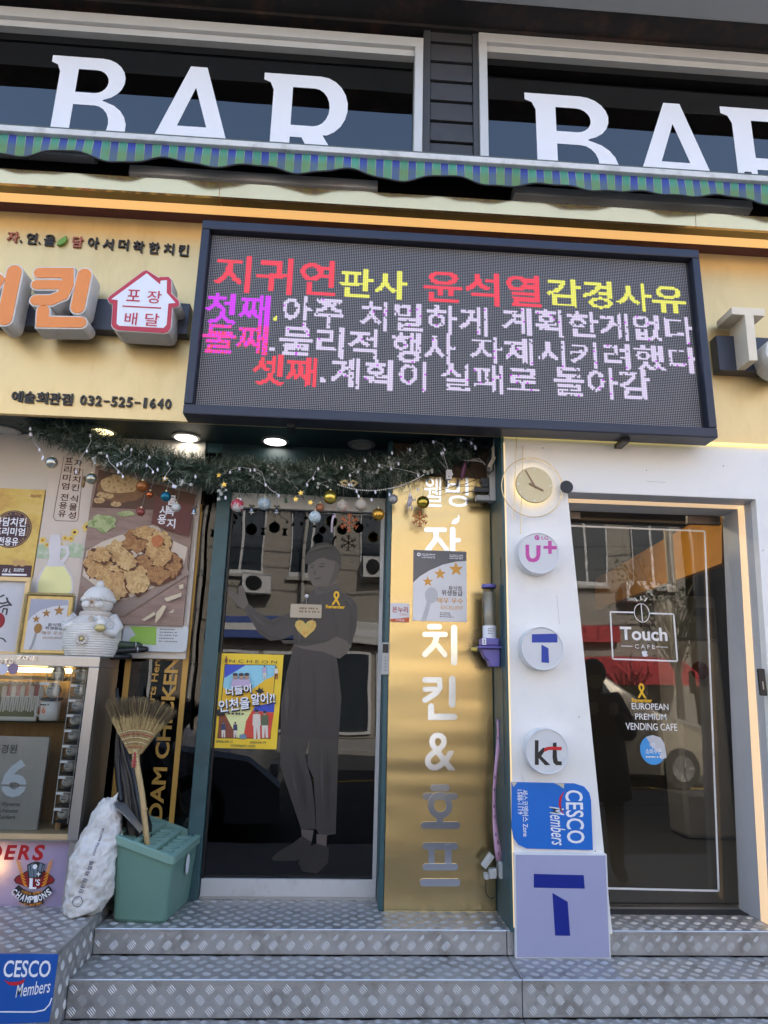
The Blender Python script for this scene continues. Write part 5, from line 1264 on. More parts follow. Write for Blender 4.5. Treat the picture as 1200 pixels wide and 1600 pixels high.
# --- flower poster with oil jug
fx0, fx1 = P(62,835,YPST).x, P(141,820,YPST).x
pf = poster('flower_oil_poster', 'pale cream oil poster with yellow flowers and glass jug beside the chicken poster', (fx0+.003, fx1-.002, P(95,1015,YPST).z, P(100,692,YPST).z), YPST-.004, mat('warm_cream_print', (.66,.57,.49), .6, var=.04, vscale=3), .005)
yq = YPST-.0052
M_br = mat('dark_brown_ink', srgb(82,44,36), .6)
for i, ch in enumerate('자담치킨식물성'): 
    x, y_ = 735-i*9.5-(2 if i > 3 else 0), 500+i*77+(28 if i > 3 else 0); text(ch, PB(*z7(x-38,y_-33), *z7(x+36,y_+33), yq), yq, M_br, 'lettering', pf, offset=.02)
for i, ch in enumerate('프리미엄전용유'):
    x, y_ = 648-i*11, 485+i*77+(28 if i > 3 else 0); text(ch, PB(*z7(x-38,y_-33), *z7(x+36,y_+33), yq), yq, M_br, 'lettering', pf, offset=.02)
MB().prism(stroke(pxs([z7(*p) for p in ((600,440),(500,1005),(520,1040),(710,1048),(730,1030),(780,560))], yq), .0012, 3), yq-.0006, yq).build('frame_line', M_br, pf)
M_ye = mat('yellow_petal_print', srgb(236,200,96), .6, var=.15, vscale=60); M_lg = ramp_mat('soft_leaf_print', [(.0,(.20,.32,.16)),(.45,(.42,.52,.34)),(.6,(.60,.62,.52)),(1,(.30,.44,.24))], 26)
flat(pf, [(355,1270),(480,1240),(560,1290),(700,1240),(800,1280),(790,1400),(640,1380),(450,1400),(340,1390)], yq-.0006, M_lg, f=z7)
for (a, b, r_) in ((400,1225,40),(440,1270,30),(610,1205,34),(665,1210,38),(700,1150,44),(820,1100,60),(570,1265,26)):
    c = P(*z7(a,b), yq); shape([star(c.x,c.z,r_/6*kd,20+a%60,.62,8)], yq-.0012, M_ye, 'flower', pf); shape([circ(c.x,c.z,r_/6*kd*.3,12)], yq-.0018, mat('flower_heart', srgb(190,120,50), .6) if a < 690 else M_br, 'flower_heart', pf)
M_jug = mat('jug_glass_print', srgb(214,210,214), .5); M_oil = mat('pale_oil_print', srgb(236,232,166), .5, var=.06)
flat(pf, [(470,1175),(560,1170),(575,1290),(560,1400),(600,1450),(680,1560),(690,1680),(650,1800),(560,1860),(420,1840),(340,1760),(330,1640),(370,1540),(440,1450),(465,1380),(455,1290)], yq-.0024, M_jug, 'jug', f=z7)
flat(pf, [(430,1470),(600,1470),(665,1570),(672,1680),(630,1780),(545,1835),(430,1815),(355,1740),(352,1640),(385,1550)], yq-.0030, M_oil, 'oil', f=z7)
MB().prism(stroke(pxs([z7(*p) for p in ((575,1290),(630,1290),(640,1350),(600,1420),(570,1430))], yq), .009, 4), yq-.0029, yq-.0023).build('jug_handle', M_jug, pf)
# --- fried chicken poster
cb = (P(139,822,YPST).x, P(297,872,YPST).x, P(228,977,YPST).z, P(230,733,YPST).z)
pc = poster('fried_chicken_poster', 'large photo poster of fried chicken on a wooden board in the shop window', cb, YPST-.022, ramp_mat('dusky_wood_print', [(.0,(.22,.14,.11)),(.45,(.32,.22,.18)),(.6,(.26,.17,.13)),(1,(.40,.30,.25))], 7, stretch=(1,1,5)), .022)
yc = YPST-.0235
lay = [0.]
def cp(pts, m, nm='print'):
    lay[0] += .0005; return flat(pc, pts, yc-lay[0], m, nm, z6)
M_dk = mat('dark_wood_print', srgb(92,62,46), .6, var=.12); cp([(545,330),(1085,470),(1075,560),(505,540),(530,420)], M_dk)
M_bowl = ramp_mat('peanut_print', [(.0,(.26,.15,.06)),(.4,(.50,.33,.15)),(.6,(.62,.44,.22)),(1,(.36,.22,.10))], 40, kind='vor')
cp(blob(670,440,135,75,18,.08), mat('basket_print', srgb(128,92,56), .6, var=.25, vscale=50), 'basket'); cp(blob(660,410,115,52,16,.08), M_bowl, 'peanuts')
for a, b in ((560,470),(545,500),(600,475),(640,520)): cp(blob(a,b,30,16,10,.2), M_bowl, 'peanut')
M_let = ramp_mat('lettuce_print', [(.0,(.05,.10,.03)),(.4,(.22,.30,.10)),(.55,(.45,.50,.25)),(1,(.12,.20,.06))], 34)
cp(blob(565,625,78,46,18,.22), M_let, 'lettuce'); cp(blob(690,575,50,16,12,.3), M_let, 'herb')
cp(blob(775,560,24,26,14,.05), mat('radish_print', srgb(150,70,72), .5), 'radish')
M_board = ramp_mat('board_print', [(.0,(.20,.14,.11)),(.5,(.30,.22,.18)),(1,(.38,.29,.24))], 9, stretch=(.6,1,4))
cp([(450,905),(640,1085),(1025,850),(1045,905),(680,1140),(640,1135),(440,960)], M_board, 'board_edge'); cp([(450,900),(640,690),(870,630),(1040,770),(1030,860),(680,1065),(640,1080)], M_board, 'board')
M_pap = mat('greaseproof_print', srgb(206,190,172), .6, var=.06); cp([(455,915),(478,780),(560,730),(640,700),(765,660),(865,628),(905,700),(1035,760),(1015,850),(930,900),(860,975),(700,1045),(640,1052),(560,1000),(500,950)], M_pap, 'paper')
M_ck = ramp_mat('fried_crust_print', [(.0,(.16,.06,.02)),(.35,(.38,.19,.07)),(.5,(.58,.35,.14)),(.62,(.70,.48,.22)),(.8,(.50,.27,.10)),(1,(.74,.56,.30))], 26, distort=2.2, bump=1.0)
M_ck2 = ramp_mat('golden_crust_print', [(.0,(.22,.09,.03)),(.35,(.46,.25,.10)),(.5,(.66,.43,.18)),(.65,(.78,.58,.30)),(1,(.62,.40,.17))], 26, distort=2.2, bump=1.0)
M_ck3 = ramp_mat('dark_crust_print', [(.0,(.12,.045,.015)),(.4,(.30,.13,.05)),(.55,(.46,.24,.09)),(.7,(.58,.35,.15)),(1,(.40,.20,.08))], 26, distort=2.2, bump=1.0); M_cks = mat('crust_crevice_print', srgb(92,50,24), .6)
for i, (a, b, rx, ry) in enumerate(((540,850,70,85),(650,780,70,60),(760,720,85,60),(800,680,60,35),(880,730,65,60),(945,850,55,70),(870,800,75,65),(680,900,80,70),(780,860,60,60),(640,970,80,75),(760,940,70,75),(870,910,60,50),(560,800,50,40),(700,840,55,45))):
    cp(blob(a+3,b+7,rx*1.05,ry*1.06,30,.20,i), M_cks, 'piece_shade'); cp(blob(a,b,rx,ry,30,.22,i), (M_ck,M_ck2,M_ck3)[i % 3], 'chicken_piece')
cp(blob(868,725,34,34,12,.12), ramp_mat('red_glaze_print', [(.2,(.30,.06,.02)),(.5,(.50,.16,.05)),(.7,(.60,.28,.10))], 60), 'glazed_bite')
cp([(855,475),(1065,520),(1040,700),(835,630)], mat('maroon_print', srgb(104,58,50), .6), 'text_panel')
for ch, a, b in (('복',905+35,560),('지',943,628),('물',948,500),('사',905,555),('용',893,605)): 
    lay[0] += .0001; text(ch, PB(*z6(a-24,b-27), *z6(a+24,b+27), yc-lay[0]-.0004), yc-lay[0]-.0004, M_vinyl, 'lettering', pc, offset=.025)
M_bone = mat('pale_shell_print', srgb(206,190,160), .6)
for q_ in ([(855,1180),(862,1120),(900,1078),(918,1085),(890,1140)], [(780,1160),(850,1115),(860,1130),(800,1165)], [(905,1040),(1000,1010),(1000,1030),(920,1060)], [(985,970),(1010,962),(1012,985),(990,990)], [(930,1120),(960,1100),(955,1120)]): cp(q_, M_bone, 'shell')
# --- green notice card low in the window
gcb = (P(192,1000,YPST).x, P(293,1002,YPST).x, P(240,1018,YPST).z, P(240,976,YPST).z)
gn = thing('green_notice_card', 'white rounded notice card with lime green patch under the chicken poster', 'notice', (gcb[0],YPST,gcb[2]))
sheet(gcb, YPST-.006, mat('card_white', (.60,.63,.64), .5), 'card', gn, .005, r=.025)
gz = lambda x, y_: (180+x/4.71, 960+y_/4.71)
flat(gn, [(110,90),(305,92),(300,225),(105,215),(108,180),(150,150)], YPST-.0068, ramp_mat('lime_print', [(.0,(.16,.36,.04)),(.5,(.30,.52,.08)),(1,(.42,.62,.20))], 10), f=gz)
lines(PB(*gz(325,100), *gz(470,210), YPST-.0068), 5, YPST-.0072, mat('grey_ink', (.25,.26,.27), .6), gn, 6, .4)

# ================================================================= photo-zone cabinet
YCB = 3.55; YCK = 3.86
cab = thing('photo_zone_cabinet', 'brushed steel display cabinet with lit glass front marked photo zone', 'cabinet', (-1.6,YCB,.05))
cxr = (P(158,1040,YCB).x+P(119,1304,YCB).x)/2; cxl = -2.9
zct, zc_b = P(80,1024,YCB).z, P(60,1312,YCB).z
zin1, zin0 = P(80,1041,YCB).z, P(60,1303,YCB).z
sx_ = P(139,1042,YCB).x
MB().box(cxl, cxr, YCB, YCK, zin1, zct).build('top', M_steel, cab, bevel=.003)
MB().box(sx_, cxr, YCB, YCB+.03, zc_b, zin1-.0005).build('stile', M_steel, cab, bevel=.002)
MB().box(cxr-.006, cxr, YCB+.0305, YCK, zc_b, zin1-.0005).build('side_panel', M_steel, cab)
M_wood = ramp_mat('warm_wood', [(.0,(.20,.11,.045)),(.5,(.34,.20,.085)),(1,(.44,.28,.13))], 6, stretch=(8,8,.6))
MB().box(cxl, cxr-.0065, YCK-.03, YCK-.005, zc_b, zin1-.0005).build('back_panel', M_wood, cab)
MB().box(sx_-.10, sx_-.075, YCB+.10, YCK-.031, zin0, zin1-.001).build('divider', M_wood, cab)
MB().box(cxl, sx_-.0005, YCB+.002, YCK-.031, zc_b, zin0).build('bottom_board', mat('pale_oak', (.50,.36,.20), .5, var=.1), cab)
MB().box(cxl, sx_-.101, YCB+.05, YCK-.031, P(50,1130,YCB).z, P(50,1130,YCB).z+.008).build('glass_shelf', glass('shelf_glass', (.62,.70,.68), .05), cab)
MB().box(cxl, sx_-.0005, YCB+.004, YCB+.009, zin0+.0005, zin1-.0005).build('glass_front', glass('cabinet_glass', (.86,.87,.86), .01), cab)
z5 = lambda x, y_: (x/5, 1000+y_/5)
lt_ = P(*z5(555,242), YCB+.16)
MB().tube([(cxl,YCB+.16,lt_.z),(lt_.x,YCB+.16,lt_.z)], .011, 12).build('light_tube', emat('cabinet_tube', (1.0,.80,.36), 5.0), cab)
MB().box(cxl, lt_.x+.03, YCB+.14, YCB+.19, lt_.z-.05, lt_.z-.03).build('tube_shelf', mat('pale_oak', (.50,.36,.20), .5), cab)
M_l3 = mat('steel_letter', (.70,.69,.66), .25, .9)
for ch, a, b, c, d in (('O',-4,150,20,185),('T',35,148,65,184),('O',75,150,105,186),('Z',135,120,180,152),('O',180,122,215,156),('N',212,124,250,158),('E',255,126,290,160)):
    text(ch, PB(*z5(a,b), *z5(c,d), YCB-.008), YCB-.010, M_l3, 'letter', cab, offset=.02, depth=.0095)
for (a, b, m_) in ((22,228,mat('blue_white_badge', (.55,.56,.66), .4)),(102,226,mat('purple_badge', (.22,.16,.26), .4))):
    c = P(*z5(a,b), YCB-.004); MB().lathe([(.001,0),(.026,0),(.026,.003),(.001,.003)], (c.x,YCB-.001,c.z), 24, axis='y').build('badge', m_, cab)
# steel plaque
pq = thing('steel_plaque', 'brushed steel plaque with large numeral and team names inside the cabinet', 'plaque', (P(30,1290,YCB+.07).x,YCB+.07,zin0))
YQ_ = YCB+.07
MB().box(cxl+.2, P(68,1220,YQ_).x, YQ_, YQ_+.02, zin0+.002, P(40,1151,YQ_).z).build('plate', mat('plaque_steel', (.40,.41,.42), .4, .7, stretch=(14,1,.5), var=.05), pq)
M_etch = mat('etched_letter', (.10,.105,.11), .5, .3); M_num = mat('grey_blue_numeral', (.60,.68,.76), .35, .1)
text('6', PB(*z5(18,932), *z5(216,1228), YQ_), YQ_-.001, M_num, 'numeral', pq, offset=.03)
MB().box(*PB(*z5(10,1128), *z5(215,1145), YQ_)[:2], YQ_-.0022, YQ_-.0012, *PB(*z5(10,1128), *z5(215,1143), YQ_)[2:]).build('bar', mat('plaque_steel2', (.40,.41,.42), .35, .8), pq)
for s_, a, b, c, d in (('최경원',-60,815,135,885),('2073',75,1120,150,1148),('Wyverns',10,1265,160,1308),('Unicons',0,1318,140,1348),('Raiders',-15,1366,122,1398)):
    text(s_, PB(*z5(a,b), *z5(c,d), YQ_), YQ_-.0028, M_etch, 'lettering', pq, offset=.012, shear=.15 if s_[0] in 'WUR' else 0)
# team photograph in its frame
YF_ = YCB+.15
tp = thing('team_photo', 'framed team photograph of players in white kit on the cabinet shelf', 'photo', tuple(P(30,1128,YF_)))
bb = PB(-80,1064,60,1126,YF_); sheet(bb, YF_, mat('photo_mount', (.66,.64,.58), .5), 'mount', tp, .012)
sheet((bb[0]+.01,bb[1]-.012,bb[2]+.022,bb[3]-.012), YF_-.0015, mat('photo_field', (.16,.17,.09), .5, var=.2, vscale=30), 'photograph', tp, .001)
M_kit = mat('white_kit_print', (.60,.56,.52), .6); M_mar = mat('maroon_shirt_print', (.32,.10,.09), .6); M_skn = mat('face_print', (.42,.27,.19), .6)
for i in range(9):
    c = P(*z5(12+i*36,560-i%2*10), YF_); w = .011
    flat_ = lambda pts, dy, m, nm: shape([[(c.x+a*w, c.z+b*w) for a, b in pts]], YF_-.0022-dy, m, nm, tp)
    flat_([(-.9,0),(-.2,0),(0,6),(.3,0),(1,0),(.9,7),(-.8,7)], 0, M_kit, 'player_trousers'); flat_([(-1.1,6.5),(1.1,6.5),(1.2,11.5),(-1.1,11.5)], .0004, M_mar if i % 2 else M_kit, 'player_shirt'); flat_([(-.5,11.8),(.5,11.8),(.5,13.4),(-.5,13.4)], .0004, M_skn, 'player_head')
# baseballs in clear cases
M_ball = mat('baseball_leather', (.68,.66,.62), .55, var=.05, vscale=30); M_ink = mat('ink_scribble', (.03,.03,.05), .5); M_seam = mat('red_seam', (.45,.10,.08), .6)
M_acr = glass('clear_acrylic', (.90,.91,.91), .03); M_base = mat('black_case_base', (.02,.02,.02), .4)
def ball_case(c, s, lab_c, lab_b, gr, blacks=True, seed=0):
    """c: centre of the foot of the cube, s: edge"""
    t = thing('ball_case', lab_c, 'case', tuple(c), gr)
    MB().box(c.x-s/2,c.x+s/2,c.y-s/2,c.y+s/2,c.z+.003,c.z+s).build('cube', M_acr, t)
    ed = MB()
    for a in (-1, 1): ed.box(c.x+a*s/2-.0012,c.x+a*s/2+.0012,c.y-s/2-.0015,c.y-s/2+.001,c.z,c.z+s)
    ed.box(c.x-s/2,c.x+s/2,c.y-s/2-.0015,c.y-s/2+.001,c.z+s-.003,c.z+s); ed.build('edge', mat('acrylic_edge', (.66,.68,.68), .2), t)
    MB().box(c.x-s*.42,c.x+s*.42,c.y-s*.42,c.y+s*.42,c.z+.004,c.z+.014).build('base', M_base, t)
    MB().box(c.x-s/2,c.x-s/2+s*.48,c.y-s/2-.004,c.y-s/2-.002,c.z+s*.84,c.z+s*.99).build('name_tag', M_vinyl, t)
    b = thing('baseball', lab_b, 'baseball', (c.x,c.y,c.z+.014), gr.replace('cases','baseballs'))
    bc = Vector((c.x,c.y,c.z+.014+s*.40)); r_ = s*.40
    MB().sphere(bc, r_, 20, 14).build('ball', M_ball, b, smooth=True)
    sm = [bc+Vector((math.sin(t_)*.75, -.66*math.cos(t_*2)*.5-.6, math.cos(t_)*.75)).normalized()*(r_*1.005) for t_ in [k*.2 for k in range(-8,9)]]
    MB().tube(sm, .0011, 4).build('seam', M_seam, b)
    rr_ = random.Random(seed)
    for _ in range(3):
        z0 = rr_.uniform(-.25,.35); pts = [bc+Vector((-.5+.1*k+rr_.uniform(-.03,.03), -1, z0+rr_.uniform(-.14,.14))).normalized()*(r_*1.008) for k in range(9)]
        MB().tube(pts, .0012, 4).build('signature', M_ink, b)
sxc = P(*z5(552,880), YCB+.075).x; zs0 = P(*z5(470,1440), YCB+.045).z; zs1 = P(*z5(640,232), YCB+.045).z; cs_ = (zs1-zs0)/10
ords = ['lowest','second lowest','third lowest','fourth lowest','fifth lowest','fifth','fourth','third','second','topmost']
for i in range(10):
    w = ords[i]+(' from the top' if 4 < i < 9 else '')
    ball_case(Vector((sxc, YCB+.09, zs0+i*cs_)), cs_*.985, 'clear ball case, %s of the cabinet stack' % w, 'signed baseball in the %s case of the cabinet stack' % w, 'clear ball cases stacked in the cabinet', seed=i)
zsh = P(50,1130,YCB).z+.009
mg = thing('mug', 'white mug with orange numeral 16 on the cabinet shelf', 'mug', tuple(Vector((P(76,1127,YCB+.11).x,YCB+.11,zsh))))
mc = Vector((P(76,1127,YCB+.11).x,YCB+.11,zsh)); k1 = .0036
MB().lathe([(.001,0),(.042,0),(.046,.004),(.046,.092),(.043,.092),(.041,.008),(.001,.008)], mc, 28).build('body', M_ball, mg, smooth=True)
MB().tube([mc+Vector((-.044,0,.075)),mc+Vector((-.07,0,.07)),mc+Vector((-.075,0,.045)),mc+Vector((-.06,0,.022)),mc+Vector((-.045,0,.02))], .0055, 8).build('handle', M_ball, mg, smooth=True)
text('16', (mc.x-.034,mc.x-.004,mc.z+.035,mc.z+.065), mc.y-.0475, mat('orange_print', srgb(216,110,60), .5), 'numeral', mg, offset=.02)
lines((mc.x-.034,mc.x+.006,mc.z+.07,mc.z+.083), 1, mc.y-.0475, M_ink, mg, 8)
ball_case(mc+Vector((.0,.0,.094)), .092, 'clear ball case standing on the white mug', 'baseball in the case standing on the mug', 'clear ball cases by the mug', seed=21)
ball_case(mc+Vector((.014,.006,.188)), .080, 'clear ball case, upper of the two above the mug', 'baseball in the upper case above the mug', 'clear ball cases by the mug', seed=22)
# --- light box below the cabinet
lbx = thing('champions_light_box', 'lilac backlit box with red lettering and round baseball champions emblem', 'light box', (-1.6,YCB,.05))
lxr = (P(110,1316,YCB+.02).x+P(97,1420,YCB+.02).x)/2; YLB = YCB+.03
mface = bpy.data.materials.new('lilac_light_box_face'); mface.use_nodes = True
n_, l_ = mface.node_tree.nodes, mface.node_tree.links; pb_ = n_['Principled BSDF']; pb_.inputs['Base Color'].default_value = (*srgb(170,164,206),1); pb_.inputs['Roughness'].default_value = .35
tl_ = n_.new('ShaderNodeBsdfTranslucent'); tl_.inputs['Color'].default_value = (.9,.85,.8,1); mxs = n_.new('ShaderNodeMixShader'); mxs.inputs[0].default_value = .35
l_.new(pb_.outputs[0], mxs.inputs[1]); l_.new(tl_.outputs[0], mxs.inputs[2]); l_.new(mxs.outputs[0], n_['Material Output'].inputs['Surface'])
MB().box(cxl, lxr, YLB, YLB+.004, .0505, zc_b-.012).build('face', mface, lbx)
MB().box(lxr+.0005, cxr, YLB-.02, YCK, .0505, zc_b-.012).build('end_panel', M_steel, lbx)
MB().prism_x([(YCB-.004,zc_b-.001),(YCB+.05,zc_b-.001),(YCB+.05,zc_b-.0115),(YCB+.026,zc_b-.0115),(YCB-.004,zc_b-.006)], cxl, cxr).build('ledge', M_steel, lbx)
MB().box(cxl, lxr, YCK-.02, YCK-.01, .0505, zc_b-.012).build('back', M_rim, lbx)
gl0 = P(4,1347,YLB+.05); MB().sphere((gl0.x,YLB+.055,gl0.z), .035, 16, 10).build('lamp', emat('box_lamp', (1.0,.62,.25), 7.), lbx)
yl_ = YLB-.0012
f8 = lambda x, y_: (x/10.91, 1290+y_/10.91)
M_lred = mat('red_letter_print', srgb(176,26,36), .4)
for ch, a, c in (('D',-190,35),('E',80,280),('R',310,520),('S',558,755)): text(ch, PB(*f8(a,330 if ch != 'S' else 325), *f8(c,585 if ch != 'S' else 598), yl_), yl_, M_lred, 'lettering', lbx, offset=.035, shear=.12)
M_emr = mat('emblem_red', srgb(140,28,30), .5); M_emb = mat('emblem_black', (.012,.012,.015), .5); M_emo = mat('emblem_orange', srgb(232,150,40), .5); M_emc = mat('emblem_steel', srgb(110,125,140), .5)
lay2 = [0.]
def em(pts, m, nm='emblem_shape'): lay2[0] += .0004; return flat(lbx, pts, yl_-lay2[0], m, nm, f8)
em([(232,930),(270,870),(470,765),(760,765),(900,870),(938,930),(900,985),(600,1090),(270,985)], M_emb); em([(245,930),(285,880),(470,785),(750,785),(890,880),(925,930),(885,975),(600,1080),(285,975)], M_emr)
for s_ in (-1, 1):
    for k in range(8):
        x0, y0 = 588+s_*(120+k*2+ (k*14)), 1045-k*55
        em([(x0,y0),(x0+s_*60,y0-30),(x0+s_*95,y0-95),(x0+s_*50,y0-55),(x0+s_*5,y0-22)], M_emo, 'emblem_wing')
em([(480,890),(462,670),(530,632),(620,612),(710,632),(775,662),(705,890)], M_emb)
for q_ in ([(505,880),(480,690),(505,670),(530,880)], [(535,880),(520,665),(565,640),(570,880)], [(650,750),(680,640),(725,650),(690,800)], [(735,670),(760,680),(725,790),(712,780)], [(585,880),(575,730),(640,730),(620,880)]): em(q_, M_emc, 'emblem_stripe')
c = P(*f8(612,690), yl_); lay2[0] += .0004; shape([circ(c.x,c.z,.0105,20)], yl_-lay2[0], M_vinyl, 'emblem_ball', lbx)
em([(655,775),(668,815),(700,825),(668,838),(655,880),(642,838),(612,825),(642,815)], M_vinyl, 'emblem_spark')
em([(222,1120),(260,1060),(320,1010),(400,1080),(480,1120),(600,1140),(720,1120),(790,1060),(820,1020),(870,1060),(892,1110),(860,1170),(745,1260),(740,1330),(600,1370),(450,1360),(322,1300),(330,1275)], M_emb)
em([(500,895),(560,895),(555,1050),(620,1045),(612,1082),(482,1080),(495,1050),(505,930)], M_vinyl, 'emblem_letter'); lay2[0] += .0004
text("'S", PB(*f8(615,900), *f8(700,1010), yl_), yl_-lay2[0], M_vinyl, 'emblem_letter', lbx, offset=.02)
def bend(s_, x0, y0, x1, y1, sag, hgt, m, off):
    n = len(s_)
    for i, ch in enumerate(s_):
        if ch == ' ': continue
        u = (i+.5)/n; x, y_ = x0+(x1-x0)*u, y0+(y1-y0)*u+sag*4*u*(1-u); sl_ = (y1-y0)/(x1-x0)+sag*4*(1-2*u)/(x1-x0); w = (x1-x0)/n*.46
        lay2[0] += .00002; text(ch, PB(*f8(x-w,y_-hgt/2), *f8(x+w,y_+hgt/2), yl_), yl_-lay2[0]-.0003, m, 'emblem_letter', lbx, offset=off, rot=-math.atan(sl_))
bend('CHAMPIONS', 225, 1085, 885, 1085, 160, 118, M_vinyl, .03); bend('KOREAN SERIES', 390, 1100, 735, 1100, 48, 42, M_emo, .01); bend('THE FIRST WIRE-TO-WIRE', 335, 1300, 735, 1300, 35, 32, M_emo, .0)

# ================================================================= things on the cabinet top
ZT = zct
# snowman figurine
YSN = 3.70
sb = P(141,1021,YSN); sb.z = ZT+.001; ks = (P(100,980,YSN).x-P(0,980,YSN).x)/100
M_cer = mat('white_glazed_ceramic', (.72,.71,.68), .35, var=.04, vscale=10, dirt=(.55,.52,.46), dscale=9); M_beig = mat('beige_glaze', (.56,.50,.44), .45, var=.06)
sn = thing('snowman_figurine', 'white ceramic snowman in ribbed jumper and knitted hat on the cabinet', 'figurine', tuple(sb))
pr = []
for i in range(120):
    u = i/119; z_ = u*72*ks; r_ = (30+14*math.sin(math.pi*min(1,(u*.80+.16))))*ks*(1-.50*max(0,u-.72)/.28)
    pr.append((r_-(.0042 if i % 6 == 0 else (.0014 if i % 6 in (1,5) else 0)), z_))
MB().lathe([(.001,0)]+pr+[(.001,72*ks)], sb, 40).build('body', M_cer, sn, smooth=True)
hc = sb+Vector((2*ks,0,86*ks)); MB().sphere(hc, 23*ks, 28, 18, sc=(1.06,.95,.95)).build('head', M_cer, sn, smooth=True)
hat = MB(); prh = []
for i in range(30):
    a = R(8+i*2.85); prh.append(((25.5*ks)*math.cos(a)+(.0012 if i % 2 else 0), 25.5*ks*math.sin(a)*1.05))
hat.lathe([(20*ks,.0)]+prh+[(.001,26*ks)], hc+Vector((0,.006,2*ks)), 36).build('hat', M_cer, sn, smooth=True)
bm_ = MB()
for k in range(40):
    a = 2*math.pi*k/40; c = hc+Vector((25.5*ks*math.cos(a), .004+25*ks*math.sin(a), 5*ks)); bm_.sphere(c, .0085, 6, 5, sc=(.7,.7,1.4))
bm_.build('hat_brim', M_cer, sn, smooth=True); MB().sphere(hc+Vector((0,.006,31*ks)), 6.5*ks, 12, 8).build('pompom', M_cer, sn, smooth=True)
MB().tube([hc+Vector((21*ks*math.cos(2*math.pi*k/20), 20*ks*math.sin(2*math.pi*k/20), -19*ks)) for k in range(21)], 5.5*ks, 8).build('scarf', M_beig, sn, smooth=True)
MB().sphere(hc+Vector((-.005,-24*ks,-1*ks)), .009, 10, 8, sc=(1,1.2,.8)).build('nose', mat('brown_nose', (.35,.20,.10), .5), sn, smooth=True)
for s_ in (-1, 1):
    MB().sphere(hc+Vector((s_*10*ks-.003,-20.5*ks,-4*ks)), 7.5*ks, 12, 8, sc=(1,.55,.8)).build('cheek', M_cer, sn, smooth=True)
    e0 = hc+Vector((s_*9*ks-.003,-21.8*ks,4*ks)); MB().tube([e0+Vector((-.010,0,0)),e0+Vector((0,-.002,.004)),e0+Vector((.010,0,0))], .0013, 5).build('eye', mat('eye_line', (.16,.13,.10), .5), sn)
m0 = hc+Vector((-.003,-22.5*ks,-9*ks)); MB().tube([m0+Vector((-.013,0,.004)),m0+Vector((0,-.002,-.002)),m0+Vector((.013,0,.004))], .0014, 5).build('mouth', mat('mouth_line', (.30,.16,.12), .5), sn)
MB().tube([sb+Vector((-28*ks,-.01,64*ks)),sb+Vector((-41*ks,-.03,50*ks)),sb+Vector((-34*ks,-.075,44*ks)),sb+Vector((-18*ks,-.10,50*ks))], [8*ks,8*ks,7*ks,6*ks], 10).build('arm', M_cer, sn, smooth=True)
MB().tube([sb+Vector((30*ks,-.01,64*ks)),sb+Vector((42*ks,-.03,48*ks)),sb+Vector((40*ks,-.08,36*ks)),sb+Vector((28*ks,-.11,40*ks))], [8*ks,8*ks,7.5*ks,6*ks], 10).build('arm', M_cer, sn, smooth=True)
bc = sb+Vector((26*ks,-.135,50*ks)); bird = MB().sphere(bc, 8.5*ks, 14, 10, sc=(1,.9,1.1)).sphere(bc+Vector((-4*ks,-.008,8*ks)), 5*ks, 12, 8).build('bird', M_cer, sn, smooth=True)
MB().sphere(bc+Vector((1*ks,-.022,-7*ks)), 7*ks, 12, 8, sc=(1.2,.6,.9)).build('gilt_basket', mat('dull_gilt', (.52,.44,.20), .4, .5), bird, smooth=True)
for (a, b, r_) in ((0,26,11),(8,58,6)):
    c = sb+Vector((a*ks, -(44*ks+.004) if b < 40 else -(38*ks), b*ks)); fl = MB()
    for k in range(10): t_ = 2*math.pi*k/10; fl.sphere(c+Vector((math.cos(t_)*r_*ks*.62,0,math.sin(t_)*r_*ks*.62)), r_*ks*.26, 8, 6, sc=(1,.4,1))
    f_ = fl.build('flower', M_beig, sn, smooth=True); MB().sphere(c, r_*ks*.3, 8, 6, sc=(1,.6,1)).build('flower_heart', mat('dull_gilt', (.52,.44,.20), .4, .5), f_)
# framed certificate with rope moulding
def rope_frame(t, x0, x1, z0, z1, y, w, m):
    for (a, b) in (((x0,z0),(x1,z0)),((x1,z0),(x1,z1)),((x1,z1),(x0,z1)),((x0,z1),(x0,z0))):
        fm = MB(); n = int(math.hypot(b[0]-a[0], b[1]-a[1])/.010)
        for k in range(n):
            u = (k+.5)/n; c = Vector((a[0]+(b[0]-a[0])*u, y, a[1]+(b[1]-a[1])*u)); d = Vector((b[0]-a[0],0,b[1]-a[1])).normalized(); s2 = Vector((-d.z,0,d.x))
            fm.tube([c-d*.004-s2*w/2, c+Vector((0,-w*.35,0)), c+d*.004+s2*w/2], [.003,.0048,.003], 6)
        fm.build('moulding', m, t, smooth=True)
z8 = lambda x, y_: (x/5.714, 880+y_/5.714)
M_antg = mat('antique_gold', (.46,.36,.16), .35, .7, var=.2, vscale=30)
YFR = 3.75
b_ = PB(*z8(205,285), *z8(605,810), YFR); b_ = (b_[0],b_[1]+.012,ZT+.012,b_[3])
cf = thing('framed_certificate', 'three-star certificate in a rope-edged gold frame beside the snowman', 'frame', (b_[0],YFR,ZT))
rope_frame(cf, b_[0]-.004, b_[1]+.004, b_[2]-.004, b_[3]+.004, YFR-.004, .016, M_antg)
sheet((b_[0],b_[1],b_[2],b_[3]), YFR+.0, M_antg, 'frame_board', cf, .014)
ci = (b_[0]+.022,b_[1]-.022,b_[2]+.020,b_[3]-.022); sheet(ci, YFR-.002, mat('certificate_paper', (.62,.63,.66), .4, var=.03), 'paper', cf, .0015)
W_, H_ = ci[1]-ci[0], ci[3]-ci[2]
sq = lambda u, v: (ci[0]+u*W_, ci[2]+v*H_)
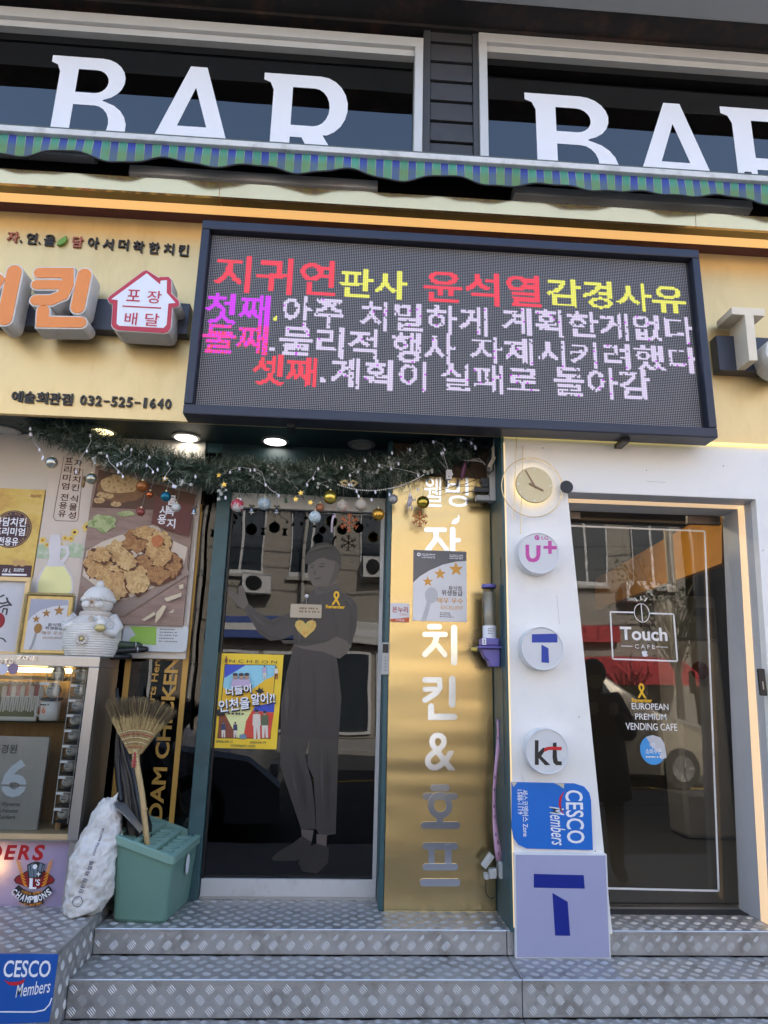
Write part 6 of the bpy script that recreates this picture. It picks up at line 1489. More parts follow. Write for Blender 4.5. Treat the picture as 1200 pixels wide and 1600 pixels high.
shape([[sq(0,1),sq(.98,1),sq(.98,.9),sq(.6,.86),sq(.3,.78),sq(.1,.66),sq(0,.55)]], YFR-.0026, mat('slate_blue_print', (.36,.38,.46), .5), 'print', cf)
M_st = mat('bronze_star_print', srgb(150,112,60), .45, .2); M_au = mat('grey_print', (.34,.34,.35), .5)
for u, v, r_ in ((.22,.60,.022),(.46,.72,.024),(.78,.78,.030)): x_, z_ = sq(u,v); shape([star(x_,z_,r_,95)], YFR-.0034, M_st, 'star', cf)
text('음식점\n위생등급', (*[sq(.48,0)[0],sq(.95,0)[0]],sq(0,.40)[1],sq(0,.53)[1]), YFR-.0034, M_ink, 'lettering', cf, offset=.01)
text('매우 우수', (sq(.42,0)[0],sq(.95,0)[0],sq(0,.30)[1],sq(0,.37)[1]), YFR-.0034, M_st, 'lettering', cf); text('EXCELLENT', (sq(.46,0)[0],sq(.95,0)[0],sq(0,.22)[1],sq(0,.26)[1]), YFR-.0034, M_st, 'lettering', cf)
MB().prism(stroke([sq(.28,.42),sq(.22,.1),sq(.18,0.02)], .006, 4), YFR-.0036, YFR-.003).build('spoon_print', M_au, cf); x_, z_ = sq(.3,.42); shape([circ(x_,z_,.020,20,.026)], YFR-.0042, M_st, 'spoon_print', cf)
# gold frame with brush calligraphy, partly cut off
YF2 = 3.79; q0 = P(47,905,YF2)
fb_ = (-2.35, P(*z8(262,300), YF2).x, ZT+.001, P(*z8(240,130), YF2).z)
cg_ = thing('calligraphy_frame', 'plain gold frame with black brush calligraphy and red flower on the cabinet', 'frame', (fb_[1],YF2,ZT))
M_pg = mat('pale_gold_moulding', (.60,.46,.25), .4, .4, var=.06)
sheet(fb_, YF2, mat('rice_paper', (.58,.58,.61), .6, var=.03), 'paper', cg_, .01)
for bx_ in ((fb_[0],fb_[1],fb_[3]-.022,fb_[3]),(fb_[1]-.024,fb_[1],fb_[2],fb_[3]-.0225),(fb_[0],fb_[1]-.0245,fb_[2],fb_[2]+.02)): sheet(bx_, YF2-.016, M_pg, 'moulding', cg_, .0155)
for pts, w in (([(0,300),(35,285)],.008),([(-20,345),(15,360),(60,350)],.008),([(60,310),(72,345),(100,375)],.009),([(-10,400),(30,380),(85,372)],.008),([(30,405),(22,440)],.006),([(35,405),(65,410),(55,460)],.007),([(0,668),(30,675),(50,700)],.006)):
    MB().prism(stroke(pxs([z8(*p) for p in pts], YF2-.001), w/2, 3), YF2-.0022, YF2-.0005).build('brush_stroke', M_ink, cg_)
flat(cg_, blob(-20,510,66,72,16,.06), YF2-.0012, mat('red_flower_print', srgb(140,28,40), .6, var=.3, vscale=50), 'flower', f=z8)
# two folded umbrellas lying on the cabinet end
for (a, b, m_, lab, r_) in (((178,1007),(222,1009),mat('bottle_green_fabric', (.03,.055,.03), .5),'rolled bottle-green umbrella lying on the cabinet corner',.020),((165,1018),(232,1014),M_black,'rolled black umbrella lying under the green one',.018),((172,1026),(206,1026),M_black,'short black torch lying at the cabinet corner',.016)):
    p0, p1 = P(*a, 3.70), P(*b, 3.78); t = thing('rolled_umbrella' if 'umbrella' in lab else 'torch', lab, 'umbrella' if 'umbrella' in lab else 'torch', tuple(p0))
    MB().tube([p0, p0.lerp(p1,.1), p0.lerp(p1,.9), p1], [r_*.8,r_,r_*.92,r_*.5], 12).build('barrel', m_, t, smooth=True)
    MB().tube([p0.lerp(p1,.72), p0.lerp(p1,.75)], r_*1.08, 12).build('band', M_steel if 'green' in lab else M_navy, t)
    if 'green' in lab:
        for k in range(9):
            an = 2*math.pi*k/9; MB().tube([p0, p0+Vector((-.012,math.cos(an)*.02,math.sin(an)*.026)), p0+Vector((-.003,math.cos(an)*.025,math.sin(an)*.03))], .0022, 5).build('rib_tip', mat('gilt_tip', (.5,.40,.15), .4, .6), t)

# ================================================================= green bin, broom, sack and the clutter by the door
A_, B_, C_ = G(173,1441,0), G(257,1445,0), G(296,1408,0)
M_bin = mat('sage_green_plastic', srgb(104,142,130), .42, var=.03, vscale=3, bump=.05, bscale=200); M_lid = mat('light_sage_plastic', srgb(128,164,152), .42, var=.03)
bn = thing('green_bin', 'sage green plastic recycling bin with slatted lid and round white sticker', 'bin', tuple((A_+C_)/2))
D_ = A_+(C_-B_); zb = .001
cen = (A_+C_)/2
def ring(f_, z_): return [cen+(q_-cen)*f_+Vector((0,0,z_)) for q_ in (A_,B_,C_,D_)]
def round_quad(q_, r_, n=4):
    o = []
    for i in range(4):
        p, a, b = q_[i], q_[i-1], q_[(i+1)%4]; u, v = (a-p).normalized(), (b-p).normalized()
        for k in range(n+1):
            t_ = k/n; o.append((p+u*r_)*(1-t_)**2+p*2*t_*(1-t_)+(p+v*r_)*t_**2)
    return o
hs4 = [P(179,1302,A_.y).z, P(276,1337,B_.y).z, P(309,1306,C_.y).z, 0]
hs4[0] = max(hs4[0], hs4[1]+.04); hs4[3] = hs4[0]+hs4[2]-hs4[1]      # the lid lies in one tilted plane
hb = hs4[1]
def ringz(f_, dz): return [cen+(q_-cen)*f_+Vector((0,0,h_+dz)) for q_, h_ in zip((A_,B_,C_,D_), hs4)]
def loft(mb, rings, cap0=True, cap1=True):
    n = len(rings[0]); vs = [p for g in rings for p in g]; fs = []
    for j in range(len(rings)-1):
        for k in range(n): fs.append((j*n+k, j*n+(k+1)%n, (j+1)*n+(k+1)%n, (j+1)*n+k))
    if cap0: fs.append(tuple(range(n-1,-1,-1)))
    if cap1: fs.append(tuple(range((len(rings)-1)*n, len(rings)*n)))
    return mb.add(vs, fs)
loft(MB(), [round_quad(ring(.95,zb),.03), round_quad(ring(1.0,.015),.035), round_quad(ringz(1.13,-.014),.035)], True, False).build('body', M_bin, bn, smooth=False)
loft(MB(), [round_quad(ringz(1.15,-.035),.03), round_quad(ringz(1.20,-.033),.03), round_quad(ringz(1.22,0),.03), round_quad(ringz(1.19,.004),.03), round_quad(ringz(1.08,.002),.02), round_quad(ringz(1.08,-.04),.02)], True, True).build('lid_rim', M_lid, bn)
Rg = ringz(1.09, 0)
fu, fv = Rg[1]-Rg[0], Rg[3]-Rg[0]; lnm = fu.cross(fv).normalized()
def bl(u, v, d=0.): return Rg[0]+fu*u+fv*v+lnm*d
for u in (.0, .335, .665, 1.0):
    a, b = bl(u,0,-.006), bl(u,1,-.006); MB().obox((a+b)/2, fv, fu, lnm, (b-a).length/2, .011, .009).build('lid_bar', M_lid, bn)
for i in range(3):
    for k in range(6):
        u0, u1 = i*.333+.03, i*.333+.30; v0 = -.06+k*.17
        a, b = bl(u0, max(.0,v0), -.020), bl(u1, min(1.,v0+.24), -.012)
        MB().obox((a+b)/2, b-a, (b-a).cross(lnm), lnm+fv.normalized()*.45, (b-a).length/2, .010, .004).build('lid_slat', M_lid, bn)
sd_ = (B_+(C_-B_)*.52); nn_ = (B_-A_).normalized()
lc = cen+(B_+(C_-B_)*.56-cen)*1.10; lc.z = hb*.72
vv = (C_-B_).normalized(); 
pts = [lc+nn_*.009+vv*.028*math.cos(2*math.pi*k/24)+Vector((0,0,1))*.046*math.sin(2*math.pi*k/24) for k in range(24)]
MB().add(pts, [tuple(range(24))]).build('round_sticker', M_vinyl, bn)
# broom standing head-up in the bin
YBR = 3.57
br = thing('straw_broom', 'straw hand broom standing head-up in the green bin', 'broom', tuple(P(228,1298,YBR)))
hp = [P(233,1345,YBR), P(228,1298,YBR), P(222,1240,YBR), P(214,1195,YBR), P(212,1165,YBR)]
M_bam = mat('bamboo_handle', (.52,.37,.18), .45, var=.15, vscale=20, stretch=(4,4,.5)); M_str = mat('straw', (.46,.34,.15), .6, var=.3, vscale=60); M_std = mat('dark_straw_tip', (.10,.075,.040), .7, var=.3, vscale=60)
MB().tube(hp, [.013,.0135,.0135,.0140,.014], 12).build('handle', M_bam, br, smooth=True)
for q_ in ((226,1264),): c = P(*q_,YBR); MB().tube([c+Vector((0,0,-.004)), c+Vector((0,0,.004))], .0155, 12).build('handle_node', M_bam, br)
bl_ = MB(); rb = random.Random(9)
root = P(213,1172,YBR); kx = (P(100,1150,YBR).x-P(0,1150,YBR).x)/100
for i in range(1500):
    u = rb.uniform(-1,1); v = rb.uniform(-1,1)
    p0 = root+Vector((u*9*kx, v*.018, -6*kx+rb.uniform(0,10)*kx)); p1 = root+Vector((u*30*kx, v*.026, 32*kx*(1-.18*u*u)))
    tipx = u*57+2; tip = root+Vector((tipx*kx+rb.gauss(0,.004), v*.034-.01, (80-13*u*u-6*u+rb.uniform(-7,4))*kx))
    mid = p1.lerp(tip, rb.uniform(.35,.55)); w = .0010
    for (a, b, m_, w0, w1) in ((p0,p1,0,w,w),(p1,mid,0,w,w*.9),(mid,tip,1 if rb.random() < .88 else 0,w*.9,w*.4)):
        s2 = Vector((1,0,0)) if rb.random() < .7 else Vector((.6,-.8,0))
        bl_.add([a-s2*w0, a+s2*w0, b+s2*w1, b-s2*w1], [(0,1,2,3)], m_)
tag(bl_.build('bristles', [M_str, M_std], br), kind='stuff')
M_rth = mat('red_thread', (.36,.04,.05), .6); M_cth = mat('cream_thread', (.58,.48,.28), .6)
for i, (h_, w_) in enumerate(((6,13.0),(13,17.5),(20,22),(26,26),(31,29))):
    p = [root+Vector((u*w_*kx, -.030, (h_-3.5*u*u*(1+i*.5)*.6)*kx)) for u in [k/8-1 for k in range(17)]]; MB().tube(p, .0018, 5).build('binding', M_rth if i in (0,3) else M_cth, br)
for h_ in (-22,-17,-8,-2): c = root+Vector((0,0,h_*kx)); MB().tube([c+Vector((0,0,-.0025)),c+Vector((0,0,.0025))], .0185, 12).build('binding', M_cth if h_ > -10 else M_rth, br)
MB().tube([root+Vector((.002,-.014,-26*kx)), root+Vector((0,-.0165,-2*kx))], .006, 6).build('red_tag', M_rth, br)
MB().tube([root+Vector((0,0,-26*kx)), root+Vector((0,0,-8*kx)), root+Vector((0,0,2*kx))], [.015,.0165,.026], 14).build('neck', M_str, br, smooth=True)
# black folded umbrella and dustpan beside the broom
um = thing('black_umbrella', 'black folded umbrella standing behind the broom beside the cabinet', 'umbrella', tuple(P(212,1290,3.66)))
ur = random.Random(4); up_ = [P(a, b, 3.66) for a, b in ((186,1135),(188,1160),(192,1185),(200,1215),(206,1250),(213,1290),(216,1330))]
ug = []
for j, (p_, r_) in enumerate(zip(up_, [.010,.022,.035,.048,.055,.060,.05])):
    ug.append([p_+Vector((math.cos(2*math.pi*k/32),math.sin(2*math.pi*k/32),0))*r_*(1+.28*math.cos(8*2*math.pi*k/32+j*.5)) for k in range(32)])
n3 = 32; MB().add([q_ for g_ in ug for q_ in g_], [(j*n3+k, j*n3+(k+1)%n3, (j+1)*n3+(k+1)%n3, (j+1)*n3+k) for j in range(6) for k in range(n3)]).build('canopy_fabric', mat('black_nylon', (.016,.016,.019), .38, bump=.8, bscale=18), um, smooth=True)
MB().tube([P(183,1075,3.66), P(184,1100,3.66), P(187,1140,3.66)], [.008,.010,.008], 10).build('handle', M_black, um, smooth=True)
dp = thing('dustpan', 'grey metal dustpan lying between the sack and the broom handle', 'dustpan', tuple(P(200,1280,3.55)))
d4 = [P(178,1252,3.56), P(196,1254,3.60), P(224,1293,3.56), P(218,1300,3.50), P(200,1278,3.50), P(182,1262,3.52)]
MB().add(d4+[p+Vector((0,.004,-.006)) for p in d4], [(0,1,2,3,4,5),(11,10,9,8,7,6)]+[(i,(i+1)%6,(i+1)%6+6,i+6) for i in range(6)]).build('pan', mat('galvanised_sheet', (.44,.45,.46), .35, .8, var=.1), dp)
MB().tube([P(190,1250,3.56), P(186,1215,3.60), P(184,1180,3.62)], .008, 8).build('handle', M_black, dp)
# de-icing sack
zk = lambda x, y_: (90+x/7.273, 1220+y_/7.273)
sk = thing('white_sack', 'crumpled dirty white sack with blue Korean print leaning on the cabinet', 'sack', tuple(G(125,1430,.05)))
SY = G(125,1431,.05).y+.015
rows_ = [(1540,80,345),(1480,68,470),(1400,72,560),(1300,82,605),(1180,100,628),(1050,118,640),(900,148,660),(780,170,690),(650,238,715),(520,305,727),(400,382,705),(300,440,670),(230,488,645),(200,508,630)]
M_sack = mat('dirty_white_sack', (.66,.65,.63), .6, var=.06, vscale=8, bump=.25, bscale=30, dirt=(.40,.36,.30), dscale=7)
n_ = 22; rgs = []
rs_ = random.Random(2); ph = [rs_.random()*6 for _ in range(12)]
for j, (yy, xl_, xr_) in enumerate(rows_):
    h_ = j/(len(rows_)-1); yoff = SY+.10*h_
    a, b = P(*zk(xl_,yy), yoff), P(*zk(xr_,yy), yoff); c = (a+b)/2; hx = abs(b.x-a.x)/2; hy = (.075+.03*math.sin(math.pi*min(1,h_*1.3)))*(1-.72*max(0,h_-.55)/.45)
    if j == 0: c.z = .052
    g = []
    for k in range(n_):
        t_ = 2*math.pi*k/n_; wv = 1+.05*math.sin(3*t_+ph[j%12]+h_*9)+.035*math.sin(7*t_+ph[(j+5)%12])
        g.append(Vector((c.x+hx*math.copysign(abs(math.cos(t_))**.8,math.cos(t_))*(1+.02*math.sin(5*t_+j)), c.y+.02+hy*math.sin(t_)*wv, max(.051, c.z+.006*math.sin(4*t_+ph[j%12])))))
    rgs.append(g)
so = loft(MB(), rgs).build('sack_body', M_sack, sk, smooth=True); sb_m = so.modifiers.new('subdivision', 'SUBSURF'); sb_m.levels = 3; sb_m.render_levels = 3
ctx_ = bpy.data.textures.new('creases', 'CLOUDS'); ctx_.noise_scale = .075; ctx_.noise_type = 'HARD_NOISE'; ctx_.noise_depth = 2
dm_ = so.modifiers.new('crumple', 'DISPLACE'); dm_.texture = ctx_; dm_.texture_coords = 'GLOBAL'; dm_.strength = -.030; dm_.mid_level = .35
ear = [P(*zk(600,215), SY+.10), P(*zk(690,128), SY+.09), P(*zk(645,300), SY+.09)]; MB().add(ear+[p+Vector((0,.006,0)) for p in ear], [(0,1,2),(5,4,3),(0,3,4,1),(1,4,5,2),(2,5,3,0)]).build('torn_corner', M_sack, sk)
M_sink = mat('navy_sack_print', (.04,.05,.12), .6)
def sktext(s_, x0, y0, x1, y1, w, off=.01, bulge=.0):
    """word running up the sack, wrapped onto its bulge"""
    o = vtext(s_, *zk(x0,y0), *zk(x1,y1), M_sink, SY-.02, sk, off, 'lettering', w)
    o.modifiers.new('wrap', 'SHRINKWRAP'); md = o.modifiers['wrap']; md.target = so; md.wrap_method = 'PROJECT'; md.use_project_y = True; md.use_negative_direction = True; md.use_positive_direction = True; md.offset = .0015; md.wrap_mode = 'ABOVE_SURFACE'
sktext('친환경 제설제', 292, 1255, 400, 905, 7, .012); sktext('POWER MELTOP', 418, 845, 485, 562, 4, .008)
cs2 = P(*zk(262,1345), SY-.02); o = shape([circ(cs2.x,cs2.z,.022,28), circ(cs2.x,cs2.z,.0195,28)], SY-.02, M_sink, 'round_mark', sk)
for o_ in (o,):
    md = o_.modifiers.new('wrap', 'SHRINKWRAP'); md.target = so; md.wrap_method = 'PROJECT'; md.use_project_y = True; md.use_negative_direction = True; md.use_positive_direction = True; md.offset = .0015; md.wrap_mode = 'ABOVE_SURFACE'
# ================================================================= film figure on the door glass (a life-size printed man)
YM = YD-.0062
man = thing('printed_man_film', 'life-size dark translucent print of a man in an apron on the glass door', 'door film', tuple(P(500,1300,YM)))
M_m1 = mat('film_shirt', (.025,.023,.026), .35, var=.04); M_m2 = mat('film_apron', (.021,.019,.023), .35, var=.04); M_m3 = mat('film_skin', (.085,.068,.062), .35, var=.05); M_m4 = mat('film_hair', (.012,.011,.012), .35, var=.05); M_m5 = mat('film_trousers', (.027,.025,.027), .35, var=.04); M_m6 = mat('film_feature', (.018,.013,.013), .4)
za_ = lambda x, y_: (340+x/4.615, 830+y_/4.615)
zb_ = lambda x, y_: (280+x/3.333, 1000+y_/3.333)
ml = [0.]
def mp_(pts, m, nm, f): ml[0] += .00025; return flat(man, pts, YM-ml[0], m, nm, f)
# trousers and shoes
mp_([(528,490),(676,500),(672,535),(655,600),(665,650),(690,740),(705,870),(712,985),(635,985),(560,760),(525,650)], M_m5, 'trousers', zb_); mp_([(672,500),(830,505),(815,1010),(735,1022),(714,985),(710,870),(700,720),(668,650),(675,540)], M_m5, 'trousers', zb_)
mp_([(635,985),(700,990),(690,1050),(640,1040)], M_m3, 'ankle', zb_); mp_([(715,1010),(770,1015),(765,1090),(715,1080)], M_m3, 'ankle', zb_)
mp_([(480,1135),(520,1100),(590,1060),(640,1020),(690,1050),(665,1130),(600,1150),(490,1150)], M_m4, 'shoe', zb_); mp_([(620,1160),(660,1080),(720,1060),(780,1080),(775,1160),(720,1215),(640,1205)], M_m4, 'shoe', zb_)
# shirt: torso, raised arm, folded arm
mp_([(690,420),(640,480),(560,560),(470,610),(380,640),(300,590),(220,520),(190,560),(240,640),(300,740),(380,790),(470,780),(560,740),(545,860),(870,870),(960,840),(1000,700),(1010,600),(1000,520),(950,470),(880,430),(860,380),(720,400)], M_m1, 'shirt', za_)
mp_([(55,410),(75,408),(110,440),(150,455),(152,400),(175,390),(192,420),(205,470),(222,520),(190,565),(150,545),(110,490),(80,450)], M_m3, 'hand', za_)
mp_([(690,420),(720,395),(860,378),(880,410),(800,440),(740,455),(715,460)], mat('film_collar', (.05,.047,.047), .4), 'collar', za_)
# apron
mp_([(570,620),(640,560),(830,560),(880,700),(880,860),(560,860),(545,760)], M_m2, 'apron_bib', za_)
mp_([(600,20),(800,10),(825,120),(845,300),(830,520),(690,515),(528,492),(530,330),(560,170)], M_m2, 'apron_skirt', zb_)
# tray arm and tray
mp_([(455,785),(830,785),(870,800),(480,812)], M_m4, 'tray', za_); mp_([(540,820),(620,850),(760,870),(880,920),(930,880),(965,830),(930,790),(860,760),(780,800),(640,830)], M_m3, 'forearm', za_)
# head
mp_([(715,400),(860,385),(850,330),(720,340)], M_m3, 'neck', za_)
mp_([(652,245),(648,300),(660,345),(690,395),(740,420),(800,400),(850,350),(872,290),(885,250),(860,180),(760,160),(680,190)], M_m3, 'face', za_)
mp_([(632,235),(634,180),(665,125),(720,88),(790,80),(850,110),(885,160),(892,215),(882,265),(868,290),(858,250),(845,215),(800,205),(760,190),(720,200),(690,225),(660,240)], M_m4, 'hair', za_)
for pts in ([(662,262),(685,258),(700,262),(685,268)], [(725,256),(750,248),(775,252),(750,262)], [(658,246),(690,242),(700,246),(688,250)], [(722,238),(760,230),(785,236),(760,238)], [(688,335),(720,338),(755,330),(722,348)], [(700,300),(690,312),(705,316)]): mp_(pts, M_m6, 'feature', za_)
# shading of the print: folds, seams, light and dark sides
M_f1 = mat('film_fold_dark', (.016,.015,.017), .35); M_f2 = mat('film_fold_light', (.042,.039,.041), .35); M_f3 = mat('film_skin_shade', (.048,.038,.036), .35)
for pts in ([(850,210),(885,250),(872,290),(850,350),(800,400),(820,340),(840,280)], [(720,395),(800,400),(860,375),(855,392),(790,425),(730,418)], [(700,270),(712,300),(700,312),(690,305)]): mp_(pts, M_f3, 'shade', za_)
for pts in ([(640,490),(655,500),(600,580),(540,640),(590,570)], [(470,612),(480,630),(400,680),(330,640),(400,655)], [(880,440),(930,480),(945,560),(915,500)], [(960,560),(985,640),(970,740),(955,800),(950,690)], [(300,700),(380,760),(460,760),(400,775),(330,745)], [(830,560),(850,640),(870,760),(845,700)]): mp_(pts, M_f1, 'fold', za_)
for pts in ([(740,460),(760,520),(755,560),(735,510)], [(900,470),(960,500),(985,560),(950,520)], [(230,570),(300,640),(360,690),(290,660)], [(590,650),(600,740),(590,830),(578,740)]): mp_(pts, M_f2, 'fold', za_)
for pts in ([(620,60),(635,200),(610,420),(600,300)], [(700,80),(712,260),(705,470),(692,280)], [(790,60),(815,220),(820,420),(800,260)], [(600,560),(640,700),(670,900),(640,820)], [(770,560),(785,700),(775,960),(765,760)]): mp_(pts, M_f1, 'fold', zb_)
for pts in ([(560,200),(575,300),(560,440),(548,320)], [(740,540),(752,700),(748,880),(735,720)], [(580,620),(600,720),(625,820),(595,760)]): mp_(pts, M_f2, 'fold', zb_)
for k in range(4): mp_(blob(742+k*4,490+k*42,5,5,8,.02), M_f2, 'button', za_)
mp_([(660,150),(720,105),(790,95),(840,120),(790,115),(720,130)], M_f2, 'hair_light', za_)
# ================================================================= stickers and posters on the door
YO = YD-.014
yps = thing('yellow_event_poster', 'yellow Incheon event poster with comic panels on the glass door', 'poster', tuple(P(390,1168,YO)))
zp = lambda x, y_: (325+x/9.408, 1010+y_/9.408)
M_py = mat('poster_yellow', srgb(244,206,52), .5, var=.02)
pl2 = [0.]
def pp(pts, m, nm='print'): pl2[0] += .0003; return flat(yps, pts, YO-pl2[0], m, nm, zp)
shape([pxs([zp(*p) for p in [(160,98),(1112,125),(1005,1515),(22,1490)]], YO)], YO, M_py, 'sheet', yps, depth=.0015)
M_sky_ = mat('poster_sky', srgb(146,206,226), .5); M_pb = mat('poster_blue', srgb(60,80,190), .5); M_por = mat('poster_amber', srgb(238,190,44), .5); M_pcr = mat('poster_lemon', srgb(232,236,170), .5); M_prd = mat('poster_red', srgb(214,70,54), .5); M_pbr = mat('poster_brown', srgb(136,72,50), .5)
pp([(245,262),(1000,270),(920,1358),(135,1352)], M_emb); pp([(255,272),(990,278),(912,1348),(145,1342)], M_por)
pp([(255,272),(990,278),(972,435),(840,490),(640,640),(560,600),(260,640),(222,590),(236,470)], M_sky_); pp([(255,270),(560,272),(240,465)], M_pb)
pp([(270,930),(520,890),(640,940),(560,1100),(520,1345),(440,1345),(330,1150),(255,1000)], M_pcr); pp([(165,1000),(250,995),(330,1150),(430,1345),(145,1342)], M_pbr)
pp([(690,880),(980,820),(970,970),(660,945)], M_pb); pp([(650,945),(968,975),(912,1348),(520,1345),(560,1100)], M_prd)
# little figures
M_pk1, M_pw1, M_pn1, M_pg1 = mat('figure_lilac', srgb(190,170,200), .5), mat('figure_cream', srgb(224,214,200), .5), mat('figure_navy', srgb(60,66,96), .5), mat('figure_green', srgb(92,104,76), .5)
def fig(x, y_, h_, top, leg, hair=True):
    pp([(x-.10*h_,y_),(x-.02*h_,y_),(x,y_-.4*h_),(x+.04*h_,y_),(x+.12*h_,y_),(x+.11*h_,y_-.48*h_),(x-.11*h_,y_-.48*h_)], leg, 'figure'); pp([(x-.14*h_,y_-.46*h_),(x+.14*h_,y_-.46*h_),(x+.12*h_,y_-.84*h_),(x-.12*h_,y_-.84*h_)], top, 'figure'); pp(blob(x,y_-.91*h_,.065*h_,.075*h_,8,.02), M_skn, 'figure')
    pp(blob(x,y_-.95*h_,.07*h_,.05*h_,8,.02), M_ink, 'figure')
fig(225,1340,240,M_pn1,M_pw1); fig(400,1340,230,M_pn1,M_pw1); fig(715,1365,440,M_pw1,M_pw1); fig(835,1345,400,M_pg1,M_pw1); fig(830,480,200,M_pk1,M_pw1); fig(1005,485,190,M_pw1,M_pbr); fig(270,262,120,M_pbr,M_pbr)
for x in (400,490,570): pp([(x-65,600),(x+65,600),(x+45,480),(x-45,480)], M_pk1, 'figure'); pp(blob(x,445,34,42,10,.03), M_skn, 'figure'); pp(blob(x,412,38,24,10,.05), M_ink, 'figure')
pp(blob(515,1325,55,40,12,.05), mat('poster_steel', srgb(110,140,160), .5)); pp([(690,640),(735,640),(750,590),(775,632),(810,612),(800,650),(840,665),(795,680),(770,700),(740,690)], M_emb, 'burst'); pp([(120,940),(190,910),(250,980),(230,1020),(180,1010),(140,1030)], M_emb, 'burst')
pl2[0] += .0004
def ptext(s_, x0, y0, x1, y1, m, off, rot=0., dy=0., **k): return text(s_, PB(*zp(x0,y0), *zp(x1,y1), YO), YO-pl2[0]-dy, m, 'lettering', yps, offset=off, rot=R(rot), **k)
for s_, a, b, c, d in (('너들이',268,575,640,705),('인천을',165,760,615,940),('알어?!',640,680,985,850)):
    ptext(s_, a+6, b+14, c+14, d+22, M_emb, .045, 9 if s_ != '알어?!' else 6); ptext(s_, a, b, c, d, M_vinyl, .02, 9 if s_ != '알어?!' else 6, .0006)
ptext('I N C H E O N', 255, 200, 1015, 245, M_ink, .0); ptext('2026.04.11', 125, 1378, 365, 1412, M_ink, .02); ptext('2026.04.19', 622, 1392, 855, 1425, M_ink, .02); ptext('인천문화예술회관 소공연장', 335, 1440, 700, 1480, M_ink, .01); lines(PB(*zp(300,965), *zp(550,1010), YO), 1, YO-pl2[0], M_ink, yps, 5)
rbn = thing('door_ribbon_sticker', 'yellow ribbon sticker with the word Remember on the glass door', 'sticker', tuple(P(524,940,YO)))
ribbon(340+856/4.615, 830+483/4.615, 22, YO, M_yel, rbn); text('Remember', PB(*za_(780,532), *za_(918,558), YO), YO, M_yel, 'lettering', rbn, offset=.03)
wp = thing('hanging_plaque', 'small cream wooden plaque with a fruit heart hanging on the door glass', 'plaque', tuple(P(478,955,YO-.004)))
bb = PB(*za_(525,527), *za_(750,625), YO-.004); sheet(bb, YO-.008, mat('cream_wood', (.50,.42,.31), .6, var=.08), 'board', wp, .007, r=.006)
lines((bb[0]+.05,bb[1]-.012,bb[2]+.026,bb[3]-.014), 2, YO-.0088, mat('brown_ink', (.22,.14,.08), .6), wp, 9)
M_ht = ramp_mat('fruit_photo_print', [(.0,(.20,.30,.06)),(.35,(.55,.30,.06)),(.5,(.68,.44,.12)),(.65,(.40,.44,.12)),(1,(.72,.55,.28))], 26)
ht = [za_(*p) for p in ((632,770),(575,715),(557,680),(565,650),(595,640),(620,650),(634,668),(650,650),(680,640),(706,652),(712,682),(695,715))]
shape([pxs(ht, YO-.006)], YO-.006, M_ht, 'heart', wp, depth=.005)
for a, b in (((583,625),(584,650)),((687,625),(686,650))): MB().tube([P(*za_(*a),YO-.004), P(*za_(*b),YO-.004)], .0008, 4).build('cord', M_thr, wp)
hk = thing('suction_hook', 'clear suction hook on the door glass above the plaque', 'hook', tuple(P(*za_(643,470),YO)))
c = P(*za_(643,468), YO); MB().lathe([(.002,.012),(.005,.010),(.010,.003),(.011,.0),(.002,0)], (c.x,YO,c.z), 16, axis='y').build('cup', M_vinyl, hk); MB().tube([c+Vector((0,-.01,0)),c+Vector((0,-.014,-.02)),c+Vector((0,-.006,-.045))], .0014, 5).build('hook', M_steel, hk)
lk = thing('door_keypad', 'slim grey keypad lock on the teal door post', 'keypad', tuple(P(602,1030,YG-.004)))
bb = PB(596,1004,608,1054,YG-.01); MB().prism(rrect(*bb,.004), YG-.018, YG-.0005).build('case', mat('keypad_grey', (.40,.40,.39), .4), lk, bevel=.002)
sheet((bb[0]+.005,bb[1]-.005,bb[3]-.055,bb[3]-.008), YG-.0195, M_black, 'screen', lk, .0012)
for k in range(5):
    z_ = bb[2]+.022+k*.017; c_ = (bb[0]+bb[1])/2; MB().prism(circ(c_,z_,.0028,10), YG-.0195, YG-.0182).build('button', M_ink, lk)
hd = thing('door_banner', 'narrow purple banner hanging inside the door at its right edge', 'banner', tuple(P(588,925,YD+.05)))
bb = PB(583,902,593,955,YD+.05); sheet(bb, YD+.05, mat('purple_banner', (.30,.09,.24), .6), 'cloth', hd, .003); text('Cannes', (bb[0]+.004,bb[1]-.004,bb[2]+.03,bb[3]-.02), YD+.049, M_vinyl, 'lettering', hd, rot=R(90))
# ================================================================= on the brass panel
YR = YG-.006
ce = thing('hygiene_certificate', 'white three-star hygiene grade sheet taped over the brass panel', 'certificate', tuple(P(687,970,YR)))
zr = lambda x, y_: (580+x/4, 680+y_/4)
bb = (P(*zr(262,940),YR).x, P(*zr(597,940),YR).x, P(*zr(430,1163),YR).z, P(*zr(430,722),YR).z); sheet(bb, YR, mat('laminated_sheet', (.72,.73,.77), .22, var=.03, coat=.5), 'sheet', ce, .0018)
cv = lambda u, v: (bb[0]+u*(bb[1]-bb[0]), bb[2]+v*(bb[3]-bb[2]))
shape([[cv(0,1),cv(1,1),cv(1,.865),cv(.8,.85),cv(.55,.80),cv(.3,.71),cv(.12,.62),cv(0,.53)]], YR-.0006, mat('slate_print', srgb(76,78,90), .3, coat=.5), 'print', ce)
M_gs = mat('gold_star_print', srgb(206,150,60), .35, .2)
for u, v, r_ in ((.27,.55,.030),(.50,.665,.034),(.80,.74,.042)): x_, z_ = cv(u,v); shape([star(x_,z_,r_,92)], YR-.0012, M_gs, 'star', ce)
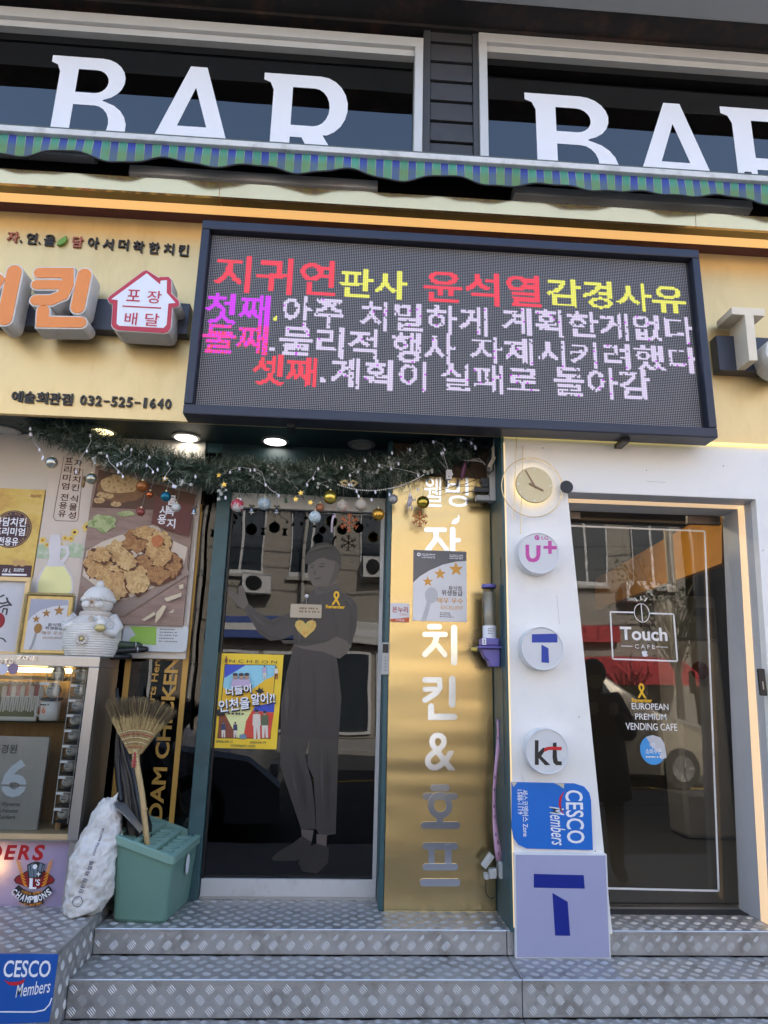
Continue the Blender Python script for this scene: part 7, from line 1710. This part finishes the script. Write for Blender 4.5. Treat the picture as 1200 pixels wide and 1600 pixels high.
for s_, u0, u1, v0, v1, m_, o_ in (('음식점',.66,.90,.445,.50,M_ink,.01),('위생등급',.53,.92,.36,.44,M_ink,.015),('매우 우수',.45,.93,.25,.33,M_gs,.01),('EXCELLENT',.52,.93,.17,.22,M_gs,.0),):
    text(s_, (cv(u0,0)[0],cv(u1,0)[0],cv(0,v0)[1],cv(0,v1)[1]), YR-.0012, m_, 'lettering', ce, offset=o_)
for q_, (u0, u1, v0, v1, m_, n_l) in enumerate(((.15,.46,.88,.955,M_vinyl,3),(.68,.95,.88,.955,M_vinyl,3),(.50,.78,.05,.13,M_ink,3))): lines((cv(u0,0)[0],cv(u1,0)[0],cv(0,v0)[1],cv(0,v1)[1]), n_l, YR-.0012, m_, ce, q_, .4)
x_, z_ = cv(.10,.935); shape([circ(x_,z_,.010,20), circ(x_,z_,.005,16)], YR-.0012, M_vinyl, 'emblem', ce)
MB().prism(stroke([cv(.34,.38),cv(.24,.10),cv(.20,.02)], .012, 5), YR-.0011, YR-.0006).build('spoon_print', mat('pale_grey_print', (.52,.53,.56), .3), ce); x_, z_ = cv(.34,.36); shape([circ(x_,z_,.036,24,.044)], YR-.0014, mat('pale_grey_print', (.52,.53,.56), .3), 'spoon_print', ce)
os_ = thing('voucher_sticker', 'small white and orange voucher sticker at the brass panel edge', 'sticker', tuple(P(625,955,YR)))
bb = (P(*zr(119,1110),YR).x, P(*zr(239,1110),YR).x, P(*zr(180,1169),YR).z, P(*zr(180,1050),YR).z); sheet(bb, YR, mat('sticker_white', (.70,.70,.71), .4), 'sheet', os_, .001, r=.010)
M_so = mat('sticker_orange', srgb(208,98,52), .45); h_ = bb[3]-bb[2]
shape([[(bb[0]+.001,bb[2]+.006),(bb[0]+.006,bb[2]+.001),(bb[1]-.006,bb[2]+.001),(bb[1]-.001,bb[2]+.006),(bb[1]-.001,bb[2]+h_*.28),((bb[0]+bb[1])/2,bb[2]+h_*.20),(bb[0]+.001,bb[2]+h_*.16)]], YR-.0006, M_so, 'print', os_)
text('온누리', (bb[0]+.011,bb[1]-.008,bb[2]+h_*.50,bb[2]+h_*.82), YR-.0006, mat('sticker_red', srgb(176,60,50), .45), 'lettering', os_, offset=.02); text('상품권', (bb[0]+.05,bb[1]-.012,bb[2]+h_*.36,bb[2]+h_*.45), YR-.0006, M_so, 'lettering', os_); text('가맹점', (bb[0]+.028,bb[1]-.028,bb[2]+h_*.05,bb[2]+h_*.16), YR-.0012, M_vinyl, 'lettering', os_)
# ================================================================= cup dispenser on the teal return
dz = lambda x, y_: (730+x/10, 900+y_/10)
YCD = 3.56
cd = thing('cup_dispenser', 'lilac and clear tube paper cup dispenser on the teal return wall', 'dispenser', tuple(P(764,1045,YCD)))
M_lil2 = mat('lilac_plastic', srgb(112,104,176), .4, var=.03); M_tub = glass('clear_tube', (.88,.88,.86), .03); M_cup = mat('paper_cups', (.70,.66,.58), .7, var=.1, vscale=5, stretch=(20,20,1))
dt, db = P(*dz(338,190),YCD), P(*dz(350,980),YCD); kd2 = (P(100,980,YCD).x-P(0,980,YCD).x)/100/10
dx = (dt.x+db.x)/2
MB().lathe([(112*kd2,db.z-.0),(112*kd2,dt.z)][0:1]+[(112*kd2,dt.z),(108*kd2,dt.z),(108*kd2,db.z)], (dx,YCD,0), 32).build('tube', M_tub, cd, smooth=True)
MB().lathe([(.001,dt.z),(118*kd2,dt.z),(128*kd2,dt.z+.004),(122*kd2,dt.z+.018),(.001,dt.z+.020)], (dx,YCD,0), 32).build('cap', M_lil2, cd)
stk = MB(); zc = db.z
for k in range(26):
    z_ = zc+k*(dt.z-zc-.02)/26; stk.lathe([(78*kd2,z_),(88*kd2,z_+.006),(90*kd2,z_+.0085),(78*kd2,z_+.0085)], (dx,YCD,0), 20)
tag(stk.build('paper_cup_stack', M_cup, cd), kind='stuff')
MB().lathe([(109*kd2,db.z),(113.5*kd2,db.z),(113.5*kd2,db.z+.066),(109*kd2,db.z+.066)], (dx,YCD,0), 32).build('paper_label', M_vinyl, cd)
lines((dx-.016,dx+.018,db.z+.02,db.z+.055), 3, YCD-114.5*kd2, mat('grey_ink', (.25,.26,.27), .6), cd, 3, .4)
z1_, z2_, z3_, z4_ = (P(*dz(360,v),YCD).z for v in (975,1105,1140,1420))
MB().box(dx-.050*1,dx+.044,YCD-.045,YCD+.045,z2_,z1_).build('neck', M_lil2, cd, bevel=.012)
MB().box(dx-.070,dx+.056,YCD-.058,YCD+.058,z3_,z2_-.0003).build('flange', M_lil2, cd, bevel=.004)
MB().prism([(dx-.06,z3_-.0005),(dx+.044,z3_-.0005),(dx+.044,z4_),(dx-.005,z4_),(dx-.012,z4_+.03),(dx-.03,z4_+.045),(dx-.045,z4_+.075)], YCD-.038, YCD+.038).build('chute', M_lil2, cd, bevel=.004)
kb = P(*dz(105,1145),YCD-.02); MB().tube([(kb.x-.013,YCD-.02,kb.z),(kb.x+.016,YCD-.02,kb.z)], .011, 14).build('yellow_knob', mat('yellow_plastic', (.62,.50,.10), .45), cd)
MB().box(dx+.0445,.8185,YCD-.02,YCD+.02,z4_+.02,z1_+.0).build('wall_bracket', M_lil2, cd)
sheet((dx-.049,dx-.028,z2_+.006,z1_-.004), YCD-.0475, M_vinyl, 'number_tag', cd, .001); text('2', (dx-.043,dx-.034,z2_+.012,z1_-.010), YCD-.0482, M_ink, 'lettering', cd, offset=.02)
# ================================================================= power strip, plugs and leads
zs_ = lambda x, y_: (640+x/7.275, 680+y_/7.275)
YPW = 3.60
ps = thing('power_strip', 'pale grey power strip with plugs screwed to the teal return wall', 'power strip', tuple(P(*zs_(885,750),YPW)))
bb = PB(*zs_(845,340), *zs_(925,755), YPW); M_plg = mat('grey_plastic', (.38,.37,.35), .45)
MB().box(.785,.8185,YPW-.025,YPW+.04,bb[2],bb[3]).build('body', mat('pale_grey_plastic', (.46,.45,.43), .45), ps, bevel=.004)
for (y_, m_, w_) in ((520,M_black,.05),(570,M_black,.045),(630,M_black,.085),(720,M_plg,.075)):
    q_ = P(*zs_(800,y_),YPW); MB().box(.785-w_,.7845,YPW-.022,YPW+.022,q_.z-.016,q_.z+.016).build('plug', m_, ps, bevel=.004)
def lead(pts, m, r_=.0028, nm='lead'): return MB().tube([P(*zs_(a,b), Y) for a, b, Y in pts], r_, 6).build(nm, m, ps, smooth=True)
lead([(750,640,3.60),(700,640,3.62),(600,660,3.64)], M_black); lead([(770,500,3.60),(620,560,3.63),(480,575,3.64),(380,500,3.64),(365,430,3.66)], M_black, .0018); lead([(770,578,3.60),(640,580,3.63),(520,580,3.65),(300,640,3.66)], M_black, .0018); lead([(740,470,3.6),(700,420,3.62),(640,300,3.66),(620,250,3.68)], M_black, .002)
lead([(860,340,3.6),(840,310,3.6),(760,290,3.62),(690,290,3.64),(610,285,3.66)], M_plg, .004); lead([(850,320,3.6),(790,265,3.61),(720,275,3.63),(660,300,3.65)], M_plg, .0035)
ad = thing('hanging_adapter', 'beige hinge-shaped adapter hanging on a cord below the light line', 'adapter', tuple(P(*zs_(952,130),YW+.06)))
bb = PB(*zs_(938,130), *zs_(966,270), YW+.08); MB().box(bb[0],bb[1],YW+.075,YW+.11,bb[2],bb[3]).build('case', mat('beige_plastic', (.42,.38,.31), .5), ad, bevel=.003)
c = P(*zs_(930,310),YW+.09); MB().obox(c, (.5,0,1), (0,1,0), (1,0,-.5), .035, .012, .010).build('flap', mat('beige_plastic', (.42,.38,.31), .5), ad)
MB().tube([P(*zs_(963,30),YW+.1), P(*zs_(958,80),YW+.09), P(*zs_(955,130),YW+.09)], .0022, 6).build('cord', M_wire, ad); MB().tube([P(*zs_(945,150),YW+.09), P(*zs_(885,300),YW+.10), P(*zs_(870,400),YW+.12), P(*zs_(905,440),YW+.12), P(*zs_(950,400),YW+.10), P(*zs_(950,270),YW+.09)], .004, 8).build('black_cable', M_black, ad, smooth=True)
# pink printed ribbon and the small white closer at its foot
zg = lambda x, y_: (590+x/4.105, 1040+y_/4.105)
pr_ = thing('pink_ribbon', 'long pink gift ribbon with brush writing hanging down the teal return', 'ribbon', tuple(P(*zg(775,1255),3.60)))
mid = [(770,345),(778,420),(776,500),(765,590),(755,700),(748,800),(748,900),(752,1000),(760,1100),(772,1180),(782,1255)]
rbp = MB(); wpx = [9,13,14,10,10,11,13,15,17,20,22]
vs_ = []
for i, (a, b) in enumerate(mid):
    c = P(*zg(a,b), 3.60+.01*math.sin(i*1.3)); w = wpx[i]*kk; vs_ += [c+Vector((-w,-.004*math.cos(i),0)), c+Vector((w,.004*math.cos(i),0))]
rbp.add(vs_, [(2*i,2*i+1,2*i+3,2*i+2) for i in range(len(mid)-1)]); rb_o = rbp.build('ribbon', mat('pink_satin', srgb(206,160,190), .4, var=.05), pr_, smooth=True)
sol = rb_o.modifiers.new('thickness', 'SOLIDIFY'); sol.thickness = .0012
rs2 = random.Random(8)
for (a, b) in ((775,470),(752,720),(748,800),(748,900),(752,960),(757,1080),(768,1130),(775,1200)):
    c = P(*zg(a,b), 3.583)
    for q_ in range(3):
        d0 = (c.x+rs2.uniform(-6,2)*kk, c.z+rs2.uniform(-12,12)*kk); MB().prism(stroke([d0, (d0[0]+rs2.uniform(3,8)*kk, d0[1]+rs2.uniform(-8,8)*kk), (d0[0]+rs2.uniform(-2,6)*kk, d0[1]+rs2.uniform(-12,6)*kk)], 1.3*kk, 3), 3.583, 3.5838).build('brush_mark', M_ink, pr_)
dv = thing('door_closer_box', 'small white cable box with tilted lid at the foot of the brass panel', 'box', tuple(P(*zg(735,1375),3.62)))
M_pw = mat('off_white_plastic', (.60,.60,.58), .4)
c = P(*zg(705,1250),3.62); MB().obox(c, (.62,0,.78), (0,1,0), (-.78,0,.62), .036, .018, .014).build('lid', M_pw, dv, bevel=.004)
c = P(*zg(735,1330),3.62); MB().obox(c, (1,0,.1), (0,1,0), (0,0,1), .018, .02, .022).build('case', M_pw, dv, bevel=.003)
c = P(*zg(700,1350),3.61); MB().box(c.x-.011,c.x+.008,3.60,3.64,c.z-.014,c.z+.012).build('plug', M_pw, dv, bevel=.002)
MB().box(.806,.8185,3.58,3.66,P(*zg(790,1360),3.6).z,P(*zg(790,1255),3.6).z).build('mount', M_pw, dv)
MB().tube([P(*zg(*q_),3.63) for q_ in ((692,1370),(690,1420),(698,1470),(725,1495),(755,1480),(772,1430),(770,1370))], .0026, 6).build('cable', M_black, dv, smooth=True)

# ================================================================= person on the pavement, mirrored in the cafe door
def person(loc, face):
    p = thing('person', 'person in a dark navy padded coat mirrored in the cafe door', 'person', loc)
    J = {'pel':(0,0,.92),'wst':(0,0,1.08),'chs':(0,.01,1.28),'nk':(0,0,1.44),'hd0':(0,-.02,1.52),'hd1':(0,-.03,1.60),'hd2':(0,-.01,1.68)}
    for s_, n in ((-1,'l'),(1,'r')):
        J.update({'sh'+n:(s_*.18,.01,1.38),'el'+n:(s_*.27,-.02,1.12),'wr'+n:(s_*.20,-.24,1.18),'ha'+n:(s_*.12,-.33,1.30),'hp'+n:(s_*.10,0,.88),'kn'+n:(s_*.12,-.02,.48),'an'+n:(s_*.12,.02,.09),'to'+n:(s_*.13,-.17,.04)})
    E = [('pel','wst'),('wst','chs'),('chs','nk'),('nk','hd0'),('hd0','hd1'),('hd1','hd2')]
    for n in 'lr': E += [('chs','sh'+n),('sh'+n,'el'+n),('el'+n,'wr'+n),('wr'+n,'ha'+n),('pel','hp'+n),('hp'+n,'kn'+n),('kn'+n,'an'+n),('an'+n,'to'+n)]
    rad = {'pel':.19,'wst':.20,'chs':.19,'nk':.075,'hd0':.085,'hd1':.105,'hd2':.085,'sh':.115,'el':.085,'wr':.06,'ha':.045,'hp':.13,'kn':.085,'an':.065,'to':.05}
    names = list(J); me = bpy.data.meshes.new('body'); me.from_pydata([J[k] for k in names], [(names.index(a), names.index(b)) for a, b in E], [])
    me.materials.append(mat('navy_padded_coat', (.012,.014,.028), .6, bump=.5, bscale=14))
    o = bpy.data.objects.new('body', me); col.objects.link(o); o.parent = p
    sk_ = o.modifiers.new('skin', 'SKIN'); sk_.use_smooth_shade = True
    for i, k in enumerate(names):
        r_ = rad.get(k) or rad[k[:-1]]; v = me.skin_vertices[0].data[i]; v.radius = (r_, r_*.8 if k in ('pel','wst','chs') else r_); v.use_root = (k == 'pel')
    sb_ = o.modifiers.new('subdivision', 'SUBSURF'); sb_.levels = 1; sb_.render_levels = 2
    MB().sphere((0,-.01,1.625), .118, 18, 12, sc=(.95,1.05,1.05)).build('hair', mat('dark_hair', (.015,.012,.010), .6), p, smooth=True, local=True)
    MB().sphere((0,-.055,1.585), .088, 16, 12, sc=(.9,.9,1.15)).sphere((0,-.138,1.585), .014, 8, 6).build('face', M_skn, p, smooth=True, local=True)
    MB().lathe([(.12,.62),(.27,.62),(.25,.9),(.235,1.1),(.12,1.1)], (0,0,0), 24).build('coat_skirt', MATS['navy_padded_coat'], p, smooth=True, local=True)
    MB().obox((0,-.36,1.36), (1,0,0), (0,1,0), (0,0,1), .038, .005, .078).build('phone', M_black, p, local=True)
    for s_ in (-1, 1):
        for k in range(4):
            MB().tube([(s_*.115,-.345,1.32+k*.018),(s_*.07,-.372,1.325+k*.018),(s_*.045,-.370,1.325+k*.018)], [.010,.009,.007], 6).build('finger', M_skn, p, smooth=True, local=True)
        MB().tube([(s_*.11,-.33,1.30),(s_*.075,-.35,1.295),(s_*.045,-.352,1.31)], [.012,.010,.008], 6).build('thumb', M_skn, p, smooth=True, local=True)
    p.rotation_euler = (0,0,face); return p
person((2.18, 1.62, ZG+.0), R(180+8))
